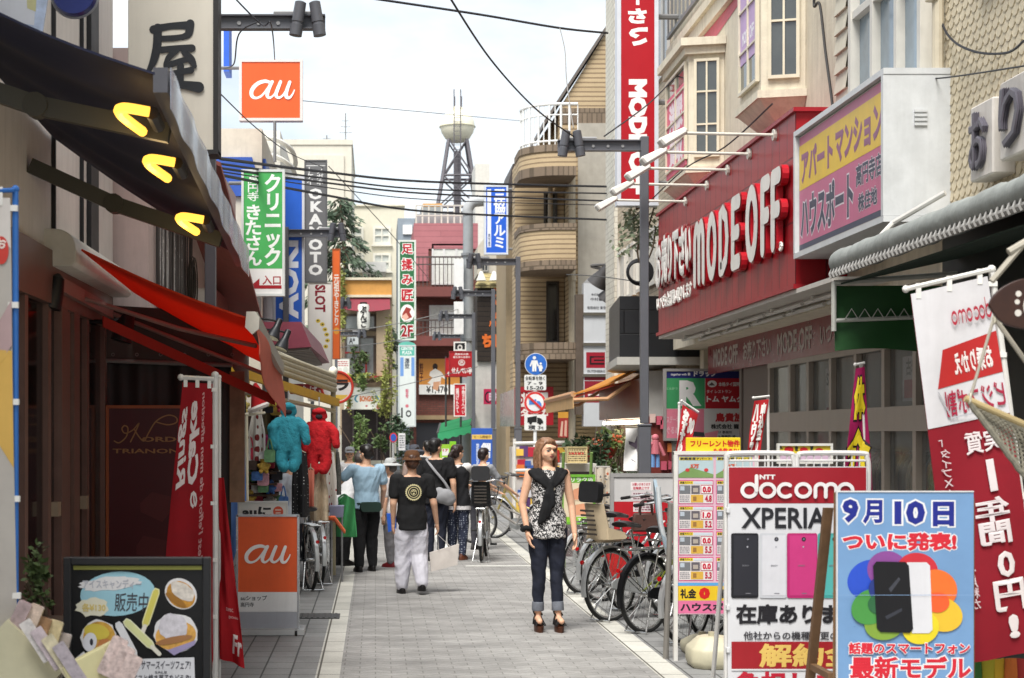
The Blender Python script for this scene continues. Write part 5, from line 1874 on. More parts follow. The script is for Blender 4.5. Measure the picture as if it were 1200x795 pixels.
m.sheet(lambda u,v: P(513,508,47).lerp(P(552,499,47),u) + Vector((0,0,-.18 * v - (.05 * abs(math.sin(u * 14)) if v > .9 else 0))),24,2,.02)
m.build('valance',M((56,156,104),rough=.6),t)
m = MB()
m.tube([P(516,497,52),P(513,508,47)],.04,6)
m.tube([P(556,485,52),P(552,499,47)],.04,6)
m.build('rod',(60,60,60),t)
# ---------------------------------------------------------------- right-hand shops further along
t = thing('flower_shop','brown fronted flower shop with lit tubes under a wooden fascia','shop',(4.6,34,0))
m = MB()
def box_px(m,x,y0,y1,z0,z1,d):   # slab on the street-facing plane x
 m.box(x,x + d,y0,y1,z0,z1)
m.box(4.25,4.6,25.2,30.8,1.95,2.58)
m.build('fascia',M((112,62,44),rough=.35,var=.4,scale=2.5,spec=.8,dirt=.3),t)
m = MB()
m.box(4.2,4.615,24.9,25.18,1.9,2.66)
m.build('sign_end',(176,174,168),t)
m = MB()
for i in range(3):
 m.box(4.28,4.5,25.5 + i * 1.8,26.9 + i * 1.8,1.86,1.92)
m.build('lamp_tube',M((255,244,214),emit=2.2,var=0),t)
m = MB()
m.box(4.6,4.615,25.0,31.5,0,1.945)
m.build('inner_wall',M((86,60,46),rough=.8,var=.5,scale=3),t)
t = thing('orange_awning','orange retractable awning reaching out over the right pavement','awning',(3.4,36,2.4))
m = MB()
A0,A1 = P(752,431,27),P(716,443,31.3)
B0,B1 = P(672,462,27),P(640,470,31.3)
m.sheet(lambda u,v: (A0.lerp(A1,u)).lerp(B0.lerp(B1,u),v) + Vector((0,0,-.06 * math.sin(v * PI))),8,6,.025)
m.build('cover',cloth((222,160,76)),t)
m = MB()
m.sheet(lambda u,v: B0.lerp(B1,u) + Vector((0,0,-.02 - v * .22)),8,2,.02)
m.build('valance',M((196,160,112),rough=.7),t)
m = MB()
m.tube([A0 + Vector((0,.05,-.12)),A0.lerp(B0,.5) + Vector((0,0,-.3)),B0 + Vector((0,0,-.1))],.035,8)
m.tube([A1 + Vector((0,.05,-.12)),A1.lerp(B1,.5) + Vector((0,0,-.3)),B1 + Vector((0,0,-.1))],.035,8)
m.tube([B0,B1],.05,8)
m.build('folding_arm',M((196,150,110),rough=.5),t)
m = MB()
A2 = Vector((0,0,-.16))
m.sheet(lambda u,v: (A0.lerp(A1,u)).lerp(B0.lerp(B1,u),v) + A2 + Vector((0,0,.1 * v)),6,6,.02)
m.build('red_lining',cloth((160,60,40)),t)
# flower shop goods
r = random.Random(5)
for i,(px,py,Y,lab,mt) in enumerate(((712,540,27,'tall loose plant with pale flowers in front of the flower shop',leaf_g[0]),(728,520,28,'climbing white flowered plant left of the bird flag',M((150,156,120),rough=.7,var=.5,scale=20)),(700,533,26,'low leafy pot plant in front of the flower shop tubes',leaf_g[2]),(735,553,25,'grey green bedding plants at the foot of the bird flag',M((120,130,110),rough=.7,var=.4,scale=20)),(681,535,28,'small round dark green pot plants on the shop wall',leaf_g[2]))):
 shrub('flower_plant',lab,'plant',P(px,py,Y),(.28,.3,.42),330,.09,mt,40 + i,trunk=0.0)
for i,(px,py,lab) in enumerate(((699,540,'brown hanging basket with trailing plants at the flower shop'),(712,527,'terracotta basket hanging higher at the flower shop'))):
 t = thing('hanging_basket',lab,'basket',P(px,py,26.4))
 c = P(px,py,26.4)
 m = MB()
 m.lathe([(.05,-.14),(.12,-.1),(.17,.05),(.18,.06),(.15,.06)],c,14)
 m.build('bowl',(120,64,40),t)
 m = MB()
 for k in range(3):
  a = k * 2.1
  m.tube([c + Vector((.16 * math.cos(a),.16 * math.sin(a),.05)),c + Vector((0,0,.55))],.006,4)
 m.build('chain',(90,80,70),t)
 m = MB()
 leaf_mass(m,c + Vector((0,0,.1)),(.25,.25,.16),160,.09,r)
 m.build('foliage',leaf_g[i],t,smooth=0)
 m = MB()
 for k in range(26):
  p = c + Vector((r.uniform(-.24,.24),r.uniform(-.24,.1),r.uniform(.0,.25)))
  m.ball(p,.03,6,4)
 m.build('blossoms',(176,50,50) if i == 0 else (196,96,60),t)
# shoe/toy rack in red
t = thing('goods_rack','rack of red and blue packets hanging left of the lamp post base','rack',P(776,600,24))
t.location.z = 0
c = P(776,508,24)
m = MB()
m.box(c.x - .22,c.x + .26,24,24.3,0,1.95)
m.build('frame',(110,44,36),t)
for k in range(22):
 m = MB()
 x,z = c.x - .2 + r.random() * .4,.5 + r.random() * 1.4
 m.box(x,x + .08,23.94,23.985,z,z + .13)
 m.build('packet',r.choice([(170,40,40),(210,120,60),(60,110,180),(210,180,170),(200,90,110),(120,30,40)]),t)
t = thing('doll','small standing doll in a pink top and blue trousers hung beside the lamp post','doll',P(768,545,22))
c = P(768,527,22)
m = MB()
m.ball(c + Vector((0,0,.16)),.05,10,8)
m.tube([c + Vector((-.14,0,-.02)),c + Vector((-.05,0,.08)),c + Vector((.05,0,.08)),c + Vector((.12,0,-.08))],.025,8)
m.tube([c + Vector((0,0,.13)),c + Vector((0,0,-.06))],[.045,.06],10)
m.build('body',(196,110,120),t)
m = MB()
for s in (-1,1):
 m.tube([c + Vector((.03 * s,0,-.065)),c + Vector((.035 * s,0,-.24))],.028,8)
m.build('trousers',(110,150,200),t)
# railing, box signs and paper boards near the right kerb
t = thing('barrier_rail','white painted pipe barrier in front of the striped brick block','barrier',P(640,600,30))
t.location.z = 0
m = MB()
for px in (603,640,672,704):
 p = P(px,508,30); p.z = 0
 m.tube([p,p + Vector((0,0,1.62 - .02))],.03,8)
a,c = P(602,520,30),P(706,518,30)
m.tube([a,c],.035,8)
m.tube([a + Vector((0,0,-.5)),c + Vector((0,0,-.5))],.03,8)
m.build('pipe',(214,212,206),t)
t = thing('goods_stall','stall of brightly coloured magazines behind the barrier','stall',P(640,600,30.6))
t.location.z = 0
m = MB()
a,c = P(600,524,30.6),P(672,600,30.6)
m.box(a.x,c.x,30.6,31.2,0,1.44)
m.build('rack',(196,190,184),t)
for k in range(46):
 x,z = a.x + r.random() * (c.x - a.x - .2),.15 + r.random() * 1.2
 m = MB()
 d = r.uniform(.012,.06)
 m.box(x,x + r.uniform(.1,.2),30.595 - d,30.598,z,z + r.uniform(.1,.25))
 m.build('magazine',r.choice([(200,60,50),(220,200,190),(60,90,160),(230,190,80),(214,120,60),(90,60,110),(210,210,214),(180,40,60)]),t)
t = thing('box_sign','small cream box sign with lines of coloured writing on the grey cabinet','sign',P(676,545,22))
sign('box_sign','','sign',(664.5,524,688,543),22,(226,206,154),(196,178,130),.25,printed_lines(666,526.5,686.5,541.5,6,(130,110,80)) + printed_lines(667,530,684,534,1,(190,70,60)),parent=t,bw=.01)
t = thing('grey_cabinet','grey roadside cabinet with a cream top under the small box sign','cabinet',P(677,600,22.3))
t.location.z = 0
a,c = P(659,553,22.3),P(695,543.5,22.3)
m = MB()
m.box(a.x,c.x,22.3,22.8,0,a.z)
m.build('body',(104,92,92),t)
m = MB()
m.box(a.x - .04,c.x + .04,22.25,22.85,a.z + .002,c.z)
m.build('top',(206,202,192),t)
s_ = sign('massage_board','green framed A board advertising massage with two pictures of hands','sign',(658,557,697,614),20.5,(222,206,176),(110,170,56),.05,
     [('r',658.5,558,696.5,566,(112,176,60)),('t','リラク',669,559.5,688,565,(230,232,220),{'bold': .03}),('t','店',689,559.5,695,565,(230,232,220),{'bold': .03}),('p',[(668,586),(672,574),(680,571),(694,576),(694,585)],(214,150,116)),('p',[(682,575),(694,569),(694,578),(684,580)],(120,96,76)),('p',[(668,604),(674,592),(684,590),(694,600),(694,604)],(220,156,120)),('r',668,586.5,694,587.5,(190,160,130)),('r',658.5,606,696.5,614,(140,196,60)),('t','T-0800',677,607.5,695,612.5,(232,234,216),{'bold': .03})],bw=.025)
m = MB()
for px in (661,694):
 p = P(px,614,20.5)
 m.tube([(p.x,20.5,0),(p.x,20.52,p.z)],.02,6)
 m.tube([(p.x,21.0,0),(p.x,20.55,p.z + .9)],.02,6)
m.build('leg',(120,150,80),s_)
t = thing('floral_cloth','pale cloth printed with small orange and grey flowers beside the massage board','cloth',P(706,620,20.8))
m = MB()
a,c = P(698,618,20.8),P(715,548,20.8)
m.sheet(lambda u,v: (a.x + (c.x - a.x) * u,20.8 + .03 * math.sin(u * 11),a.z + (c.z - a.z) * v),10,6,.01)
m.build('fabric',M((206,196,180),rough=.8),t)
paint(t,FRONT((0,20.74,0)),[('e',x,y,x + r.uniform(1.5,3),y + r.uniform(1.5,3.5),r.choice([(196,110,80),(120,116,110),(170,150,120)])) for x,y in [(r.uniform(699,712),r.uniform(552,612)) for _ in range(46)]],20.74)
a = P(698,0,20.8).x
m = MB()
m.tube([(a,20.83,0),(a,20.83,c.z)],.02,6)
m.tube([(c.x,20.83,0),(c.x,20.83,c.z)],.02,6)
m.tube([(a,20.83,c.z),(c.x,20.83,c.z)],.02,6)
m.build('rack',(150,146,140),t)
Y = 17.6
s_ = sign('standing_signboard','grey and red standing signboard with taped paper notices behind the bicycles','sign',(716,556,792,648),Y,(196,194,192),(150,148,146),.06,
     [('r',717,588,791,647,(178,28,38)),('r',739,565,763,575,(226,218,216)),('t','お願いがあります',741,566,762,569.5,(196,60,80),{'bold': .02}),('t','駐輪禁止です',742,570.5,761,574,(196,60,80),{'bold': .02}),('r',740,576,765,587,(210,200,200)),('r',742,589,766,600,(222,214,212))] + printed_lines(742,577.5,764,586,3,(140,110,116)) + printed_lines(744,590.5,765,599,3,(150,110,120)) + [('t','0-7',746,610,780,620,(232,226,222),{'bold': .04})],bw=.03)
m = MB()
for px in (720,788):
 p = P(px,648,Y)
 m.box(p.x - .02,p.x + .02,Y + .062,Y + .1,0,p.z + .3)
m.build('leg',(130,130,130),s_)
# white flag with a bird
t = thing('bird_flag','white hanging flag with a dark flying bird silhouette behind the lamp post','flag',P(745,552,23))
def flag_map(x,y,z):
 p = P(x,y,23)
 return Vector((p.x,23 - z + .05 * math.sin((y - 500) * .12 + x * .15),p.z))
m = MB()
m.sheet(lambda u,v: flag_map(733 + u * 24 - 2 * v * (1 - u),502 + v * 50,0),8,14,.008)
m.build('fabric',M((216,214,210),rough=.8),t)
m = MB()
for q in ([(752,502),(756,502),(750,520),(752,530),(748,534),(746,526),(737,521),(736,517),(744,519),(747,510)],[(740,538),(744,541),(749,549),(746,551)],[(748,538),(753,544),(755,550),(750,546)]):
 m.add([flag_map(x,y,.012) for x,y in q],[tuple(range(len(q)))])
m.build('printed_bird',(84,74,86),t,smooth=0)
m = MB()
m.tube([P(732,500,23.02),P(758,501,23.02)],.015,6)
m.build('rod',(150,140,120),t)
# narrow hanging red and yellow cloth under the orange awning
sign('hanging_cloth','red and yellow cloth sign hanging below the tip of the orange awning','banner',(654,483,666,513),33,(160,52,50),None,.02,[('r',654,483,666,490,(206,150,60)),('p',[(656,511),(658,494),(660,494),(659,512)],(214,180,160)),('p',[(661,511),(662,493),(664.5,493),(664,512)],(214,170,150))])
# ---------------------------------------------------------------- tall cloth banners on poles
def nobori(name,label,top_l,top_r,bot_l,bot_r,Y,col,items,pole_px,group=None,wave=.03,pole_col=(216,214,208),seed=0,band=None,pole_top=None,pole_bot=None,pr=.014,tabs=True,bar=True,yl=0):
 """cloth whose four corners are photo pixels at depth Y; items use unit cloth coordinates (0..1, 0 at the top)"""
 t = thing(name,label,'banner',P(pole_px[1][0],pole_px[1][1],Y),group=group)
 TL,TR,BL_,BR = P(*top_l,Y),P(*top_r,Y),P(*bot_l,Y),P(*bot_r,Y)
 TL.y += yl; BL_.y += yl
 r = random.Random(seed)
 p1,p2 = r.uniform(0,6),r.uniform(0,6)
 def mp_(x,y,z):
  u,v = x,y
  p = (TL.lerp(TR,u)).lerp(BL_.lerp(BR,u),v)
  p.y += wave * (math.sin(u * 5 + v * 7 + p1) * (.2 + v) + .5 * math.sin(u * 11 - v * 9 + p2) * v) - z
  return p
 m = MB()
 m.sheet(lambda u,v: mp_(u,v,0),12,28,.004)
 m.build('cloth',cloth(col,.25),t)
 if band:
  for (v0,v1,c2) in band:
   m = MB()
   m.sheet(lambda u,v: mp_(u,v0 + (v1 - v0) * v,.004),12,12,.003)
   m.build('cloth_panel',M(c2,rough=.75,var=.05,key='banner_cloth'),t)
 paint(t,None,items,0,px=False,mapf=lambda x,y,z: mp_(x,-y,z * 1.8 + .003),sub=16)
 m = MB()
 a,c = P(*pole_px[0],Y + .02),P(*pole_px[1],Y + .02)
 m.tube([a,c],pr,8)
 m.ball(a,pr * 1.3,8,6)
 m.build('pole',M(pole_col,rough=.4),t)
 if bar:
  m = MB()
  d = (TR - TL)
  m.tube([TL - d * .06 + Vector((0,0,.03)),TR + d * .04 + Vector((0,0,.03))],pr * .75,6)
  m.ball(TL - d * .06 + Vector((0,0,.03)),pr * 1.1,8,6)
  m.build('cross_bar',M(pole_col,rough=.4),t)
 if tabs:
  m = MB()
  pd = (c - a)
  for k in range(6):
   v = .02 + k * .19
   side = 1 if abs(pole_px[0][0] - top_r[0]) < abs(pole_px[0][0] - top_l[0]) else 0
   q = mp_(side,v,0)
   q2 = a + pd * ((a.z - q.z) / max(a.z - c.z,.01))
   mid = (q + q2) / 2
   hw = max(abs(q.x - q2.x) / 2 + .012,.02)
   m.box(mid.x - hw,mid.x + hw,mid.y - .012,mid.y + .006,mid.z - .012,mid.z + .012)
  for k in range(3):
   q = mp_(.1 + .4 * k,0,0)
   m.box(q.x - .012,q.x + .012,q.y - .008,q.y + .004,q.z - .03,q.z + .045)
  m.build('loop',(226,224,218),t)
 return t
w_ = (228,222,216)
nobori('banner','small red and white banner leaning in front of the tenant board',(800,474),(818,486),(791,535),(806,535),17.5,(196,40,46),[('t','おすすめ',.1,-.95,.5,-.05,w_,{'vert': True,'bold': .09}),('t','30',.55,-.5,.95,-.15,w_,{'bold': .09})],((796,473),(794,600)),'small red banners over the estate board',.02,seed=1,tabs=False)
nobori('banner','small red and white banner leaning by the shop window shutter',(884,470),(901,468),(873,545),(888,545),15.5,(192,34,42),[('t','ハウス',.05,-.95,.45,-.05,w_,{'vert': True,'bold': .09}),('t','申込金0',.5,-.8,.92,-.05,w_,{'vert': True,'bold': .07})],((900,466),(901,600)),'small red banners over the estate board',.02,seed=2,tabs=False)
nobori('banner','magenta banner with bold yellow characters edged in black before the shop window',(1003,432),(1013,430),(983,600),(1024,600),12.3,(172,26,92),[('t','体',.1,-.36,.9,-.06,(226,200,40),{'bold': .07,'ol': ((40,20,30),.05)}),('t','介',.0,-.78,1.0,-.42,(226,200,40),{'bold': .07,'ol': ((40,20,30),.05)})],((1009,428),(1022,700)),None,.02,seed=3,tabs=False)
# ---------------------------------------------------------------- overhead wires
def wire(label,pts,r=.012,col=(40,40,44)):
 t = MB()
 r *= .8
 t.tube(smooth_path([P(*p) if len(p) == 3 else p for p in pts],8),r,5)
 o = t.build('overhead_wire',M(col,rough=.6,var=0))
 tag(o,label,'wire')
 return o
wire('thick black cable crossing the sky near the top of the street',[(433,-2,22),(560,17,23),(655,33,24),(712,39,25.3)],.022)
wire('black wire slanting down from the top edge to the tall lamp arm',[(520,-14,12),(575,70,14.5),(628,128,17),(672,160,18.6)],.011)
wire('pale thin wire strung in front of the water tower',[(352,118,24),(480,130,27),(612,142,36)],.008,(120,124,130))
wire('twisted pale wire hanging from the thick cable to the lamp arm',[(656,33,24),(662,60,23),(664,95,21.5),(672,150,18.7)],.009,(130,126,120))
for i,(y0,y1,y2,rr,lab) in enumerate(((186,205,215,.028,'topmost of the black cables sagging across the street below the water tower'),(192,214,223,.02,'second of the black cables sagging across the street'),(197,219,232,.022,'third of the black cables sagging across the street'),(201,226,237,.012,'thin cable under the third black cable'),(205,240,254,.026,'lowest of the black cables sagging across the street'))):
 wire(lab,[(258,y0,20),(380,(y0 + y1) / 2 + 6,26),(500,y1 + 8,30),(720,y2 + 4,32)],rr)
wire('thin wire slanting down over the cedar tree',[(385,195,30),(450,265,40),(480,300,47),(505,330,60)],.012)
wire('pale wire crossing the street below the far lamps',[(330,388,30),(440,384,40),(540,362,50)],.014,(150,150,146))
wire('thin dark wire across the restaurant front',[(392,408,50),(470,398,50),(545,372,50)],.014,(90,90,90))
wire('slack wire low in front of the restaurant sign',[(400,467,45),(470,452,45),(560,430,45)],.012,(80,80,80))
wire('wire from the lamp arm slanting up to the bay window',[(708,160,18.7),(760,122,20),(800,84,22),(836,70,22)],.011)
wire('black wire running down from the red fascia to the pole',[(740,258,24),(800,200,20),(850,172,18),(905,122,16)],.011)
wire('cable looping along the plaster wall above the cube signs',[(1092,-10,13),(1110,40,12.6),(1140,60,12),(1180,62,11.4),(1200,48,11)],.012)
wire('wire from the estate box sign to the plaster wall',[(1052,90,12.8),(1100,92,12.6),(1210,76,10.5)],.008)
wire('thin wire hanging from the left lamp arm to the orange square sign',[(258,-20,13),(305,28,13),(318,30,13.2),(322,70,23)],.009)
wire('tangled wire below the left lamp arm',[(304,25,13),(280,40,14),(274,75,16),(262,80,18)],.009)
wire('wire running from the left lamp to the clinic sign',[(258,110,16),(300,150,20),(340,180,26),(378,196,30)],.009)
wire('thin wire over the black boxed canopy',[(664,322,33),(700,324,30),(745,330,26)],.012,(70,70,70))
wire('wire from the spot lamps to the cream building',[(716,322,33),(755,332,30),(800,336,26)],.01,(70,70,70))
t = thing('cable_loop','loop of black spare cable hanging behind the tall lamp post','cable',P(748,318,26))
m = MB()
for i in range(5):
 m.ring(P(748 + i * .5,319,26 + i * .01),.16 + i * .012,.016,(1,0,0),(0,0,1),24,5)
m.build('coil',(34,34,36),t)
# ---------------------------------------------------------------- left foreground
navy = M((28,32,56),rough=.8,var=.12,scale=3)
t = thing('dark_awning','big dark navy awning with glowing yellow lamps along its front bar','awning',(-1.6,9.5,3.3))
near_b,near_f = Vector((-2.28,7.6,3.95)),Vector((-1.06,7.8,3.43))
far_b,far_f = Vector((-2.28,11.5,3.80)),Vector((-.985,11.6,2.98))
m = MB()
m.sheet(lambda u,v: near_b.lerp(near_f,u).lerp(far_b.lerp(far_f,u),v) + Vector((0,0,-.05 * math.sin(u * PI) + .018 * math.sin(v * 34) * math.sin(u * PI))),10,40,.012)
m.build('cover',navy,t)
m = MB()
d = far_f - near_f
for s,w1 in ((0,.035),):
 a,c = near_f + Vector((.03,0,-.02)),far_f + Vector((.03,0,-.02))
 m.hexa([a + Vector((-.04,0,-.07)),a + Vector((.03,0,-.07)),c + Vector((.03,0,-.07)),c + Vector((-.04,0,-.07)),a + Vector((-.04,0,.05)),a + Vector((.03,0,.05)),c + Vector((.03,0,.05)),c + Vector((-.04,0,.05))])
m.build('front_bar',M((84,84,90),rough=.45),t)
m = MB()
m.sheet(lambda u,v: (near_f + Vector((.075,0,.03))).lerp(far_f + Vector((.075,0,.03)),u) + Vector((.006 * math.sin(u * 40),0,-v * (.20 + .01 * math.sin(u * 23)))),60,4,.004)
m.build('clear_valance',M((176,186,204),rough=.15,spec=.9,alpha=.55,var=.25,scale=7),t)
olive = M((62,60,50),rough=.5,dirt=.2)
for v,lab in ((.18,0),(.80,1)):
 bk,ft = near_b.lerp(far_b,v),near_f.lerp(far_f,v)
 el = bk.lerp(ft,.42) + Vector((0,.05,-.28))
 m = MB()
 for a,c in ((bk + Vector((0,0,-.36)),el),(el,ft + Vector((-.03,0,-.08)))):
  dd = (c - a).normalized()
  sd = Vector((0,1,0))
  up = dd.cross(sd).normalized()
  h,w2 = .05,.035
  m.hexa([p + sd * i * w2 + up * j * h for p in (a,c) for i,j in ((-1,-1),(1,-1),(1,1),(-1,1))])
 m.tube([el + Vector((0,-.05,0)),el + Vector((0,.05,0))],.065,12)
 m.build('folding_arm',olive,t)
glow = M((248,180,66),emit=.85,var=0)
for v in (.10,.33,.66):
 c = near_f.lerp(far_f,v) + Vector((-.06,0,-.1))
 m = MB()
 L = .36
 dd = d.normalized()
 pts = [c + dd * -L / 2 + Vector((.0,0,-.02)),c + dd * -L / 2 + Vector((-.13,0,.0)),c + dd * (-L / 2 + .1) + Vector((-.16,0,.0)),c + dd * L / 2 + Vector((-.09,0,-.01))]
 m.tube(smooth_path(pts,5),.026,8)
 lp = m.build('lamp',glow,t)
 m = MB()
 m.tube([c + dd * -.1,c + dd * .12],.035,8)
 m.build('lamp_holder',(26,25,26),lp)
 ld = bpy.data.lights.new('lamp_light','POINT')
 ld.energy = 1.0
 ld.color = (1,.72,.35)
 ld.shadow_soft_size = .08
 lo = bpy.data.objects.new('lamp_light',ld)
 C.objects.link(lo)
 lo.location = c + Vector((-.14,0,-.08))
t = thing('red_awning','bright red retractable awning with a white cassette end over the cake shop','awning',(-1.7,12,2.6))
red_c = cloth((228,84,50),.6)
nb,nf = Vector((-2.05,11.3,2.98)),Vector((-.88,11.35,2.5))
fb_,ff = Vector((-2.05,13.75,2.9)),Vector((-.84,13.9,2.25))
m = MB()
m.sheet(lambda u,v: nb.lerp(nf,u).lerp(fb_.lerp(ff,u),v) + Vector((0,0,-.03 * math.sin(u * PI))),10,12,.014)
m.build('cover',red_c,t)
# cassette running along the wall with rounded white end
cas = []
for a in range(0,91,15):
 cas.append((-.18 + .18 * math.sin(R(a)),.10 + .17 * math.cos(R(a)) - 0))
prof = [(-.42,0.0),(-.03,0.0),(0,.03)] + [(-.14 + .14 * math.cos(R(a)),.12 + .14 * math.sin(R(a))) for a in range(0,91,15)] + [(-.42,.27)]
m = MB()
m.prism(Fr((-2.08,11.25,2.86),(1,0,0),(0,0,1),(0,-1,0)),prof,-2.6,0)
m.build('cassette',M((206,202,190),rough=.4,dirt=.1),t,bevel=.006)
m = MB()
a,c = nf + Vector((.02,0,0)),ff + Vector((.02,0,0))
m.hexa([p + Vector((i * .035,0,j * .05)) for p in (a,c) for i,j in ((-1,-1),(1,-1),(1,1),(-1,1))])
m.build('front_bar',M((150,148,138),rough=.5,dirt=.2),t)
m = MB()
m.prism(Fr(nf + Vector((.02,-.02,0)),(1,0,0),(0,0,1),(0,-1,0)),[(-.05,-.06),(.0,-.11),(.045,-.07),(.05,.01),(.02,.05),(-.04,.05)],-.02,.02)
m.build('end_cap',M((206,202,192),rough=.4),t)
m = MB()
m.sheet(lambda u,v: (nf + Vector((.04,0,-.05))).lerp(ff + Vector((.04,0,-.05)),u) + Vector((.03 * math.sin(u * 6 + v * 2),0,-v * (.20 + .16 * u))),10,5,.008)
m.build('valance',cloth((228,140,120),.5),t)
m = MB()
m.tube([Vector((-2.2,12.3,2.72)),Vector((-1.5,12.4,2.5)),nf + Vector((-.02,.9,-.14))],.018,8)
m.tube([Vector((-2.2,13.6,2.7)),Vector((-1.5,13.5,2.42)),ff + Vector((-.02,-.2,-.08))],.018,8)
m.hexa([Vector((-2.25,11.4,2.70)),Vector((-2.2,11.4,2.70)),Vector((-2.2,13.8,2.66)),Vector((-2.25,13.8,2.66)),Vector((-2.25,11.4,2.8)),Vector((-2.2,11.4,2.8)),Vector((-2.2,13.8,2.76)),Vector((-2.25,13.8,2.76))])
m.build('folding_arm',M((150,120,110),rough=.5),t)
# second lower red strip under it
m = MB()
m.sheet(lambda u,v: Vector((-2.0,11.9,2.56)).lerp(Vector((-.86,13.85,2.02)),u) + Vector((0,0,-.08 * v)),8,2,.01)
m.build('lower_strip',cloth((170,50,38),.4),t)
# spot lamps under it
for i,(px,py,Y) in enumerate(((62,345,11.3),(146,386,12.9))):
 c = P(px,py,Y)
 t = thing('spot_lamp',['big dark bell shaped spot lamp under the white awning cassette','smaller dark spot lamp hanging further inside the cake shop front'][i],'lamp',c)
 d = Vector((-.25,-.1,-.95)).normalized()
 U = d.orthogonal().normalized()
 m = MB()
 m.lathe([(.012,-.15),(.05,-.12),(.072,-.02),(.082,.06),(.084,.10),(.074,.101)],c,18,U,d.cross(U),d)
 m.build('shade',M((26,24,24),rough=.45),t)
 m = MB()
 m.lathe([(.005,.085),(.07,.09),(.005,.10)],c,16,U,d.cross(U),d)
 m.build('bulb',M((255,240,210),emit=3.0,var=0),t)
 m = MB()
 m.tube([c - d * .10,c + Vector((-.1,0,.06)),c + Vector((-.28,0,.06))],.018,8)
 m.box(c.x - .36,c.x - .28,c.y - .06,c.y + .06,c.z - .02,c.z + .16)
 m.build('arm',M((24,22,22),rough=.5),t)
# tarpaulin end screen with a wooden edge board
t = thing('tarpaulin_screen','dark brown tarpaulin end screen with eyelets closing the cake shop terrace','screen',(-1.7,13.7,0))
dk = M((46,38,36),rough=.6,var=.15,scale=2,spec=.4)
m = MB()
m.sheet(lambda u,v: Vector((-2.28 + 1.06 * u,13.7 + .02 * math.sin(u * 17 + v) + .012 * math.sin(u * 40),2.3 * (1 - v))),40,6,.01)
m.build('curtain',dk,t)
m = MB()
m.sheet(lambda u,v: Vector((-2.28 + 1.08 * u,13.62 + .01 * math.sin(u * 9),2.78 - .07 * u - v * (.47 - .04 * u))),20,4,.012)
m.build('top_flap',M((70,64,58),rough=.6,var=.12,scale=3),t)
m = MB()
m.tube([(-2.28,13.6,2.31),(-1.2,13.6,2.27)],.018,8)
for k in range(6):
 x = -2.2 + k * .2
 m.ring((x,13.59,2.36),.012,.004,(1,0,0),(0,0,1),10,5)
m.build('hem_bar',(120,118,114),t)
m = MB()
m.hexa([(-1.2,13.62,2.25),(-1.1,13.9,2.1),(-1.1,14.1,2.1),(-1.2,14.1,2.2),(-1.2,13.62,2.72),(-1.1,13.9,2.5),(-1.1,14.1,2.45),(-1.2,14.1,2.6)])
m.build('side_flap',M((88,82,74),rough=.7,dirt=.2),t)
m = MB()
m.box(-1.225,-1.10,13.62,13.66,1.12,2.22)
m.build('edge_board',M((124,98,76),rough=.7,var=.3,scale=6,dirt=.3),t)
Y = 13.56
gold = (156,112,66)
def curl_n(mb,mapf,z):
 def q(pts): return [(lambda p: (p.x,p.z))(P(x,y,Y)) for x,y in pts]
 for pts in ([(134,517),(140,519),(148,512),(150,502),(146,499),(143,503),(147,508),(156,504),(163,496),(158,508),(153,518)],[(158,504),(163,512),(169,517),(174,508),(183,494),(196,487),(206,489),(207,495),(197,498),(184,495)]):
  stroke(mb,mapf,q(pts),.011,z,.003)
  z += .001
t = sign('shop_placard','maroon placard with gold capitals and swirl on the dark tarpaulin','sign',(125,476,246,700),Y,(74,16,20),(150,78,36),.03,
     [('f',curl_n,gold),('t','ORDO',166,512,222,518,gold,{'bold': .03}),('t','TRIANON',132,526,210,531.5,gold,{'bold': .02})] +
     [('p',q,(88,30,30)) for q in ([(164,590),(178,577),(200,582),(200,600),(190,612),(165,600)],[(160,640),(168,628),(196,634),(192,655),(160,650)])],bw=.02)
# red banner on a white pole and its twin behind
nobori('banner','dark red banner with mirrored white script hanging on a white pole',(214,448),(249,450),(180,800),(250,800),10.4,(160,18,30),
       [('t','Cake',.35,-.34,.62,-.06,(220,206,204),{'rot': -90,'mirror': True,'bold': .04,'shear': .25}),('t','Rings',.02,-.36,.3,-.08,(220,206,204),{'rot': -90,'mirror': True,'bold': .03,'shear': .25}),('t',"C'est l'effort de mon affection",.68,-.62,.78,-.03,(206,150,150),{'rot': -90,'mirror': True,'shear': .3}),('t','の',.45,-.42,.62,-.36,(220,206,204),{'mirror': True,'bold': .05})],
       ((252,440),(252,880)),'red banners of the cake shop',.02,seed=4,pr=.02,pole_col=(206,204,200))
nobori('banner','bright red banner tail with white script fluttering behind the white pole',(256,560),(262,560),(258,772),(287,783),10.9,(182,24,34),
       [('t','Fr',.5,-.95,.98,-.84,(224,210,206),{'bold': .03,'shear': .3}),('t','avec',.35,-.72,.7,-.7,(210,150,150),{}),('t','gateau',.45,-.76,.9,-.74,(210,150,150),{})],
       ((257,442),(257,860)),'red banners of the cake shop',.03,seed=6,pr=.012,tabs=False,bar=False)
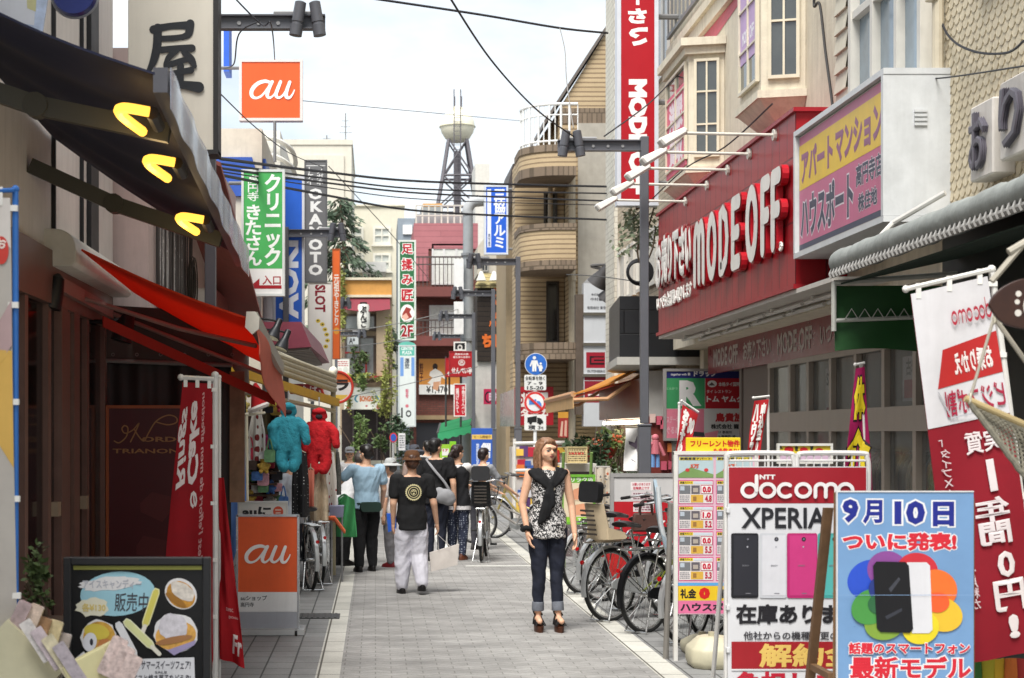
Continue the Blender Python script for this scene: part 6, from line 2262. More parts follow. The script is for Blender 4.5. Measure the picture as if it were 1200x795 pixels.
# menu board
Y = 7.4
t = thing('menu_board','black framed menu board with cut out pictures of cakes and ice bars','board',P(161,900,Y))
t.location.z = 0
fr = FRONT((0,Y,0))
A,B = P(84,830,Y),P(238,662,Y)
m = MB()
m.fbox(fr,A.x,B.x,A.z,B.z,-.02,0)
m.build('panel',M((20,20,22),rough=.35),t)
m = MB()
bw = .035
for x0,x1,z0,z1 in ((A.x - bw,A.x,A.z - bw,B.z + bw),(B.x,B.x + bw,A.z - bw,B.z + bw),(A.x,B.x,B.z,B.z + bw),(A.x,B.x,A.z - bw,A.z)):
 m.fbox(fr,x0,x1,z0,z1,-.03,.022)
m.build('frame',M((34,34,36),rough=.5),t,bevel=.004)
m = MB()
for sx in (A.x,B.x):
 m.tube([(sx,Y + .02,A.z),(sx,Y - .05,.0)],.02,6)
 m.tube([(sx,Y + .03,B.z),(sx,Y + .45,.0)],.02,6)
m.build('leg',(34,34,36),t)
m = MB()
m.fbox(fr,A.x + .01,B.x - .005,B.z - .022,B.z - .004,.002,.012)
m.build('top_strip',(122,122,56),t)
def blob(cx,cy,rx,ry,rot=0,n=26,jag=0,seed=1):
 rr = random.Random(seed)
 out = []
 for i in range(n):
  a = 2 * PI * i / n
  k = 1 + jag * rr.uniform(-1,1)
  x,y = rx * k * math.cos(a),ry * k * math.sin(a)
  out.append((cx + x * math.cos(rot) - y * math.sin(rot),cy + x * math.sin(rot) + y * math.cos(rot)))
 return out
def bar(x0,y0,x1,y1,wd):
 d = Vector((x1 - x0,y1 - y0)).normalized()
 nn = Vector((-d.y,d.x)) * wd / 2
 p,q = Vector((x0,y0)),Vector((x1,y1))
 return [tuple(v) for v in (p + nn,q + nn,q + nn * .6 + d * wd * .5,q - nn * .6 + d * wd * .5,q - nn,p - nn,p - nn * .6 - d * wd * .5,p + nn * .6 - d * wd * .5)]
wh = (216,214,214)
cr = (206,160,60)
its = [('p',blob(138,696,44,26,-.08),(150,194,208)),('p',blob(129,684,36,8,-.1,30,.12),wh),('t','アイスキャンディー',97,679,166,690,(176,178,186),{'bold': .02,'shear': -.1}),
       ('p',blob(109,712,19,11,0,22,.16,3),(216,212,190)),('t','各¥130',96,707,124,717,(206,184,110),{'bold': .03}),('t','販売中!',134,695,178,717,(66,66,72),{'bold': .01,'shear': .12}),
       ('p',blob(212,696,20,17,.7),wh),('p',blob(212,697,18,14.5,.7),M((190,136,52),var=.4,scale=28)),('p',blob(214,693,16,9,.6,20,.06),M((206,198,188),var=.25,scale=40)),('p',blob(206,703,14,4,.6),(150,104,40)),
       ('p',blob(206,742,26,23,.1,26,.04),wh),('p',blob(206,745,24,17,-.15),M((206,156,78),var=.35,scale=28)),('p',blob(203,735,17,16,.2,26,.05),M((200,196,202),var=.2,scale=40)),('p',blob(204,750,22,4,-.2),(156,110,70)),('p',[(196,762),(230,750),(228,756),(204,768)],(150,140,176)),
       ('p',bar(183,694,171,730,9),(226,222,170)),('p',bar(183,694,171,730,6.5),(206,196,96)),('p',bar(170,734,167,742,5),(214,208,196)),
       ('p',bar(150,730,176,755,10),(222,222,190)),('p',bar(150,730,176,755,7.5),(206,208,150)),('p',bar(179,758,187,766,5),(214,210,196)),
       ('p',bar(140,733,157,765,9),(212,212,214)),('p',bar(159,768,164,780,5),(206,200,196)),
       ('p',blob(116,747,21,21,0,26,.05,8),wh),('p',blob(117,747,19,19,0),M((190,146,60),var=.4,scale=24)),('p',blob(114,740,15,9,.2),(206,186,76)),('p',blob(124,756,9,8,0),(184,120,70)),('p',blob(106,752,8,11,.2),(214,214,220)),('p',[(88,772),(99,763),(102,768),(92,775)],wh),('p',blob(108,752,2,4,0),(50,50,60)),
       ('p',[(160,772),(228,770),(230,830),(150,830)],(206,206,210)),('t','サマースイーツフェア!',166,774,224,784,(70,70,78),{'shear': .2}),('t','SALE',182,786,196,789,(90,90,96),{}),('t','アイスと焼き菓子をどうぞ!',150,790,224,800,(70,70,78),{'shear': .2}),('p',blob(140,782,18,12,.2),(206,150,90))]
paint(t,fr,its,Y)
# goods by the lower left corner
t = thing('gift_box','open cream box holding wrapped packets at the lower left corner','box',(-1.42,6.4,0))
m = MB()
fr = Fr(P(46,800,6.4),Vector((.75,0,-.66)).normalized(),Vector((.66,0,.75)).normalized(),(0,-1,0))
m.box(-1.60,-1.10,6.38,6.9,0,.55)
m.build('stand',(60,50,40),t)
m = MB()
m.fbox(fr,-.26,.04,-.12,.10,-.16,.0)
m.build('box_front',M((196,190,160),rough=.6),t)
for k in range(5):
 m = MB()
 f2 = Fr(fr.pt(-.22 + k * .055,.06,-.03 - .02 * k),Vector((.9,0,-.42 + .05 * k)),Vector((.42 - .05 * k,0,.9)),(0,-1,0))
 m.rbox(f2,-.02,.035,-.16,.14 + .02 * (k % 2),-.02,.0,.008)
 m.build('packet',M([(170,150,150),(196,176,160),(150,116,84),(206,190,150),(160,150,146)][k],rough=.25,var=.35,scale=25,spec=.8),t)
for k in range(4):
 m = MB()
 f2 = Fr(P(30 + 13 * k,745 + 9 * k,6.33 - .012 * k),Vector((.55,0,-.84)),Vector((.84,0,.55)),(0,-1,.2))
 m.rbox(f2,-.05,.13,.0,.05,-.012,.0,.004)
 m.build('leaflet',M([(206,200,196),(186,172,176),(200,190,160),(170,160,166)][k],rough=.3,spec=.7,var=.3,scale=30),t)
t = thing('cake_carton','small cream carton with a clear wrapped top before the menu board','carton',(-1.05,6.2,.45))
m = MB()
c = P(118,800,6.3)
fr = Fr(c,Vector((.88,0,.45)).normalized(),Vector((-.45,0,.88)).normalized(),(0,-1,0))
m.fbox(fr,-.11,.07,-.14,.12,-.2,0)
m.build('carton',M((204,196,150),rough=.6),t,bevel=.004)
m = MB()
m.box(c.x - .2,c.x + .2,6.32,6.6,0,.5)
m.build('stand',(56,48,40),t)
m = MB()
for k in range(3):
 f2 = Fr(P(122 + 11 * k,792 + 5 * k,6.28 - .01 * k),Vector((.9,0,-.43)),Vector((.43,0,.9)),(0,-1,0))
 m.rbox(f2,-.035,.03,0,.16 - .02 * k,-.014,0,.012)
m.build('wrapped_sweet',M((196,176,170),rough=.15,spec=.9,var=.4,scale=45),t)
shrub('potted_plant','small feathery green plant behind the gift box at the shop door','plant',P(44,690,7.6),(.08,.1,.2),420,.035,leaf_g[0],21)
t = thing('flower_pot','square dark flower pot under the feathery plant by the shop door','pot',P(44,800,7.6))
c = P(44,725,7.6)
m = MB()
m.hexa([(c.x - .1,7.5,0),(c.x + .1,7.5,0),(c.x + .1,7.7,0),(c.x - .1,7.7,0),(c.x - .13,7.47,c.z),(c.x + .13,7.47,c.z),(c.x + .13,7.73,c.z),(c.x - .13,7.73,c.z)])
m.build('pot',(70,54,44),t)
# yellow and white banner with the blue pole at the left edge
def im(mb,mapf,z): pass
nobori('banner','white and yellow banner on a bright blue pole at the left edge',(-110,236),(12,232),(-110,830),(21,830),6.5,(196,190,182),
       [('p',[(0,-.28),(1,-.30),(1,-.53),(.8,-.46),(.5,-.42),(0,-.5)],(206,166,84)),('p',[(.75,-.0),(1,-.0),(1,-.1),(.9,-.08)],(206,200,194)),('e',.84,-.13,.98,-.075,(196,60,50)),('t','お',.86,-.1,.96,-.08,(230,210,200),{'bold': .05}),('p',[(.8,-.27),(1,-.2),(1,-.29),(.85,-.33)],(176,150,150))],
       ((18,222),(18,830)),None,.012,seed=9,pole_col=(46,104,176),pr=.013)
# orange sandwich board
Y = 13.6
t = thing('sandwich_board','orange and white wheeled sandwich board with white cursive lettering','signboard',P(313,745,Y))
t.location.z = 0
fr = FRONT((0,Y,0))
A,B = P(277.5,737,Y),P(350,604,Y)
m = MB()
m.fbox(fr,A.x,B.x,A.z,B.z,-.06,0)
m.build('panel',M((206,206,206),rough=.35,dirt=.08),t)
m = MB()
for x0,x1,z0,z1 in ((A.x - .005,A.x + .012,A.z,B.z),(B.x - .012,B.x + .005,A.z,B.z),(A.x,B.x,B.z - .012,B.z + .006)):
 m.fbox(fr,x0,x1,z0,z1,-.065,.01)
m.build('frame',M((196,198,200),rough=.25,metal=.7),t)
m = MB()
m.fbox(fr,A.x - .04,B.x + .05,A.z - .05,A.z - .002,-.3,.05)
m.build('base',M((190,190,188),rough=.35,metal=.4),t)
for x in (A.x + .03,B.x - .02):
 for yy in (-.03,.24):
  m = MB()
  m.lathe([(.005,-.012),(.03,-.011),(.03,.011),(.005,.012)],(x,Y + yy,.03),12,(0,1,0),(0,0,1),(1,0,0))
  m.build('caster',(30,30,30),t)
paint(t,fr,[('r',279,605.5,348.5,694,OR),('f',lambda mb,mf,z: logo_au(mb,mf,P(285,0,Y).x,P(0,660,Y).z,P(340,0,Y).x,P(0,640,Y).z,z),(238,236,232)),('r',279,694,348.5,717,(222,222,220)),('t','auショップ',282,698,313,704,(60,60,62),{'bold': .02}),('t','高円寺',282,706,297.5,711.5,(60,60,62),{'bold': .01}),('r',279,717.5,348.5,736,(160,162,168))],Y)
t = sign('signboard','white board with black letters and an orange dot peeking over the orange sandwich board','signboard',(279,588,337,640),14.0,(216,214,206),(200,200,196),.04,
     [('t','auに',284,594,318,606,(36,34,34),{'bold': .05}),('e',320,593.5,332,606,(206,80,50)),('r',322.5,597,329.5,598.6,(226,190,170)),('r',323,600.5,329,602,(226,190,170))],bw=.012)
m = MB()
for px in (283,333):
 p = P(px,640,14.02)
 m.box(p.x - .015,p.x + .015,14.02,14.05,0,p.z)
m.build('leg',(150,150,150),t)
# pale blue banner beyond
nobori('banner','pale blue banner with a white disc on a cream pole behind the wooden edge board',(270,492),(286,489),(268,680),(289,600),14.9,(104,142,206),[('r',0,0,1,-.12,(222,220,224)),('t','3',.1,-.1,.7,-.04,(200,50,60),{'bold': .05}),('e',.05,-.40,.65,-.22,(220,222,228))],((289,486),(291,720)),None,.01,seed=11,tabs=False,pole_col=(214,206,180))
# --- variety shop: beams, awnings, stock
t = thing('cream_awning','row of pale ribbed awnings on a yellow beam over the variety shop','awning',(-1,18,2.3))
yb0,yb1 = P(270,434,15.4),P(393,472,19.2)
m = MB()
m.hexa([yb0 + Vector((0,0,-.045)),yb0 + Vector((.05,.02,-.045)),yb1 + Vector((.05,.02,-.045)),yb1 + Vector((0,0,-.045)),yb0 + Vector((0,0,.045)),yb0 + Vector((.05,.02,.045)),yb1 + Vector((.05,.02,.045)),yb1 + Vector((0,0,.045))])
m.build('yellow_beam',M((206,160,40),rough=.5,dirt=.2),t)
c0,c1 = P(318,414,17.0),P(392,441,19.4)
m = MB()
for k in range(4):
 o = Vector((0,0,-.055 * k))
 m.tube([c0 + o,c1 + o],.034,10)
m.build('rolled_cover',M((176,170,146),rough=.6,dirt=.25),t)
m = MB()
m.sheet(lambda u,v: Vector((-2.0,16.2 + 3.4 * u,3.05)).lerp(c0.lerp(c1,u),v),6,6,.015)
m.build('cover',M((168,162,140),rough=.7,dirt=.2),t)
m = MB()
p = P(390.5,437,19.4)
m.tube([(p.x,19.4,0),(p.x,19.4,p.z + .05)],.03,8)
m.tube([Vector((-1.95,15.2,2.2)),P(300,462,16.2),P(392,482,19.3)],.025,6)
m.build('post',M((170,160,130),rough=.5),t)
m = MB()
m.ball((p.x,19.38,p.z + .02),.055,12,8)
m.build('lamp_ball',(222,220,206),t)
m = MB()
for i in range(9):
 y = 15.6 + i * .5
 m.box(-1.95,-1.9,y,y + .3,1.75,2.45)
m.build('shelf_back',M((206,204,196),rough=.6,var=.4,scale=7),t)
# twin clip lamps
for i,(px,py) in enumerate(((323,387),(333,400))):
 c = P(px,py,18)
 t = thing('clip_lamp',['upper black clip lamp with a white reflector under the blue sign','lower black clip lamp with a white reflector under the blue sign'][i],'lamp',c)
 d = Vector((-.35,-.25,-.9)).normalized()
 U = d.orthogonal().normalized()
 m = MB()
 m.lathe([(.02,-.14),(.035,-.13),(.04,-.03),(.06,.02),(.085,.1),(.075,.1)],c,14,U,d.cross(U),d)
 m.build('shade',M((30,32,36),rough=.4),t)
 m = MB()
 m.lathe([(.005,.07),(.075,.102),(.005,.11)],c,14,U,d.cross(U),d)
 m.build('lens',M((226,224,214),rough=.2),t)
 m = MB()
 m.tube(smooth_path([c - d * .1,c + Vector((-.1,0,.12)),c + Vector((-.45,.2,.16))]),.012,6)
 m.build('arm',(30,30,32),t)
t = thing('window_sticker_panel','pale blue and white translucent panel above the dark awning at the upper left corner','panel',P(30,40,9.6))
fr = FRONT((0,9.6,0))
a,c = P(-30,60,9.6),P(62,-40,9.6)
m = MB()
m.prism(fr,[(a.x,a.z),(c.x - .08,a.z),(c.x,c.z),(a.x,c.z)],-.02,0)
m.build('panel',M((176,190,214),rough=.25,var=.3,scale=9,spec=.7),t)
paint(t,fr,[('p',[(-20,-30),(44,-30),(40,30),(-20,20)],(206,208,214)),('p',[(30,-30),(44,-30),(42,14),(32,10)],(190,186,140))],9.6)
# ---------------------------------------------------------------- one-surface shapes (bodies, clothes)
def remesh(mb,name,mat,parent,voxel=.009,it=4,wrinkle=0,wscale=9,seed=0,world=False,cut=None):
 """union of closed pieces turned into one continuous skin"""
 me = bpy.data.meshes.new(name)
 me.from_pydata([tuple(v) for v in mb.v],[],mb.f)
 bm = bmesh.new()
 bm.from_mesh(me)
 bmesh.ops.recalc_face_normals(bm,faces=bm.faces)
 bm.to_mesh(me)
 bm.free()
 o = bpy.data.objects.new(name,me)
 C.objects.link(o)
 r = o.modifiers.new('r','REMESH')
 r.mode = 'VOXEL'
 r.voxel_size = voxel
 s = o.modifiers.new('s','SMOOTH')
 s.factor = .5
 s.iterations = it
 dg = bpy.context.evaluated_depsgraph_get()
 dg.update()
 m2 = bpy.data.meshes.new_from_object(o.evaluated_get(dg))
 m2.name = name
 bpy.data.objects.remove(o)
 bpy.data.meshes.remove(me)
 if wrinkle:
  nn = [v.normal.copy() for v in m2.vertices]
  off = Vector((seed * 3.1,seed * 1.7,0))
  for v,n_ in zip(m2.vertices,nn):
   c = v.co
   q = Vector((c.x * wscale,c.y * wscale,c.z * wscale * .8 + (c.x + c.y) * wscale * .7)) + off
   a = noise.noise(q) + .5 * noise.noise(q * 2.3)
   rdg = 1 - abs(noise.noise(q * .8 + Vector((5,2,1)))) * 2
   v.co = c + n_ * wrinkle * (a * .7 + rdg * .6)
 m2.materials.clear()
 for q in (mat if isinstance(mat,list) else [mat]):
  m2.materials.append(M(q))
 m2.polygons.foreach_set('use_smooth',[True] * len(m2.polygons))
 o = bpy.data.objects.new(name,m2)
 C.objects.link(o)
 o.parent = parent
 return o
def limb(mb,pts,rs,n=12):
 pts = [Vector(p) for p in pts]
 for i,p in enumerate(pts):
  mb.ball(p,rs[i],n,max(6,n // 2 + 2))
 for i in range(len(pts) - 1):
  mb.tube([pts[i],pts[i + 1]],[rs[i],rs[i + 1]],n)
def loft(mb,rings,n=20):
 """rings (centre, rx, ry): upright stack of ellipses, closed"""
 vs = []
 for c,rx,ry in rings:
  c = Vector(c)
  vs += [c + Vector((rx * math.cos(2 * PI * k / n),ry * math.sin(2 * PI * k / n),0)) for k in range(n)]
 m = len(rings)
 mb.add(vs,[(i * n + k,i * n + (k + 1) % n,(i + 1) * n + (k + 1) % n,(i + 1) * n + k) for i in range(m - 1) for k in range(n)] + [tuple(range(n))[::-1],tuple(range((m - 1) * n,m * n))])
# ---------------------------------------------------------------- stock of the variety shop
def overall(label,px,py0,py1,Y,col,arm_up):
 zt_,zb_ = P(0,py0,Y).z,P(0,py1,Y).z
 H = zt_ - zb_
 x = P(px,0,Y).x
 t = thing('hooded_overall',label,'costume',(x,Y,zt_))
 m = MB()
 k = H / .82
 loft(m,[((0,0,-.62 * k),.145 * k,.09 * k),((0,0,-.5 * k),.155 * k,.10 * k),((0,0,-.3 * k),.14 * k,.09 * k),((0,0,-.2 * k),.10 * k,.07 * k)])
 for s in (-1,1):
  limb(m,[(.07 * k * s,0,-.58 * k),(.085 * k * s,-.02,-.72 * k),(.06 * k * s,-.04,-.80 * k)],[.085 * k,.075 * k,.065 * k])
  e = Vector((.19 * k * s,-.03,-.33 * k))
  hnd = Vector(((.20 + .02 * s) * k * s,-.06 * k,(-.52 + .03 * s) * k))
  limb(m,[(.11 * k * s,0,-.26 * k),e,hnd],[.065 * k,.062 * k,.05 * k])
 m.ball((0,.0,-.12 * k),(.10 * k,.055 * k,.10 * k),16,12)
 m.ball((0,-.04 * k,-.07 * k),(.095 * k,.04 * k,.035 * k),16,10)
 remesh(m,'fabric',M(col,rough=.95,var=.18,scale=14,bump=1,bscale=70),t,.012 * k,3,.009,22,seed=px)
 m = MB()
 m.ball((0,-.042 * k,-.135 * k),(.05 * k,.03 * k,.035 * k),14,10)
 m.build('hood_opening',M((44,40,44),rough=.9),t,world=False)
 m = MB()
 m.tube([(0,0,.0),(0,0,.1)],.008,6)
 m.build('hanger_hook',(150,150,150),t,world=False)
 return t
overall('turquoise fluffy hooded overall hanging from the yellow beam',338,470,549,16.25,(50,140,156),False)
overall('bright red fluffy hooded overall hanging at the beam end',374,476,552,18.0,(182,24,32),False)
def hung(name,label,cat,px0,py0,px1,py1,Y,mat,taper=.6,seed=0,folds=5):
 a,c = P(px0,py1,Y),P(px1,py0,Y)
 t = thing(name,label,cat,((a.x + c.x) / 2,Y,a.z))
 cx,hw = (a.x + c.x) / 2,(c.x - a.x) / 2
 r = random.Random(seed)
 ph = r.uniform(0,6)
 m = MB()
 m.sheet(lambda u,v: (cx + (u * 2 - 1) * hw * (taper + (1 - taper) * min(1,v * 2.2)),Y + .05 * math.sin(u * folds * 2 + ph) * (.3 + v) - .04 * math.sin(u * PI),c.z + (a.z - c.z) * v),16,12,.02)
 m.build('fabric',mat,t)
 m = MB()
 m.tube([(cx,Y,c.z - .01),(cx,Y,c.z + .07)],.006,5)
 m.tube([(cx - hw * taper,Y,c.z + .0),(cx,Y,c.z + .03),(cx + hw * taper,Y,c.z)],.008,5)
 m.build('hanger',(150,140,120),t)
 return t
def dots(base,dot,sc_,thr=.28,key='polka_dot'):
 m = bpy.data.materials.new(key)
 m.use_nodes = True
 n,l = m.node_tree.nodes,m.node_tree.links
 t = n.new('ShaderNodeTexCoord')
 v = n.new('ShaderNodeTexVoronoi')
 v.inputs['Scale'].default_value = sc_
 v.inputs['Randomness'].default_value = .35
 l.new(t.outputs['Object'],v.inputs['Vector'])
 r = n.new('ShaderNodeMath')
 r.operation = 'LESS_THAN'
 r.inputs[1].default_value = thr
 l.new(v.outputs['Distance'],r.inputs[0])
 x = n.new('ShaderNodeMix')
 x.data_type = 'RGBA'
 x.inputs['A'].default_value = (*lin(base),1)
 if dot is None:
  h = n.new('ShaderNodeHueSaturation')
  h.inputs['Saturation'].default_value = 1.2
  h.inputs['Value'].default_value = .5
  l.new(v.outputs['Color'],h.inputs['Color'])
  l.new(h.outputs['Color'],x.inputs['B'])
 else:
  x.inputs['B'].default_value = (*lin(dot),1)
 l.new(r.outputs[0],x.inputs['Factor'])
 l.new(x.outputs['Result'],n['Principled BSDF'].inputs['Base Color'])
 n['Principled BSDF'].inputs['Roughness'].default_value = .85
 return m
hung('dress','white dress with red and black polka dots hanging in the shop entrance','dress',292,482,310,540,16.4,dots((220,216,208),(120,30,30),9,.3),.5,2)
hung('shirt','brown and yellow striped garment hanging behind the polka dot dress','garment',306,475,324,520,16.8,M((64,54,32),rough=.9,var=.6,scale=16),.6,3)
hung('shirt','dark grey t shirt with a pale blue and red print next to the wooden board','t shirt',272,462,288,488,16.2,M((54,56,64),rough=.9),.8,4)
hung('skirt','long black skirt with tiny white dots hanging between the two overalls','skirt',343,531,361,606,17.4,dots((16,15,18),(170,170,170),26,.16),.7,5)
hung('scarf','salmon pink scarf hanging below the red overall','scarf',360,551,368,596,17.8,M((192,112,92),rough=.9),.9,6,3)
hung('blouse','beige ruffled blouse hanging below the red overall','blouse',364,550,384,610,18.1,M((186,168,142),rough=.9,var=.25,scale=12),.45,7)
hung('shirt','pale patterned long garment hanging by the street edge of the shop','garment',378,530,394,600,18.8,dots((206,200,190),(150,60,60),12,.25),.6,8)
hung('jacket','grey tweed jacket hanging right of the red overall','jacket',386,530,399,580,19.6,M((104,104,98),rough=.95,var=.5,scale=50),.6,9)
r = random.Random(21)
t = thing('red_hat','red and white knitted hat hung over the polka dot dress','hat',P(305,480,16))
c = P(303,472,16)
m = MB()
m.lathe([(.09,-.05),(.085,0),(.06,.1),(.02,.19),(.001,.2)],c,14,Vector((1,0,.5)).normalized(),(0,1,0),Vector((-.2,0,1)).normalized())
m.build('crown',M((176,26,32),rough=.95),t)
m = MB()
m.ring(c + Vector((0,0,-.05)),.09,.025,(1,0,.4),(0,1,0),16,6)
m.build('brim',(216,206,200),t)
t = thing('plum_hat','plum felt hat on a stand low in the shop entrance','hat',P(310,525,16.6))
c = P(310,524,16.6)
m = MB()
m.lathe([(.10,0),(.098,.05),(.08,.1),(.04,.125),(.001,.13)],c,18)
m.build('crown',M((112,24,66),rough=.9),t)
m = MB()
m.lathe([(.09,-.005),(.15,-.01),(.15,.0),(.1,.01)],c,18)
m.build('brim',M((104,22,60),rough=.9),t)
def goods(name,label,px,py,Y,size,col,shape,parentless=True):
 c = P(px,py,Y)
 m = MB()
 if shape == 'bag':
  w_,h_ = size,size * 1.15
  m.rbox(FRONT(c),-w_ / 2,w_ / 2,-h_ / 2,h_ / 2,-.05,.04,.02)
  m.tube(smooth_path([c + Vector((-w_ * .3,-.04,h_ / 2 - .01)),c + Vector((0,-.04,h_ * .5 + .11)),c + Vector((w_ * .3,-.04,h_ / 2 - .01))],5),.008,5)
 elif shape == 'toy':
  m.ball(c,(size * .5,size * .4,size * .45),10,8)
  m.ball(c + Vector((0,0,size * .6)),size * .34,10,8)
  for s in (-1,1):
   m.ball(c + Vector((s * size * .45,0,size * .1)),size * .17,8,6)
   m.ball(c + Vector((s * size * .25,-.02,-size * .42)),size * .2,8,6)
 else:
  m.rbox(FRONT(c),-size / 2,size / 2,-size * .4,size * .4,-.04,.03,.012)
  m.fbox(FRONT(c),-size * .3,size * .3,-size * .15,size * .2,.031,.034)
 o = m.build(name,M(col,rough=.7,var=.35,scale=22))
 return o
words_c = {(190,60,80): 'rose',(210,206,200): 'white',(70,110,170): 'blue',(60,44,36): 'dark brown',(196,160,70): 'mustard',(120,40,50): 'wine red',(90,130,90): 'green',(206,150,160): 'pink',(40,40,46): 'black'}
cols = list(words_c)
shapes = ('bag','toy','pack')
cat_of = {'bag': ('handbag','handbag'),'toy': ('stuffed_toy','stuffed toy'),'pack': ('goods_packet','packet')}
k = 0
for row,(py,x0,x1) in enumerate(((534,291,320),(547,291,322),(560,291,326),(573,291,330),(586,291,336),(478,312,330))):
 px = x0 + 3
 while px < x1:
  col = cols[(k * 5 + row) % len(cols)]
  sh = shapes[(k + row) % 3]
  nm,ct = cat_of[sh]
  o = goods(nm,'',px,py + r.uniform(-3,3),16.3 + row * .07 + r.uniform(-.15,.25),.085 + .03 * r.random(),col,sh)
  tag(o,f'small {words_c[col]} {ct} among the crowded stock on the variety shop rack',ct,f'{words_c[col]} {ct}s stocked in the variety shop')
  px += r.uniform(6.5,8.5)
  k += 1
t = thing('stock_rack','dark wooden stepped stock rack inside the variety shop','rack',P(310,640,16.7))
t.location.z = 0
a,c = P(286,0,16.7).x,P(326,0,16.7).x
for k,py in enumerate((540,553,566,579,592)):
 m = MB()
 z = P(0,py,16.6).z
 m.box(a,c,16.42 + .0 * k,16.8,z - .02,z)
 m.build('shelf',M((74,56,42),rough=.8,var=.3),t)
m = MB()
m.box(a,c,16.82,16.86,0,1.9)
m.build('back_panel',M((58,44,36),rough=.8,var=.5,scale=8),t)
for i,(px,py,col,lab) in enumerate(((284,476,(210,190,110),'yellow plush hung on the shop beam'),(318,468,(176,152,60),'mustard plush hung beside the red hat'),(322,462,(60,56,40),'dark plush hung at the top of the shop beam'),(288,457,(170,140,60),'small ochre plush on the shop shelf edge'))):
 o = goods('stuffed_toy',lab,px,py,16.5,.13,col,'toy')
 tag(o,lab,'stuffed toy')
t = thing('clothes_stand','thin cream clothes stand beside the pale blue banner','clothes stand',P(290,660,15.8))
t.location.z = 0
m = MB()
p = P(288,486,15.8)
m.tube([(p.x,15.8,0),(p.x,15.8,p.z)],.018,8)
m.tube([(p.x - .12,15.8,p.z - .02),P(310,484,16.3)],.014,6)
m.build('pole',(206,198,176),t)
t = thing('blue_tray','grey blue plastic stock tray by the bending man in white','tray',P(394,600,18.6))
a,c = P(386,606,18.6),P(403,593,18.6)
m = MB()
m.hexa([(a.x + .01,18.5,a.z),(c.x - .01,18.5,a.z),(c.x - .01,18.8,a.z),(a.x + .01,18.8,a.z),(a.x,18.48,c.z),(c.x,18.48,c.z),(c.x,18.82,c.z),(a.x,18.82,c.z)])
m.build('tub',M((146,150,176),rough=.5),t)
m = MB()
for x in (a.x + .02,c.x - .02):
 m.tube([(x,18.52,0),(x,18.52,a.z)],.012,6)
m.build('leg',(130,130,130),t)
t = thing('orange_towel','orange towel folded over a steel stand by the green bag','towel',P(392,620,18.2))
m = MB()
a0,a1,a2 = P(377,607,18.2),P(392,607,18.15),P(404,624,18.2)
m.sheet(lambda u,v: (a0.lerp(a1,u * 2) if u < .5 else a1.lerp(a2,u * 2 - 1)) + Vector((.0,.12 * v,.02 * math.sin(v * 5) - .05 * v * (1 - u))),10,4,.02)
m.build('fabric',M((224,110,70),rough=.95),t)
t = thing('steel_stand','thin steel display stand standing under the orange towel','stand',P(388,660,18.2))
t.location.z = 0
m = MB()
p = P(388,610,18.25)
m.tube([(p.x,18.25,0),(p.x,18.25,p.z)],.018,8)
m.tube([(p.x - .16,18.25,p.z),(p.x + .06,18.25,p.z)],.014,8)
m.build('tube',M((160,160,160),rough=.3,metal=.9),t)
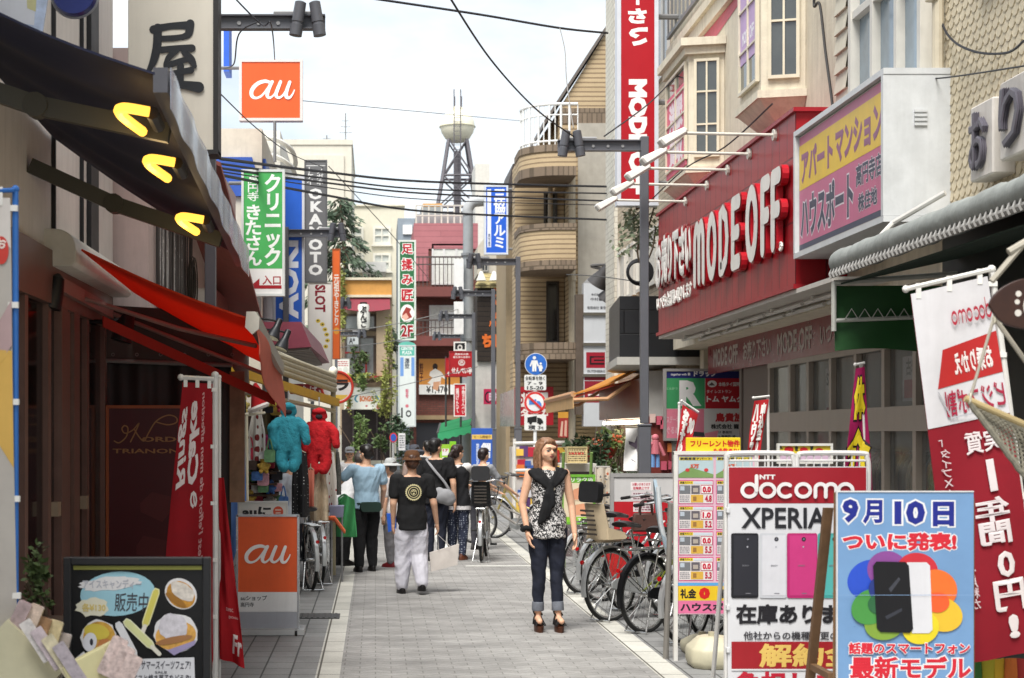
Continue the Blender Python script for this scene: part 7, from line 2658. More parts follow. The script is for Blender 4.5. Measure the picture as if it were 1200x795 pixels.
# ---------------------------------------------------------------- bicycles
chrome = M((190,190,188),rough=.25,metal=.9,var=.1)
rubber = M((28,28,28),rough=.8)
def bicycle(label,loc,rz,frame_col,fender_col,basket=True,saddle_col=(26,24,24),child_seat=None,group=None,lean=0,bag=None,basket_col=(120,116,112),sleeve=None):
 t = thing('bicycle',label,'bicycle',loc,rz,group)
 wb,rw = 1.08,.33
 fm = M(frame_col,rough=.3,metal=.35,var=.08)
 for y in (0,wb):
  m = MB()
  m.ring((0,y,rw),.296,.011,(0,1,0),(0,0,1),40,6)
  m.tube([(-.05,y,rw),(.05,y,rw)],.022,10)
  wh_ = m.build('wheel',chrome,t,world=False)
  m = MB()
  m.ring((0,y,rw),.318,.018,(0,1,0),(0,0,1),40,8)
  m.build('tyre',rubber,wh_,world=False)
  m = MB()
  for k in range(28):
   a = 2 * PI * k / 28
   b2 = a + (.5 if k % 2 else -.5)
   s = .02 * (1 if k % 4 < 2 else -1)
   m.tube([(s,y + .02 * math.cos(b2),rw + .02 * math.sin(b2)),(0,y + .292 * math.cos(a),rw + .292 * math.sin(a))],.0018,3,False)
  m.build('spokes',chrome,wh_,world=False)
  m = MB()
  a0,a1 = (25,175) if y == 0 else (10,140)
  ff = lambda a,x,rr: Vector((x,y - rr * math.cos(R(a)) * (1 if y == 0 else -1) * 1,rw + rr * math.sin(R(a))))
  n = 14
  if y == 0:
   angs = [a0 - 40 + (150) * i / n for i in range(n + 1)]
  else:
   angs = [20 + 140 * i / n for i in range(n + 1)]
  vs = []
  for a in angs:
   for x,dr in ((-.028,-.012),(-.018,.006),(.018,.006),(.028,-.012)):
    ca = math.cos(R(a))
    vs.append(Vector((x,y - (.352 + dr) * ca * (1 if y == 0 else 1),rw + (.352 + dr) * math.sin(R(a)))))
  m.add(vs,[(i * 4 + j,i * 4 + j + 1,i * 4 + 4 + j + 1,i * 4 + 4 + j) for i in range(n) for j in range(3)])
  m.tube([(-.03,y,rw),(-.03,y - .352 * math.cos(R(35)),rw + .352 * math.sin(R(35)))],.004,4)
  m.tube([(.03,y,rw),(.03,y - .352 * math.cos(R(35)),rw + .352 * math.sin(R(35)))],.004,4)
  m.build('mudguard',M(fender_col,rough=.3,metal=.5),t,world=False)
 bb = Vector((0,.45,.30))
 st = Vector((0,.31,.68))
 hd,hd2 = Vector((0,.86,.86)),Vector((0,.92,.66))
 m = MB()
 m.tube([bb,st],.016,8)
 m.tube(smooth_path([hd2 + Vector((0,-.01,.05)),(0,.72,.48),bb + Vector((0,.08,.05)),bb],5),.019,8)
 m.tube(smooth_path([hd + Vector((0,0,-.04)),(0,.66,.58),(0,.40,.45)],5),.016,8)
 for s in (-1,1):
  m.tube([bb + Vector((s * .03,0,0)),(s * .055,0,rw)],.010,6)
  m.tube([st + Vector((0,0,-.12)),(s * .055,0,rw)],.008,6)
 m.tube([hd,hd2],.022,8)
 m.build('frame',fm,t,world=False)
 m = MB()
 for s in (-1,1):
  m.tube(smooth_path([hd2 + Vector((s * .02,0,-.02)),(s * .05,.96,.55),(s * .05,1.02,.42),(s * .05,wb,rw)],4),.011,6)
 m.build('fork',fm,t,world=False)
 m = MB()
 m.tube([st,st + Vector((0,-.04,.14))],.013,8)
 m.build('seat_post',chrome,t,world=False)
 m = MB()
 sc_ = st + Vector((0,-.06,.17))
 vs = []
 secs = [(-.13,.10,.05,.02),(-.08,.115,.06,.028),(0,.085,.055,.02),(.08,.04,.045,.01),(.14,.022,.035,.0)]
 n = 12
 for y,wx,hz,dz in secs:
  vs += [sc_ + Vector((wx * math.cos(2 * PI * k / n),y,dz + hz * .5 * math.sin(2 * PI * k / n))) for k in range(n)]
 m.add(vs,[(i * n + k,i * n + (k + 1) % n,(i + 1) * n + (k + 1) % n,(i + 1) * n + k) for i in range(4) for k in range(n)] + [tuple(range(n))[::-1],tuple(range(4 * n,5 * n))])
 m.build('saddle',M(saddle_col,rough=.35,spec=.6),t,world=False)
 m = MB()
 top_ = hd + Vector((0,-.03,.17))
 m.tube([hd,top_],.014,8)
 m.tube(smooth_path([(-.27,.62,1.02),(-.26,.74,1.03),(-.14,.86,1.06),(0,.84,1.04),(.14,.86,1.06),(.26,.74,1.03),(.27,.62,1.02)],5),.011,8)
 hb = m.build('handlebar',chrome,t,world=False)
 for s in (-1,1):
  m = MB()
  m.tube([(s * .27,.74,1.03),(s * .272,.61,1.02)],.017,8)
  m.build('grip',(38,36,36),hb,world=False)
 if basket:
  m = MB()
  x0,x1,z0,z1 = .13,.18,.72,.96
  for zz,xx,d0,d1 in ((z0,x0,.95,1.15),(z1,x1,.90,1.22),((z0 + z1) / 2,(x0 + x1) / 2,.925,1.185)):
   m.tube([(-xx,d0,zz),(xx,d0,zz),(xx,d1,zz),(-xx,d1,zz),(-xx,d0,zz)],.006,5)
  for k in range(9):
   f = -1 + 2 * k / 8
   for a,c in (((f * x0,.95,z0),(f * x1,.90,z1)),((f * x0,1.15,z0),(f * x1,1.22,z1)),((f * x0,.95,z0),(f * x0,1.15,z0))):
    m.tube([a,c],.003,4)
  for k in range(6):
   f = k / 5
   for s in (-1,1):
    m.tube([(s * x0,.95 + .2 * f,z0),(s * x1,.90 + .32 * f,z1)],.003,4)
  m.build('basket',M(basket_col,rough=.5),t,world=False)
 m = MB()
 for s in (-1,1):
  m.tube([(s * .06,-.30,.72),(s * .06,.22,.72)],.008,6)
  m.tube([(s * .05,.0,rw),(s * .06,-.18,.72)],.006,5)
  m.tube([(s * .05,.0,rw),(s * .06,.1,.72)],.006,5)
 for k in range(4):
  m.tube([(-.06,-.28 + k * .15,.72),(.06,-.28 + k * .15,.72)],.006,5)
 m.build('rear_rack',chrome,t,world=False)
 m = MB()
 m.prism(Fr((.062,0,0),(0,1,0),(0,0,1),(1,0,0)),[(-.05,.31),(.45,.21),(.56,.24),(.57,.34),(.5,.39),(0,.39),(-.05,.36)],0,.018)
 m.build('chain_guard',M(fender_col,rough=.3,metal=.4),t,world=False)
 m = MB()
 m.tube([bb + Vector((-.07,0,0)),bb + Vector((.09,0,0))],.018,8)
 m.tube([bb + Vector((.09,0,0)),bb + Vector((.10,.13,-.10))],.009,6)
 m.tube([bb + Vector((-.07,0,0)),bb + Vector((-.08,-.13,.10))],.009,6)
 cr_ = m.build('crank',chrome,t,world=False)
 for s in (1,-1):
  m = MB()
  c = bb + Vector((.13 * s if s > 0 else -.11,.13 * s,-.10 * s))
  m.box(c.x - .045,c.x + .045,c.y - .03,c.y + .03,c.z - .012,c.z + .012)
  m.build('pedal',(40,40,40),cr_,world=False)
 m = MB()
 for s in (-1,1):
  m.tube([(s * .06,.0,rw - .02),(s * .11,-.13,.03)],.008,6)
 m.tube([(-.12,-.13,.02),(.12,-.13,.02)],.008,6)
 m.build('kickstand',chrome,t,world=False)
 m = MB()
 m.lathe([(.012,0),(.019,.005),(.019,.02)],(0,-.345,.55),12,(1,0,0),(0,0,1),(0,-1,0))
 m.build('reflector',M((170,20,24),rough=.2),t,world=False)
 if child_seat:
  cs = M(child_seat,rough=.45)
  m = MB()
  m.sheet(lambda u,v: Vector(((u - .5) * .26 * (1 - .12 * v),-.17 - .08 * v - .07 * math.cos((u - .5) * 2.6) + .07,.75 + .32 * v)),10,8,.02)
  m.sheet(lambda u,v: Vector(((u - .5) * .24,-.15 + .24 * v,.75 + .02 * math.cos(u * 6))),8,6,.02)
  for s in (-1,1):
   m.sheet(lambda u,v: Vector((s * (.13 - .01 * v),-.16 + .22 * u,.75 + .11 * v * (1 - .5 * u))),8,6,.018)
  o = m.build('child_seat',cs,t,world=False)
  m = MB()
  m.rbox(Fr((0,-.24,1.17),(1,0,0),(0,.1,1),(0,-1,.1)),-.12,.12,-.09,.10,-.03,.04,.045)
  m.build('head_rest',M((28,28,30),rough=.6),o,world=False)
  m = MB()
  for k in range(6):
   z = .79 + k * .042
   m.box(-.08,.08,-.262 - k * .008,-.25 - k * .008,z,z + .018)
  m.build('back_slots',M((60,54,48),rough=.6),o,world=False)
 if lean:
  t.rotation_euler = (0,R(lean),rz)
 return t
HD = R(-50)
SV,BK,CRM = (176,178,178),(30,30,32),(196,186,160)
grp = None
bicycle('silver bicycle nearest the white estate board at the right kerb',(2.50,13.05,0),R(-46),(130,150,170),SV,group=grp)
bicycle('yellow green framed bicycle second in the parked row from the estate board',(2.30,13.8,0),R(-49),(150,160,60),BK,group=grp)
bicycle('silver bicycle with cream child seat and black head rest parked at the right kerb',(2.12,14.65,0),R(-52),(190,188,182),SV,group=grp,child_seat=(196,178,148))
bicycle('black bicycle standing tight behind the one with the child seat',(2.42,15.55,0),R(-50),BK,BK,group=grp,basket_col=(40,40,42))
bicycle('white mudguarded bicycle just behind the woman in the leopard top',(2.2,17.15,0),R(-50),(90,96,104),(206,206,204),group=grp)
bicycle('dark bicycle with silver mudguards farthest along the right kerb row',(2.45,18.1,0),R(-48),(44,48,60),SV,group=grp)
bicycle('grey bicycle leaning among saddles under the taped notices',(2.75,15.0,0),R(-58),(60,62,66),SV,group=grp,basket_col=(90,60,50))
bicycle('slim silver bicycle without a basket between the black one and the white mudguarded one',(2.28,16.35,0),R(-50),(150,152,152),SV,group=grp,basket=False)
bicycle('black bicycle squeezed behind the estate board with only its rear wheel showing',(2.78,13.5,0),R(-47),(36,38,44),BK,group=grp)
bicycle('brown basket bicycle parked across the street beyond the woman',(2.62,24.9,0),R(82),(150,146,140),SV,basket_col=(120,92,74))
bicycle('pale bicycle with yellow tyres tone parked behind the brown basket one',(2.95,26.0,0),R(76),(176,160,100),SV)
bicycle('city bicycle parked on the left in front of the polka dot clothes',(-.70,17.5,0),R(14),(60,64,70),SV)
bicycle('second city bicycle parked on the left beside the salmon scarf',(-.62,18.2,0),R(10),(150,150,150),SV,basket=False)
bicycle('bicycle with a black rear child seat pushed by the ponytailed woman',(1.40,21.4,0),R(-7),(160,158,152),SV,child_seat=(30,30,32),basket_col=(60,60,60))
t = thing('hand_bag','brown leather handbag standing in a bicycle basket by the taped notices','handbag',P(757,620,15.6))
c = P(757,611,15.6)
m = MB()
m.hexa([c + Vector(q) for q in ((-.14,-.06,-.10),(.14,-.06,-.10),(.14,.06,-.10),(-.14,.06,-.10),(-.12,-.03,.08),(.12,-.03,.08),(.12,.03,.08),(-.12,.03,.08))])
m.build('body',M((70,44,36),rough=.4),t,bevel=.015)
m = MB()
for yy in (-.03,.03):
 m.tube(smooth_path([c + Vector((-.06,yy,.07)),c + Vector((-.05,yy,.17)),c + Vector((0,yy,.2)),c + Vector((.05,yy,.17)),c + Vector((.06,yy,.07))],4),.009,6)
m.build('handle',M((58,36,30),rough=.4),t)
t = thing('red_net_bag','red net shopping bag hanging between the bicycle wheels','bag',P(725,680,15.2))
c = P(726,662,15.3)
m = MB()
m.hexa([c + Vector(q) for q in ((-.08,-.05,-.15),(.10,-.05,-.15),(.10,.05,-.15),(-.08,.05,-.15),(-.13,-.04,.13),(.11,-.04,.13),(.11,.04,.13),(-.13,.04,.13))])
m.build('pouch',M((170,26,26),rough=.8,var=.3,scale=40),t)
t = thing('child_seat','pale blue grey bicycle child seat shell beside the estate board','child seat',P(780,640,13.6))
c = P(779,612,13.6)
m = MB()
m.sheet(lambda u,v: c + Vector((-.09 + .12 * v * v + .05 * u - .02 * math.sin(u * 3),.3 * (u - .5),.36 - .66 * v - .1 * (2 * u - 1) ** 2 * (1 - v))),10,12,.025)
m.build('shell',M((140,156,166),rough=.4),t)
m = MB()
m.tube([c + Vector((-.08,-.15,.3)),c + Vector((-.06,-.15,0)),c + Vector((.02,-.1,-.3))],.02,8)
m.build('rim',M((200,206,208),rough=.4),t)
# ---------------------------------------------------------------- right foreground boards
Y = 12.1
t = thing('estate_board','white framed listing board with rows of flat adverts above a yellow strip','notice board',P(830,775,Y))
t.location.z = 0
fr = FRONT((0,Y,0))
A,B = P(794,720,Y),P(884,533,Y)
m = MB()
m.fbox(fr,A.x,B.x,A.z,B.z,-.03,0)
m.build('panel',M((214,176,190),rough=.4),t)
m = MB()
for a,c in ((P(789.5,773,Y),P(794,530,Y)),(P(884,773,Y),P(888.5,530,Y))):
 m.fbox(fr,a.x,c.x,0,c.z,-.035,.012)
a,c = P(789.5,533,Y),P(888.5,529.5,Y)
m.fbox(fr,a.x,c.x,a.z,c.z + .004,-.035,.0125)
m.build('frame',M((214,212,206),rough=.4,dirt=.15),t)
m = MB()
m.tube([P(786,590,Y + .05),Vector((P(783,0,Y).x,Y + .1,0))],.022,8)
m.build('leg',M((120,116,110),rough=.5),t)
its = []
PKc,YEc = (206,70,130),(216,190,50)
for cx0,cx1 in ((795,836),(839,882)):
 its += [('r',cx0,535,cx1,560,(176,196,200)),('p',[(cx0,556),(cx0 + 14,548),(cx1,556),(cx1,560),(cx0,560)],(120,150,90)),('r',cx0 + 1,536,cx1 - 1,539.5,YEc),('t','新築賃貸アパート',cx0 + 2,536.3,cx1 - 3,539.2,(40,40,50),{'bold': .03}),('t','5万',cx0 + 14,544,cx0 + 24,549,(206,90,60),{'bold': .05}),('e',cx0 + 8,549,cx0 + 13,553,(200,60,60)),('e',cx0 + 30,549,cx0 + 35,553,(200,60,60))]
 for rI,y in enumerate((563,593,623,653)):
  its += [('r',cx0,y,cx1,y + 28,PKc),('r',cx0 + .8,y + 1,cx1 - .8,y + 27,(214,208,206)),('r',cx0 + 1,y + 1,cx0 + 17,y + 4.5,YEc),('r',cx0 + 18,y + 1.6,cx1 - 2,y + 4.2,(196,206,216)),('t','新着アパート',cx0 + 2,y + 1.4,cx0 + 16,y + 4,(50,50,60),{}),
    ('r',cx0 + 1,y + 6,cx0 + 14,y + 16,(112,114,118)),('r',cx0 + 2,y + 7,cx0 + 7,y + 12,(176,186,196)),('r',cx0 + 15,y + 6,cx0 + 25,y + 16,(96,90,96)),('r',cx0 + 17,y + 9,cx0 + 23,y + 14,(170,160,150)),('r',cx0 + 14.5,y + 17,cx0 + 29,y + 26,(206,164,70)),('r',cx0 + 17,y + 19,cx0 + 21,y + 24,(150,110,60)),
    ('r',cx0 + 26,y + 5.5,cx1 - 1,y + 16,(170,30,70)),('r',cx0 + 26.7,y + 6.3,cx1 - 1.7,y + 15.3,(226,222,220)),('t',['0.0','1.0','0.0','0.0'][rI],cx0 + 28,y + 7.2,cx1 - 3,y + 14.4,(190,30,60),{'bold': .06}),
    ('t',['4.8','5.2','5.5','5.3'][rI],cx0 + 31,y + 17.5,cx1 - 2,y + 25.5,(176,30,60),{'bold': .05})]
  its += printed_lines(cx0 + 1.5,y + 17.5,cx0 + 13,y + 26,4,(150,146,150))
its += [('r',794.5,683,883.5,686.5,(90,160,210)),('r',794.5,687,883.5,704,(222,186,40)),('t','礼金',797,690,816,701.5,(30,28,30),{'bold': .04}),('t','0',819,688.5,832,702.5,(200,30,30),{'bold': .09}),('t','懸賞',841,690,862,701.5,(30,28,30),{'bold': .04}),('r',794.5,704.5,883.5,719,(214,110,150)),('t','ハウスポート',797,706.5,872,716.5,(40,36,46),{'bold': .045})]
paint(t,fr,its,Y)
t = sign('yellow_placard','bright yellow placard with red characters standing on top of the estate board','placard',(804,513,868,531),12.12,(224,196,40),None,.02,
         [('t','フリーレント物件',809,516,867,524,(196,40,30),{'bold': .045}),('t','も多数あり!',836,525.5,866,530.3,(196,40,30),{'bold': .04})])
m = MB()
p = P(836,531,12.14)
m.box(p.x - .02,p.x + .02,12.142,12.16,p.z - .12,p.z + .03)
m.build('clip',(150,150,150),t)
for i,(px0,py0,px1,py1,Y2,lab) in enumerate(((806,738,852,760,12.3,'cream plastic weight block farther behind the estate board foot'),(813,746,870,783,11.6,'cream plastic weight block nearer to the estate board foot'))):
 t = thing('weight_block',lab,'weight',P((px0 + px1) / 2,py1,Y2))
 a,c = P(px0,py1,Y2),P(px1,py0,Y2)
 h = c.z - max(a.z,0)
 m = MB()
 W_ = c.x - a.x
 e = .07
 zz = [0.0,h * .2,h * .62,h]
 lay = [(.02,.02),(0,0),(0,0),(.075,.075)]
 vs = []
 for z,(ix,iy) in zip(zz,lay):
  q = [(a.x + ix + e,Y2 + iy),(c.x - ix - e,Y2 + iy),(c.x - ix,Y2 + iy + e),(c.x - ix,Y2 + .4 - iy - e),(c.x - ix - e,Y2 + .4 - iy),(a.x + ix + e,Y2 + .4 - iy),(a.x + ix,Y2 + .4 - iy - e),(a.x + ix,Y2 + iy + e)]
  vs += [(x,y,z) for x,y in q]
 m.add(vs,[(k * 8 + j,k * 8 + (j + 1) % 8,k * 8 + 8 + (j + 1) % 8,k * 8 + 8 + j) for k in range(3) for j in range(8)] + [tuple(range(8))[::-1],tuple(range(24,32))])
 m.build('shell',M((196,190,164),rough=.5,dirt=.2),t,bevel=.012)
 m = MB()
 cx = (a.x + c.x) / 2
 m.lathe([(.03,h),(.03,h + .03),(.022,h + .03)],(cx,Y2 + .2,0),14)
 m.build('cap',M((176,170,146),rough=.5),t)
Y = 8.6
red_d = (150,26,38)
t = thing('phone_board','tall red and white phone advert board in a white bent pipe frame','signboard',P(934,880,Y))
t.location.z = 0
fr = FRONT((0,Y,0))
A,B = P(853,870,Y),P(1016,547,Y)
m = MB()
m.fbox(fr,A.x,B.x,A.z,B.z,-.012,0)
m.build('panel',M((206,206,208),rough=.3,var=.04),t)
pipe = M((206,204,200),rough=.35,dirt=.1)
m = MB()
def bend(x0,x1):
 return smooth_path([P(x0,880,Y + .03),P(x0,700,Y + .03),P(x0,547,Y + .03),P(x0 + 2,536,Y + .03),P(x0 + 9,531.5,Y + .03),P(x1 - 9,531.5,Y + .03),P(x1 - 2,536,Y + .03),P(x1,547,Y + .03)],5)
m.tube(bend(851,931),.0135,8)
q = bend(934,1018)
m.tube([P(934,547,Y + .03)] + [p for p in q if p.z > P(0,548,Y).z],.0135,8)
m.tube([P(1018,547,Y + .03),Vector((P(1018,0,Y).x,Y + .03,.05))],.0135,8)
for x0,x1 in ((853,931),(936,1016)):
 m.tube([P(x0,540,Y + .03),P(x1,540,Y + .03)],.006,6)
 for k in range(10):
  x = x0 + (x1 - x0) * k / 9
  m.tube([P(x,533,Y + .03),P(x,547,Y + .03)],.004,4)
for px in (853,1016):
 x = P(px,0,Y).x
 m.tube([(x,Y + .03,.05),(x,Y - .2,.015)],.013,8)
 m.tube([(x,Y + .03,1.3),(x,Y + .5,.015)],.013,8)
m.build('pipe_frame',pipe,t)
m = MB()
for py in (598,712,762):
 for px in (853,1015):
  p = P(px,py,Y - .003)
  m.box(p.x - .008,p.x + .008,Y - .01,Y + .04,p.z - .012,p.z + .012)
m.build('cable_tie',(206,206,206),t)
its = [('r',854,548,1015,590,red_d),('t','NTT',890,556.5,908.5,562,(224,220,218),{'bold': .05}),('f',lambda mb,mf,z: logo_docomo(mb,mf,P(867,0,Y).x,P(0,583,Y).z,P(1001,0,Y).x,P(0,558,Y).z,z),(224,220,218)),
       ('t','XPERIA',868.5,595,968,619,(38,38,42),{'bold': .02})]
for x0,x1,c1,c2 in ((856.5,888.5,(30,30,34),(44,44,50)),(890,921.5,(192,194,198),(206,206,210)),(922,957.5,(176,40,104),(192,58,120)),(958,991,(66,156,150),(82,170,164))):
 rr = 2.5
 q = []
 for cx_,cy_,a0 in ((x1 - rr,625 + rr,-90),(x1 - rr,701 - rr,0),(x0 + rr,701 - rr,90),(x0 + rr,625 + rr,180)):
  q += [(cx_ + rr * math.cos(R(a0 + 22.5 * i)),cy_ + rr * math.sin(R(a0 + 22.5 * i))) for i in range(5)]
 its += [('p',q,c1),('r',x0 + 3,627.5,x1 - 1,698,c2),('e',x0 + 17,629.5,x0 + 22,634.5,(40,40,44)),('e',x0 + 18.3,630.8,x0 + 20.7,633.2,(110,110,120)),('e',x0 + 18,640,x0 + 20,642,(170,170,176)),('t','SONY',x0 + 13,662,x0 + 21,664,(120,120,126),{}),('r',x0 + 17,695,x0 + 23,696,(120,120,126))]
its += [('t','在庫あります',862,708,1008,732,(34,32,36),{'bold': .04}),('t','他社からの機種変更の方も',871,740,1004,750,(50,48,52),{'bold': .02}),('r',857,752,1014,784,(150,28,36)),('t','解約金',889,754,1006,782.5,(214,180,96),{'bold': .035}),('r',857,784,1014,786,(206,206,208)),('t','負担します',861,787,1012,815,(176,30,50),{'bold': .04})]
paint(t,fr,its,Y)
sign('price_placard','small yellow placard with red zeros behind the pipe frame','placard',(911,520.5,975,543),10.4,(216,190,50),(206,204,196),.02,
     [('t','0',919,523,930,531,(196,30,36),{'bold': .12}),('t','0',937,524,947,532,(196,30,36),{'bold': .12}),('t','0',955,525,965,533,(196,30,36),{'bold': .12}),('t','礼',913,522,917.5,527,(40,50,40),{'bold': .05}),('t','敷',931.5,523,935.5,529,(40,50,40),{'bold': .05}),('t','更',949,523,953.5,529,(40,50,40),{'bold': .05}),('r',912,534,974,542,(196,170,190))],bw=.012)
m = None
Y = 7.5
t = thing('smartphone_easel','pale blue advert on a wooden easel with coloured petals round a black phone','signboard',P(1060,900,Y))
t.location.z = 0
fr = FRONT((0,Y,0))
A,B = P(981.5,860,Y),P(1141,577,Y)
m = MB()
m.fbox(fr,A.x,B.x,A.z,B.z,-.008,0)
m.build('panel',M((110,146,186),rough=.3,var=.12,scale=1.6),t)
wood2 = M((112,84,58),rough=.6,var=.25,scale=9)
m = MB()
m.hexa([P(975,900,Y + .02),P(981,900,Y + .02),P(981,900,Y + .07),P(975,900,Y + .07),P(977,577,Y + .02),P(983,577,Y + .02),P(983,577,Y + .07),P(977,577,Y + .07)])
x = P(979,0,Y).x
m.hexa([(x - .02,Y + .6,0),(x + .02,Y + .6,0),(x + .02,Y + .64,0),(x - .02,Y + .64,0),(x - .02,Y + .1,1.35),(x + .02,Y + .1,1.35),(x + .02,Y + .14,1.35),(x - .02,Y + .14,1.35)])
m.box(x - .015,x + .015,Y + .07,Y + .42,.55,.58)
x = P(1139,0,Y).x
m.box(x - .02,x + .02,Y + .02,Y + .07,.1,1.4)
m.build('easel',wood2,t)
m = MB()
m.fbox(fr,A.x - .006,A.x,A.z,B.z + .006,-.01,.004)
m.fbox(fr,A.x,B.x,B.z,B.z + .006,-.01,.004)
m.build('white_edge',(206,206,206),t)
nvy,rdd,wt = (30,40,130),(196,34,50),(220,220,222)
pet = lambda cx_,cy_,rx,ry,rot,col: ('p',blob(cx_,cy_,rx,ry,rot,30),col)
its = [('t','9',987,585,1006,613,nvy,{'bold': .05,'ol': (wt,.06)}),('t','月',1011,586,1034,614,nvy,{'bold': .04,'ol': (wt,.06)}),('t','10',1048,587,1084,615,nvy,{'bold': .05,'ol': (wt,.06)}),('t','日',1093,588,1118,617,nvy,{'bold': .05,'ol': (wt,.06)}),
       ('t','ついに発表!',987,624,1121,646,rdd,{'bold': .05,'ol': (wt,.05)}),
       pet(1018,679,26,22,-.5,(40,76,186)),pet(1040,668,24,22,.2,(130,70,140)),pet(1075,668,24,20,.2,(190,44,56)),pet(1098,690,24,22,.6,(222,108,44)),pet(1103,720,25,20,.3,(214,176,50)),pet(1078,735,22,20,-.2,(214,196,40)),pet(1036,730,24,20,-.2,(120,150,56)),pet(1020,711,24,20,-.5,(70,140,66)),pet(1030,690,13,14,0,(36,52,120)),pet(1030,708,14,12,0,(44,96,60)),pet(1098,706,14,12,0,(222,90,44)),
       ('p',[(x + dx,y) for x,y,dx in ((1062,659,0),(1085,659,0),(1089,663,0),(1092,738,0),(1088,742,0),(1068,742,0))],(206,206,210)),('p',[(1026,658),(1060,658.5),(1064,663),(1069,737),(1065,741.5),(1031,740.5),(1026.5,736),(1022,663)],(18,18,22)),('p',[(1040,690),(1052,676),(1054,679),(1043,694)],(60,62,70)),('p',[(1036,722),(1056,712),(1056,716),(1038,726)],(50,52,60)),
       ('r',982,697,1140,697.5,(130,160,196)),('t','話題のスマートフォン',994,752.5,1136,767,rdd,{'bold': .04,'ol': (wt,.05)}),('t','最新モデル',996,769,1138,797,rdd,{'bold': .035,'ol': (wt,.05)}),('t','予約受付中',996,802,1134,828,nvy,{'bold': .035,'ol': (wt,.05)})]
paint(t,fr,its,Y)
# red banner seen from behind, its print reversed
Y = 7.9
dk_r = (150,24,40)
nb_ = nobori('banner','tall leaning banner, white above and crimson below, its print showing reversed',(1067,345),(1157,324),(1121,779),(1226,762),Y,dk_r,
       [('r',0,-.0,1,-.365,(206,204,206)),('p',[(.30,-.165),(1.0,-.145),(1.0,-.255),(.18,-.265)],(176,36,36)),('t','お乗りかえ',.42,-.24,.9,-.178,(226,216,212),{'mirror': True,'bold': .04}),('f',lambda mb,mf,z: logo_docomo(mb,mf,.45,-.105,.98,-.055,z,.002,True),(170,40,60)),('t','ビジスポ割',.25,-.345,.97,-.275,(160,30,60),{'mirror': True,'bold': .02}),('p',[(.18,-.272),(.3,-.345),(.9,-.345),(.9,-.349),(.29,-.349),(.165,-.272)],(176,176,180)),
  ('t','実質',.42,-.455,.86,-.395,(214,204,204),{'mirror': True,'bold': .02}),('t','1',.63,-.56,.72,-.475,(214,204,204),{'mirror': True,'bold': .03}),('t','年間',.42,-.70,.82,-.575,(214,204,204),{'mirror': True,'bold': .03,'vert': True}),('t','0円',.5,-.88,.86,-.72,(222,212,210),{'mirror': True,'bold': .03,'vert': True}),('t','!',.62,-.955,.74,-.89,(222,212,210),{'mirror': True,'bold': .06}),
  ('t','「タイプXiにねん」',.10,-.66,.24,-.40,(210,190,192),{'mirror': True,'vert': True,'bold': .01}),('t','の基本使用料が',.20,-.86,.34,-.665,(210,190,192),{'mirror': True,'vert': True,'bold': .01})],
       ((1162,316),(1235,880)),None,.014,seed=12,pr=.017)
# multi coloured cloth at the bottom right corner
t = thing('striped_cloth','green, yellow and orange striped cloth edge at the bottom right corner','cloth',P(1180,900,8.2))
fr = FRONT((0,8.2,0))
for k,col in enumerate(((60,110,50),(180,170,50),(206,170,50),(196,110,50),(150,46,44),(130,40,46))):
 m = MB()
 a,c = P(1136 + k * 14,900,8.2),P(1150 + k * 14,772,8.2)
 m.sheet(lambda u,v: (a.x + (c.x - a.x) * u,8.2 + .02 * math.sin(u * 3 + k * 2 + v * 4),c.z + (a.z - c.z) * v),4,8,.006)
 m.build('stripe',M(col,rough=.8),t)
# ---------------------------------------------------------------- grey rolled awning over the right pavement
t = thing('rolled_awning','grey laced rolled awning with a bright green valance on the right','awning',(3.6,10,2.6))
r0,r1 = Vector((3.5,12.4,2.93)),Vector((3.5,7.6,2.95))
gt = M((142,146,142),rough=.75,var=.2,scale=4,bump=.5,bscale=18,dirt=.3)
m = MB()
n = 46
pts = [r0.lerp(r1,i / n) + Vector((.06,0,.075 + .003 * math.sin(i * 1.3) + .002 * math.sin(i * 2.9))) for i in range(n + 1)]
m.tube(pts,[.095 + .004 * math.sin(i * 1.1) + .003 * math.sin(i * 2.7) for i in range(n + 1)],18)
m.sheet(lambda u,v: (r0 + Vector((.1,0,.15))).lerp(r1 + Vector((.1,0,.15)),u) + Vector((.95 * v,0,.30 * v + .006 * math.sin(u * 37) * (1 - v))),50,4,.015)
m.build('rolled_cover',gt,t)
m = MB()
for i in range(58):
 c = r0.lerp(r1,(i + .5) / 58) + Vector((-.01,0,-.02))
 m.tube([c + Vector((-.02,-.012,-.03)),c + Vector((-.03,0,.0)),c + Vector((-.01,.022,.035)),c + Vector((.03,.03,.05))],.008,5)
m.tube([r0 + Vector((-.005,0,-.02)),r1 + Vector((-.005,0,-.02))],.025,8)
m.build('lacing',M((146,144,140),rough=.6),t)
m = MB()
m.sheet(lambda u,v: Vector((3.55 + 1.0 * u,12.38 - 4.7 * v,2.84 + .22 * u)),4,12,.01)
m.build('lining',M((24,44,32),rough=.8,var=.2),t)
gv = M((28,72,30),rough=.5,var=.15,scale=5)
m = MB()
m.sheet(lambda u,v: Vector((3.52 + .96 * u,12.42 + .012 * math.sin(u * 9 + v * 3),2.83 - .50 * v + .02 * math.sin(u * 5) * v)),10,6,.01)
m.build('valance',gv,t)
m = MB()
m.tube([(3.5,12.38,2.86),(3.5,12.38,2.48)],.02,8)
m.tube([(3.5,12.38,2.56),(4.46,12.38,2.60)],.016,8)
m.tube([(3.5,12.38,2.85),(4.46,12.38,2.92)],.02,8)
z0_ = 2.57
for k in range(8):
 m.tube([(3.58 + k * .1,12.36,z0_),(3.63 + k * .1,12.36,z0_ + .08),(3.68 + k * .1,12.36,z0_)],.005,4)
m.build('frame_pipe',M((176,176,168),rough=.4,dirt=.2),t)
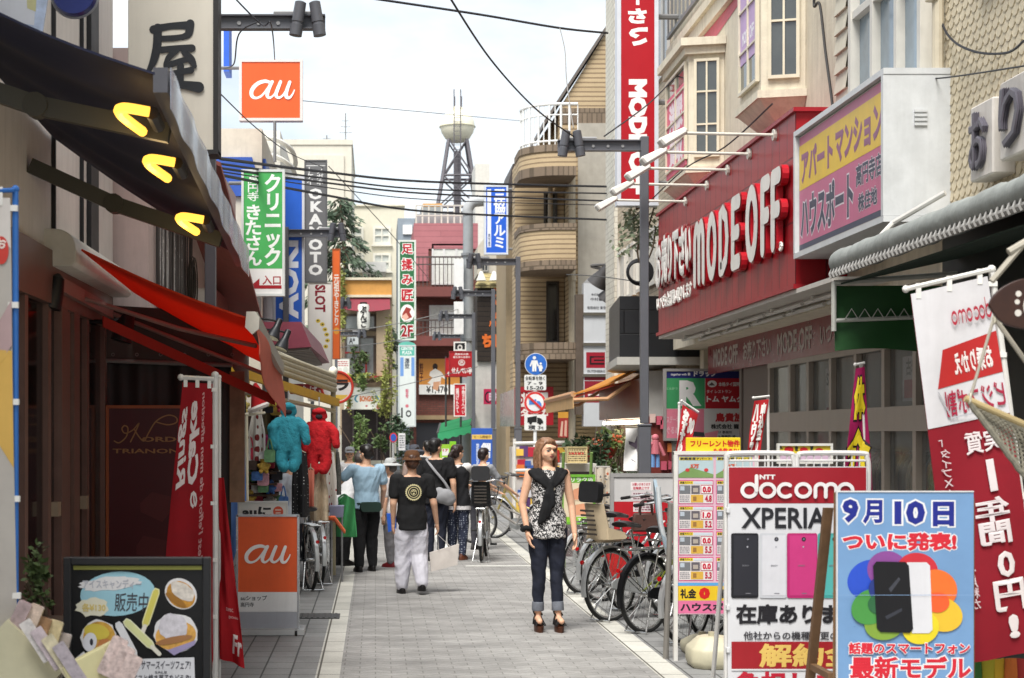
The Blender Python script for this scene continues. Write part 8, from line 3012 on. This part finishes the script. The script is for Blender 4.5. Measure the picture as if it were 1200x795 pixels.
# hammock, pole and paw board hung in front of the shop on the right
t = thing('hanging_hammock','grey knotted net hammock slung from a pale wooden pole','hammock',P(1180,520,6.2))
Y = 6.2
m = MB()
m.tube([P(1131,467,Y),P(1240,515,Y)],.0135,10)
m.build('spreader_pole',M((176,156,112),rough=.6,var=.15),t)
m = MB()
rope = M((126,122,108),rough=.9,var=.35,scale=60)
nu = 22
def hm(u,v): 
 p = P(1137,473,Y).lerp(P(1262,640,Y),u)
 return p + Vector((.10 * v * math.sin(u * PI) + .05 * v,.1 * v,.07 * v * u + .05 * v * math.sin(u * 2.2)))
for i in range(nu):
 for j in range(7):
  a,b2,c2 = hm(i / nu,j / 7),hm((i + 1) / nu,(j + 1) / 7),hm((i + 1) / nu,j / 7)
  m.tube([a,b2],.0045,4,False)
  m.tube([c2,hm(i / nu,(j + 1) / 7)],.0045,4,False)
for j in (0,7):
 m.tube([hm(i / nu,j / 7) + Vector((.003 * math.sin(i * 3),0,.003 * math.cos(i * 3))) for i in range(nu + 1)],.012,7)
m.build('net',rope,t)
m = MB()
m.tube([P(1165,372,Y),P(1137,466,Y)],.006,6)
m.tube([P(1165,372,Y),P(1235,470,Y)],.009,6)
m.tube([P(1162,330,Y),P(1215,268,Y)],.012,6)
m.tube(smooth_path([P(1182,296,Y),P(1206,282,Y)],4),.016,8)
m.build('rope',M((166,160,146),rough=.8),t)
m = MB()
for i in range(4):
 m.ring(P(1136,465 + i * 1.6,Y),.012,.004,(0,1,0),(.3,0,1),12,5)
 m.ring(P(1165,372 + i * 1.6,Y),.011,.004,(0,1,0),(.3,0,1),12,5)
m.build('knot',M((190,184,166),rough=.8),t)
t = thing('paw_board','dark brown wooden board with white paw prints hanging at the right edge','sign',P(1206,400,6.0))
Y = 6.0
fr = FRONT((0,Y,0))
q = [(1159,358),(1165,346),(1180,334),(1204,326),(1235,330),(1255,350),(1248,376),(1222,386),(1192,384),(1172,376)]
qq = [(lambda p: (p.x,p.z))(P(x,y,Y)) for x,y in [tuple(v) for v in smooth_path(q + [q[0]],4)[:-1]]]
m = MB()
m.prism(fr,qq,-.018,0)
m.build('board',M((54,30,20),rough=.4,var=.3,scale=14),t,bevel=.003)
paint(t,fr,[('e',1190,341,1197,348,(206,200,190)),('e',1189,351,1195,357,(206,200,190)),('e',1189,363,1197,371,(206,200,190)),('e',1199,346,1216,372,(206,200,190))],Y)
# ---------------------------------------------------------------- people
SKIN = M((218,172,142),rough=.5,var=.05,scale=30,sss=.12)
def hand(mb,w_,d,side,out,s,curl=.5):
 """w_ wrist, d pointing down the forearm, side across the knuckles (towards the thumb), out = palm side"""
 d,side,out = d.normalized(),side.normalized(),out.normalized()
 k = w_ + d * .085 * s
 limb(mb,[w_,w_ + d * .03 * s,k],[.021 * s,.024 * s,.02 * s],10)
 limb(mb,[w_ + d * .035 * s + side * .015 * s,k + side * .024 * s],[.017 * s,.013 * s],8)
 limb(mb,[w_ + d * .035 * s - side * .015 * s,k - side * .024 * s],[.017 * s,.012 * s],8)
 for i,L in enumerate((.068,.076,.07,.055)):
  o = k + side * (.03 - .02 * i) * s
  a = o + (d + out * .25 * curl).normalized() * L * .5 * s
  b = a + (d + out * 1.3 * curl).normalized() * L * .32 * s
  e = b + (d * .6 + out * 1.6 * curl).normalized() * L * .28 * s
  limb(mb,[o,a,b,e],[.0095 * s,.009 * s,.0085 * s,.0075 * s],8)
 o = w_ + d * .025 * s + side * .02 * s
 a = o + (d * .55 + side * .8 + out * .3).normalized() * .038 * s
 b = a + (d * .9 + side * .25 + out * .4).normalized() * .034 * s
 limb(mb,[o,a,b],[.0125 * s,.0105 * s,.0085 * s],8)
def person(label,loc,rz,H,top,pants,shoes,hair,arms=None,legs=None,male=False,lean=0,turn=0,sleeve=.55,hem=.47,flare=1.0,plen=1.0,hat=None,lift=0,vx=.0075,sd=1,topd=.013,long=None,tail=False,nod=0):
 t = thing('person',label,'person',loc,rz)
 ws,hp = (1.13,.97) if male else (.93,.98)
 z_h = .52
 def T(x,y,z):
  if z > z_h:
   a = R(lean) * min(1,(z - z_h) / .12)
   dz = z - z_h
   return Vector((x,y * math.cos(a) - dz * math.sin(a),z_h + dz * math.cos(a) + y * math.sin(a))) * H + Vector((0,0,lift))
  return Vector((x,y,z)) * H + Vector((0,0,lift))
 hc = T(0,0,.885)
 def Hd(x,y,z):     # head points turn and nod about the neck
  p = Vector((x,y,z - .885)) * H
  p = Matrix.Rotation(R(nod),3,'X') @ p
  return hc + Matrix.Rotation(R(turn),3,'Z') @ p
 TOR = [(.465,.07 * hp,.055),(.50,.09 * hp,.064),(.54,.093 * hp,.063),(.58,.086 * hp,.057),(.63,.074 * ws,.05),(.70,.083 * ws,.056),(.755,.091 * ws,.059),(.80,.092 * ws,.05),(.825,.07 * ws,.041),(.842,.04,.034)]
 A = {-1: [(-.105 * ws,0,.806),(-.132 * ws,.012,.635),(-.138 * ws,-.015,.49)],1: [(.105 * ws,0,.806),(.132 * ws,.012,.635),(.138 * ws,-.015,.49)]}
 G = {-1: [(-.052,0,.50),(-.05,-.008,.275),(-.048,.008,.045)],1: [(.052,0,.50),(.05,-.008,.275),(.048,.008,.045)]}
 for s,q in (arms or {}).items():
  A[s] = [A[s][0]] + list(q)
 for s,q in (legs or {}).items():
  G[s] = [G[s][0]] + list(q)
 Aw = {s: [T(*p) for p in A[s]] for s in A}
 Gw = {s: [T(*p) for p in G[s]] for s in G}
 m = MB()
 loft(m,[(T(0,0,z),rx * H,ry * H) for z,rx,ry in TOR])
 limb(m,[T(0,.005,.83),Hd(0,.006,.895)],[.033 * H,.03 * H])
 m.ball(Hd(0,.008,.942),(.046 * H,.054 * H,.056 * H),20,14)
 m.ball(Hd(0,-.012,.912),(.039 * H,.041 * H,.045 * H),18,12)
 m.ball(Hd(0,-.030,.884),(.018 * H,.017 * H,.013 * H),12,8)
 for s in (-1,1):
  m.ball(Hd(.023 * s,-.03,.908),(.016 * H,.014 * H,.015 * H),10,8)
  m.ball(Hd(.046 * s,.012,.922),(.006 * H,.012 * H,.017 * H),10,8)
 limb(m,[Hd(0,-.048,.932),Hd(0,-.058,.914)],[.005 * H,.0085 * H],8)
 m.ball(Hd(0,-.046,.946),(.03 * H,.012 * H,.012 * H),12,8)
 for s in (-1,1):
  limb(m,Aw[s],[.03 * H * ws,.0225 * H * ws,.0155 * H])
  m.ball(Aw[s][0].lerp(Aw[s][1],.35),.028 * H * ws)
  limb(m,[Gw[s][0],Gw[s][0].lerp(Gw[s][1],.4),Gw[s][1],Gw[s][1].lerp(Gw[s][2],.3),Gw[s][2]],[.05 * H,.046 * H,.029 * H,.028 * H,.019 * H])
  d = Aw[s][2] - Aw[s][1]
  sdv = Vector((0,-1,0)) if abs(d.normalized().y) < .75 else Vector((-s,0,0))
  hand(m,Aw[s][2],d,sdv,Vector((-s,-.1,0)),1.0 * H / 1.62)
  a = Gw[s][2]
  limb(m,[a,a + Vector((0,.018 * H,-.018 * H)),a + Vector((.004 * s * H,-.07 * H,-.030 * H))],[.02 * H,.02 * H,.016 * H])
 remesh(m,'body',SKIN,t,vx,3)
 # face
 ev = M((226,220,212),rough=.2,var=0)
 for s in (-1,1):
  c = Hd(.0185 * s,-.0435,.9265)
  m = MB()
  m.ball(c,(.0095 * H,.0065 * H,.0042 * H),12,8)
  e = m.build('eye',ev,t,world=False)
  m = MB()
  m.ball(Hd(.0195 * s,-.0485,.9262),(.0042 * H,.0028 * H,.0042 * H),10,8)
  m.build('iris',(30,20,16),e,world=False)
  m = MB()
  m.tube([Hd(.008 * s,-.0512,.9305),Hd(.0185 * s,-.0520,.9325),Hd(.030 * s,-.045,.9295)],.0016 * H,6)
  m.build('eyelid',(40,28,24),e,world=False)
  m = MB()
  m.tube([Hd(.008 * s,-.0555,.9415),Hd(.019 * s,-.0555,.9445),Hd(.032 * s,-.048,.941)],[.0016 * H,.0022 * H,.0012 * H],6)
  m.build('brow',(74,50,38),t,world=False)
 m = MB()
 m.tube([Hd(-.0125,-.0465,.8975),Hd(-.004,-.0525,.8995),Hd(0,-.053,.8985),Hd(.004,-.0525,.8995),Hd(.0125,-.0465,.8975)],[.0015 * H,.003 * H,.003 * H,.003 * H,.0015 * H],8)
 m.tube([Hd(-.010,-.0465,.895),Hd(0,-.0515,.8925),Hd(.010,-.0465,.895)],[.0015 * H,.0036 * H,.0015 * H],8)
 m.build('mouth',(150,82,76),t,world=False)
 # hair
 hm_ = M(hair,rough=.45,var=.35,scale=45,spec=.5)
 m = MB()
 m.ball(Hd(0,.018,.951),(.0505 * H,.054 * H,.054 * H),20,14)
 m.ball(Hd(0,-.006 if long else -.012,.979 if long else .972),(.042 * H,.040 * H,(.024 if long else .033) * H),18,12)
 m.ball(Hd(0,.035,.925),(.045 * H,.035 * H,.045 * H),16,12)
 if long:
  for s in (-1,1):
   for y0 in (-.006,.012,.03,.044):
    limb(m,[Hd(.040 * s,y0 * .6 - .012,.965),Hd(.050 * s,y0,.93),Hd(.051 * s,y0,.89),Hd(.050 * s,y0 + .004,long + .01),Hd(.044 * s,y0 - .002,long)],[.010 * H,.009 * H,.009 * H,.009 * H,.005 * H],10)
   for x0 in (.012,.03):
    limb(m,[Hd(x0 * s,.06,.93),Hd(x0 * s,.062,.86),Hd(x0 * s,.055,long)],[.018 * H,.02 * H,.014 * H],10)
   limb(m,[Hd(.008 * s,-.034,.988),Hd(.034 * s,-.030,.968),Hd(.049 * s,-.010,.935)],[.008 * H,.008 * H,.007 * H],8)
 if tail:
  limb(m,[Hd(0,.07,.94),Hd(.012,.085,.90),Hd(.018,.075,.84),Hd(.01,.07,.79)],[.018 * H,.022 * H,.02 * H,.008 * H],10)
 ho = remesh(m,'hair',hm_,t,vx,5 if long else 2,.003 * H,34,sd)
 if long:
  m = MB()
  r = random.Random(5)
  for k in range(260):
   a = r.uniform(-1.7,1.7)
   sx,cy = math.sin(a),math.cos(a)
   w1 = r.uniform(-.004,.004)
   e = r.uniform(-.02,.02)
   q = [Hd(.006 + sx * .010,.008 + .012 * cy,1.004),Hd(sx * .042,.016 + .042 * cy,.988),Hd(sx * .054 + w1,.016 + .052 * cy,.95),Hd(sx * .056,.018 + .050 * cy,.90),Hd(sx * (.055 + w1),.020 + .045 * cy,.85 + e * .3),Hd(sx * .050 + w1,.01 + .046 * cy,long - .004 + e)]
   m.tube(smooth_path(q,3),.0016,3,False)
  m.build('loose_strands',M(r.choice([hair]),rough=.35,var=.45,scale=60,spec=.6),ho,world=False)
 # upper garment
 m = MB()
 rg = [(z,rx,ry) for z,rx,ry in TOR if z > hem + .01 and z < .84]
 z0,rx0,ry0 = rg[0]
 rg = [(hem,rx0 * 1.04,ry0 * 1.06)] + rg
 loft(m,[(T(0,0,z),(rx + topd) * H * (1.06 if z < .62 else 1.0),(ry + topd) * H * (1.06 if z < .62 else 1)) for z,rx,ry in rg],24)
 for s in (-1,1):
  if sleeve > 0:
   f = sleeve
   sh,el,wr = Aw[s]
   pts = [sh.lerp(Vector((0,sh.y,sh.z)),.25),sh]
   if f <= 1:
    pts += [sh.lerp(el,f * .5),sh.lerp(el,f)]
   else:
    pts += [sh.lerp(el,.5),el,el.lerp(wr,f - 1)]
   rs = [.036 * H * ws] * 2 + [(.032 + .003 * (f < 1)) * H * ws] * (len(pts) - 2)
   limb(m,pts,rs)
 remesh(m,'shirt',top,t,max(vx,.008),4,.0065 * H,11,sd)
 # trousers
 m = MB()
 loft(m,[(T(0,0,z),(rx + .008) * H,(ry + .008) * H) for z,rx,ry in TOR if z < .6],24)
 for s in (-1,1):
  h_,k_,a_ = Gw[s]
  e = k_.lerp(a_,plen * .93)
  limb(m,[h_,h_.lerp(k_,.4),k_,k_.lerp(e,.35),e],[.056 * H,.054 * H * (.5 + .5 * flare),.039 * H * flare,.038 * H * flare,.028 * H * flare])
 remesh(m,'trousers',pants,t,max(vx,.008),3,.006 * H,13,sd + 4)
 for s in (-1,1):
  a = Gw[s][2]
  if shoes is None:
   continue
  m = MB()
  g = a.z - .045 * H
  d = Vector((.05 * s,-1,0)).normalized()
  sv = Vector((d.y,-d.x,0))
  vs = []
  for z,l0,l1,wd in ((0,.048,.100,.030),(.012,.05,.102,.031),(.03,.046,.09,.028),(.048,.036,.045,.024),(.066,.03,.022,.022)):
   c = a + d * (l1 - l0) / 2 * H
   for k in range(16):
    q = 2 * PI * k / 16
    p = c + d * math.cos(q) * (l0 + l1) / 2 * H + sv * math.sin(q) * wd * H
    vs.append(Vector((p.x,p.y,g + z * H)))
  m.add(vs,[(i * 16 + k,i * 16 + (k + 1) % 16,i * 16 + 16 + (k + 1) % 16,i * 16 + 16 + k) for i in range(4) for k in range(16)] + [tuple(range(16))[::-1],tuple(range(64,80))])
  m.build('shoe',M(shoes,rough=.4),t,world=False)
 if hat:
  col,brim = hat
  m = MB()
  U = Matrix.Rotation(R(turn),3,'Z')
  prof = [(.056,.955),(.057,.97),(.054,.992),(.04,1.012),(.001,1.018)]
  m.lathe([(r_ * H,(z - .885) * H) for r_,z in prof],hc + U @ Vector((0,.008 * H,0)),24)
  m.build('hat',M(col,rough=.9,var=.25,scale=30),t,world=False)
  m = MB()
  if brim:
   m.lathe([(.055 * H,.076 * H),(.055 * H + brim,.058 * H),(.056 * H + brim,.062 * H),(.056 * H,.084 * H)],hc + U @ Vector((0,.008 * H,0)),28)
  else:
   m.lathe([(.02 * H,.068 * H),(.052 * H,.064 * H),(.053 * H,.069 * H),(.02 * H,.078 * H)],hc + U @ Vector((0,-.05 * H,0)),20)
  m.build('hat_brim',M(col,rough=.9,var=.25,scale=30),t,world=False)
 return t,T,Hd,H
leop = bpy.data.materials.new('leopard_print')
leop.use_nodes = True
n_,l_ = leop.node_tree.nodes,leop.node_tree.links
tc_ = n_.new('ShaderNodeTexCoord')
z_ = n_.new('ShaderNodeTexNoise')
z_.inputs['Scale'].default_value = 52
z_.inputs['Detail'].default_value = 1.5
z_.inputs['Distortion'].default_value = 1.2
rp_ = n_.new('ShaderNodeValToRGB')
rp_.color_ramp.elements[0].position = .50
rp_.color_ramp.elements[0].color = (.012,.012,.013,1)
rp_.color_ramp.elements[1].position = .535
rp_.color_ramp.elements[1].color = (.66,.64,.62,1)
l_.new(tc_.outputs['Object'],z_.inputs['Vector'])
l_.new(z_.outputs['Fac'],rp_.inputs['Fac'])
l_.new(rp_.outputs['Color'],n_['Principled BSDF'].inputs['Base Color'])
n_['Principled BSDF'].inputs['Roughness'].default_value = .7
blackc = M((18,18,20),rough=.9,var=.2,scale=12)
jean = M((26,30,44),rough=.85,var=.25,scale=10,bump=.3,bscale=300)
# the woman walking towards the camera
t,T,Hd,H = person('young woman in a leopard print top and dark cropped jeans',(1.475,13.92,0),R(6),1.585,leop,jean,None,(134,98,72),
 arms={-1: [(-.138,.0,.645),(-.118,-.04,.50)],1: [(.134,.0,.635),(.142,-.035,.49)]},legs={-1: [(-.05,-.015,.28),(-.052,.0,.045)],1: [(.05,.0,.28),(.055,-.02,.045)]},turn=20,sleeve=0,hem=.462,flare=.95,plen=.80,lift=.075,vx=.006,long=.775,topd=.008,nod=-4)
m = MB()
for s in (-1,1):
 for o in (-.022,.0,.022):
  limb(m,[T((.093 + o * .6) * s,.02,.812 - abs(o) * .2),T((.072 + o) * s,-.022,.822 - o * .3),T((.046 + o * .8) * s,-.052,.786 - o * .3),T(.004 * s,-.07,.742 - o * .6)],[.013 * H,.0155 * H,.015 * H,.013 * H])
  limb(m,[T((.072 + o) * s,.02,.824 - o * .3),T(0,.058,.80 + o)],[.015 * H,.015 * H])
limb(m,[T(.0,-.07,.742),T(-.012,-.078,.69),T(-.018,-.08,.63),T(-.034,-.075,.56)],[.014 * H,.013 * H,.014 * H,.013 * H])
for o in (-.016,.016):
 limb(m,[T(.0,-.07,.742),T(-.010 + o * .7,-.076,.69),T(-.018 + o,-.078,.63),T(-.034 + o * 1.3,-.075,.565 + o)],[.014 * H,.014 * H,.015 * H,.013 * H])
limb(m,[T(.0,-.072,.742),T(.012,-.08,.69),T(.012,-.08,.64)],[.014 * H,.016 * H,.014 * H])
remesh(m,'shoulder_cardigan',blackc,t,.007,4,.006,14,3)
m = MB()
for k in range(14):
 a = 2 * PI * k / 14
 c = T(-.121,-.032,.515)
 m.ball(c + Vector((.034 * math.cos(a),.034 * math.sin(a),random.Random(k).uniform(-.025,.025))),.022,8,6)
remesh(m,'wrist_cuff',blackc,t,.006,2,.004,30,5)
for s in (-1,1):
 k_,a_ = (T(-.05,-.015,.28),T(-.052,.0,.045)) if s < 0 else (T(.05,.0,.28),T(.055,-.02,.045))
 e = k_.lerp(a_,.80)
 d = (a_ - k_).normalized()
 U = d.orthogonal().normalized()
 m = MB()
 m.lathe([(.040,-.04),(.051,-.036),(.053,.032),(.050,.04),(.036,.036)],e,18,U,d.cross(U),d)
 m.build('trouser_cuff',M((112,116,124),rough=.9,var=.2,scale=30),t,world=False)
 g = a_ + Vector((0,-.05,0))
 m = MB()
 vs = []
 for z,l0,wd in ((-.0,.098,.036),(.03,.10,.038),(.052,.102,.039)):
  for k in range(18):
   q = 2 * PI * k / 18
   vs.append(Vector((g.x + wd * math.sin(q),g.y + .01 - l0 * math.cos(q),z + .004 + (.045 if math.cos(q) < -.2 and z > .02 else 0))))
 m.add(vs,[(i * 18 + k,i * 18 + (k + 1) % 18,i * 18 + 18 + (k + 1) % 18,i * 18 + 18 + k) for i in range(2) for k in range(18)] + [tuple(range(18))[::-1],tuple(range(36,54))])
 so = m.build('platform_sole',M((74,40,24),rough=.5,var=.25,scale=20),t,world=False)
 m = MB()
 for yy,zz,rx in ((-.065,.088,.040),(-.02,.115,.038),(.045,.15,.036)):
  m.tube([Vector((g.x + rx * math.cos(a) * 1.0,g.y + yy + .012 * math.sin(a),.062 + (zz - .062) * math.sin(a))) for a in [PI * i / 10 for i in range(11)]],.011,6)
 m.tube([g + Vector((-.03,.02,-.0)),g + Vector((-.03,.09,.02)),g + Vector((.03,.09,.02)),g + Vector((.03,.02,.0))],.009,6)
 m.build('sandal_strap',M((22,20,20),rough=.4),so,world=False)
m = MB()
m.tube(smooth_path([T(-.03,-.04,.835),T(-.015,-.068,.78),T(.012,-.086,.70),T(.016,-.086,.695),T(.03,-.066,.78),T(.035,-.04,.835)],5),.0022,5)
m.build('necklace',(170,160,140),t,world=False)
m = MB()
m.ball(Hd(-.05,.0,.905),.008,8,6)
m.build('earring',(226,220,206),t,world=False)
back = PI
# man in the black printed t-shirt
t,T,Hd,H = person('man from behind in black t shirt with round gold print and wide white trousers',(.385,17.15,0),back + R(8),1.50,M((20,20,21),rough=.9,var=.2),M((204,202,210),rough=.85),(24,22,22),(70,44,30),
 male=True,legs={1: [(.058,-.035,.275),(.066,-.03,.045)],-1: [(-.05,-.01,.275),(-.06,.085,.075)]},arms={1: [(.135,.02,.64),(.13,-.02,.50)],-1: [(-.155,.01,.64),(-.185,-.04,.50)]},flare=1.5,hat=((92,60,36),.022),sd=2,sleeve=.62,hem=.455)
fr = Fr(T(0,.078,.72),(-1,0,0),(0,0,1),(0,1,0))
gl_ = (206,196,150)
m = MB()
rr = .092
n = 24
def bk(x,y,z): return fr.pt(x,y,z - 2.2 * x * x)
star = [(rr * (1 if i % 2 else .88) * math.cos(2 * PI * i / 48),rr * (1 if i % 2 else .88) * math.sin(2 * PI * i / 48)) for i in range(48)]
for r0,r1 in ((.98,.76),(.62,.54),(.36,.30)):
 a = [(rr * r0 * (1 if i % 2 or r0 < .9 else .9) * math.cos(2 * PI * i / 48),rr * r0 * (1 if i % 2 or r0 < .9 else .9) * math.sin(2 * PI * i / 48)) for i in range(48)]
 b2 = [(rr * r1 * math.cos(2 * PI * i / 48),rr * r1 * math.sin(2 * PI * i / 48)) for i in range(48)]
 m.add([bk(x,y,.006) for x,y in a + b2],[(i,(i + 1) % 48,48 + (i + 1) % 48,48 + i) for i in range(48)])
for a0 in (40,90,140):
 m.add([bk(rr * .28 * math.cos(R(a0 + d)) * k,rr * .28 * math.sin(R(a0 + d)) * k,.0065) for d,k in ((-18,.4),(-18,1),(18,1),(18,.4))],[(0,1,2,3)])
m.add([bk(x * rr,y * rr,.0068) for x,y in ((-.14,-.05),(.14,-.05),(.06,-.26),(-.06,-.26))],[(0,1,2,3)])
m.build('printed_emblem',M(gl_,rough=.8),t,smooth=0,world=False)
wrist_w = Vector((.385 + .185 * H,17.15 + .04,.43 * H))
t = thing('paper_bag','white paper carrier bag swinging from the hand of the man in white trousers','bag',(wrist_w.x,17.2,.25))
m = MB()
c = Vector((wrist_w.x + .08,17.25,.36))
m.hexa([c + Vector(q) for q in ((-.15,-.05,-.13),(.13,.02,-.06),(.13,.10,-.06),(-.15,.05,-.13),(-.17,-.04,.07),(.15,.03,.16),(.15,.08,.16),(-.17,.04,.07))])
m.build('bag',M((206,198,190),rough=.6),t)
m = MB()
for yy in (-.03,.05):
 m.tube([c + Vector((-.07,yy,.10)),wrist_w + Vector((0,0,-.02)),c + Vector((.06,yy,.13))],.004,5)
m.build('handle',(190,186,180),t)
t,T,Hd,H = person('man in a pale blue polo shirt and black trousers turned away and reaching left',(-.11,19.9,0),back + R(18),1.56,M((150,178,196),rough=.85),M((20,20,22),rough=.9),(26,24,24),(28,24,22),male=True,
 arms={1: [(.215,-.05,.70),(.29,-.16,.62)],-1: [(-.15,-.02,.65),(-.17,-.12,.54)]},legs={1: [(.06,.0,.27),(.07,.03,.045)],-1: [(-.05,-.03,.27),(-.06,-.03,.045)]},flare=1.25,sd=5,turn=20,nod=8,hem=.50)
m = MB()
m.rbox(Fr(T(0,.085,.515),(-1,0,0),(0,0,1),(0,1,0)),-.13,.13,-.06,.06,0,.06,.04)
m.tube([T(.09,0,.54),T(.09,.06,.54),T(-.09,.06,.54),T(-.09,0,.54)],.012,6)
m.build('waist_pouch',M((26,48,40),rough=.7),t,world=False,bevel=.01)
t,T,Hd,H = person('grey haired man in a white shirt bending forward behind the green bag',(-.42,20.8,0),back - R(50),1.55,M((206,206,206),rough=.85),M((26,26,28),rough=.9),(24,22,22),(66,60,56),male=True,lean=30,nod=28,
 arms={1: [(.14,-.12,.66),(.08,-.2,.60)],-1: [(-.14,-.12,.66),(-.08,-.2,.60)]},sd=6,sleeve=.8)
t = thing('shopping_bag','big green cloth shopping bag held open between the two stooping men','bag',(-.42,19.4,.6))
a,c = P(394,629,19.2),P(418,586,19.2)
m = MB()
m.sheet(lambda u,v: Vector((a.x + (c.x - a.x) * (u * (1 - .25 * (1 - v)) + .12 * (1 - v)),19.2 + .06 * math.sin(u * 7 + v * 3),c.z + (a.z - c.z) * v + .05 * math.sin(u * PI) * (1 - v))),12,10,.012)
m.sheet(lambda u,v: Vector((a.x + (c.x - a.x) * (u * .8 + .1),19.45 + .05 * math.sin(u * 5 + v),c.z - .02 + (a.z - c.z) * v)),10,8,.012)
m.build('cloth',M((62,140,84),rough=.8,var=.15),t)
m = MB()
m.tube(smooth_path([P(398,589,19.2),P(397,584,19.5),P(404,580,19.6),P(412,587,19.3)],5),.012,6)
m.build('handle',(54,120,74),t)
t,T,Hd,H = person('dark haired man in black with a grey shoulder bag seen from behind',(.80,21.6,0),back - R(12),1.63,M((22,22,24),rough=.9),jean,(28,26,26),(22,20,20),male=True,sd=7,sleeve=.6,turn=-25)
m = MB()
m.tube(smooth_path([T(.07,.03,.83),T(.0,.085,.75),T(-.09,.075,.64),T(-.14,.05,.54)],5),.018,6)
m.tube(smooth_path([T(.07,.03,.83),T(.06,-.06,.78),T(-.08,-.07,.62),T(-.15,-.02,.54)],5),.018,6)
m.build('bag_strap',(150,150,152),t,world=False)
t = thing('shoulder_bag','slouchy light grey shoulder bag on the hip of the man in black','bag',(1.03,21.4,.8))
m = MB()
c = P(521,582,21.3)
m.ball(c,(.14,.07,.10),14,10)
m.ball(c + Vector((.05,0,-.04)),(.1,.06,.08),12,8)
m.ball(c + Vector((-.07,0,.05)),(.07,.05,.07),12,8)
o = remesh(m,'pouch',M((138,138,140),rough=.85),None,.012,4,.008,9,2)
o.location = (-1.03,-21.4,-.8)
o.parent = t
t,T,Hd,H = person('ponytailed woman in a black vest pushing a bicycle',(1.10,21.75,0),back - R(24),1.545,M((212,208,204),rough=.85),dots((40,46,66),(150,156,170),34,.3),(96,54,36),(42,28,24),
 arms={-1: [(-.17,-.15,.68),(-.20,-.30,.64)],1: [(.12,-.15,.68),(.02,-.30,.64)]},sd=8,sleeve=.5,hem=.56,tail=True,flare=1.1,turn=-20)
m = MB()
loft(m,[(T(0,0,z),rx * H,ry * H) for z,rx,ry in ((.47,.118,.088),(.54,.115,.085),(.63,.098,.072),(.70,.105,.078),(.76,.11,.08),(.80,.104,.068),(.83,.072,.054))],24)
remesh(m,'vest',M((24,24,27),rough=.9),t,.009,4,.006,10,4)
m = MB()
loft(m,[(T(0,0,.44),.122 * H,.09 * H),(T(0,0,.474),.118 * H,.087 * H)],20)
m.build('lace_hem',M((190,186,186),rough=.9,var=.3,scale=60),t,world=False)
person('dark haired person in a grey top bent over a bicycle beside the ponytailed woman',(1.50,23.6,0),back - R(40),1.50,M((136,138,142),rough=.85),M((60,60,66),rough=.9),(40,38,38),(36,26,24),lean=14,sd=9,sleeve=.6,vx=.01,arms={-1: [(-.16,-.14,.68),(-.2,-.28,.62)],1: [(.12,-.15,.68),(.02,-.30,.64)]})
t,T,Hd,H = person('short person in a pale bucket hat and grey trousers between the two men',(.225,20.6,0),back + R(55),1.37,M((206,200,196),rough=.85),M((120,118,120),rough=.9),(110,30,36),(80,74,70),sd=10,hat=((170,172,170),.075),sleeve=.8,flare=1.3,vx=.009,lean=6)
t = thing('blue_bag','flat bright blue shopping bag by the grey trousers of the person in the bucket hat','bag',(.18,20.2,.6))
a,c = P(453,624,19.9),P(464,602,19.9)
m = MB()
m.hexa([(a.x + .02,19.9,a.z),(c.x,19.9,a.z + .04),(c.x,19.96,a.z + .04),(a.x + .02,19.96,a.z),(a.x,19.88,c.z),(c.x,19.88,c.z),(c.x,19.98,c.z),(a.x,19.98,c.z)])
m.build('pouch',M((40,92,190),rough=.5),t)
person('man in a grey cap and white shirt far behind the stooping men',(-.42,26.5,0),0,1.46,M((206,206,206),rough=.85),M((80,80,84),rough=.9),(40,40,40),(90,86,84),male=True,hat=((136,138,142),0),vx=.011,sd=11)
person('person in a yellow t shirt mostly hidden behind the woman in leopard print',(2.37,22.3,0),back + R(30),1.50,M((216,176,70),rough=.85),M((66,66,76),rough=.9),(170,100,60),(40,30,26),vx=.01,sd=12,arms={-1: [(-.17,-.03,.65),(-.25,-.14,.53)]},sleeve=.5)
person('shop helper in a white tee standing among the hanging clothes',(-.93,17.9,0),R(60),1.50,M((190,196,204),rough=.85),M((50,50,60),rough=.9),(40,40,40),(40,32,28),vx=.01,sd=13,sleeve=.7)
person('woman in a dark sun hat half hidden behind the man in the printed t shirt',(.62,25.5,0),R(30),1.50,M((150,130,120),rough=.85),M((70,70,76),rough=.9),(40,40,40),(40,32,28),vx=.011,sd=14,hat=((74,76,84),.085),sleeve=.6)
person('person with dark hair passing far behind beside the lime notice boards',(.92,29,0),R(200),1.56,M((190,186,182),rough=.85),M((60,62,76),rough=.9),(40,40,40),(30,26,24),vx=.011,sd=15,sleeve=.6)
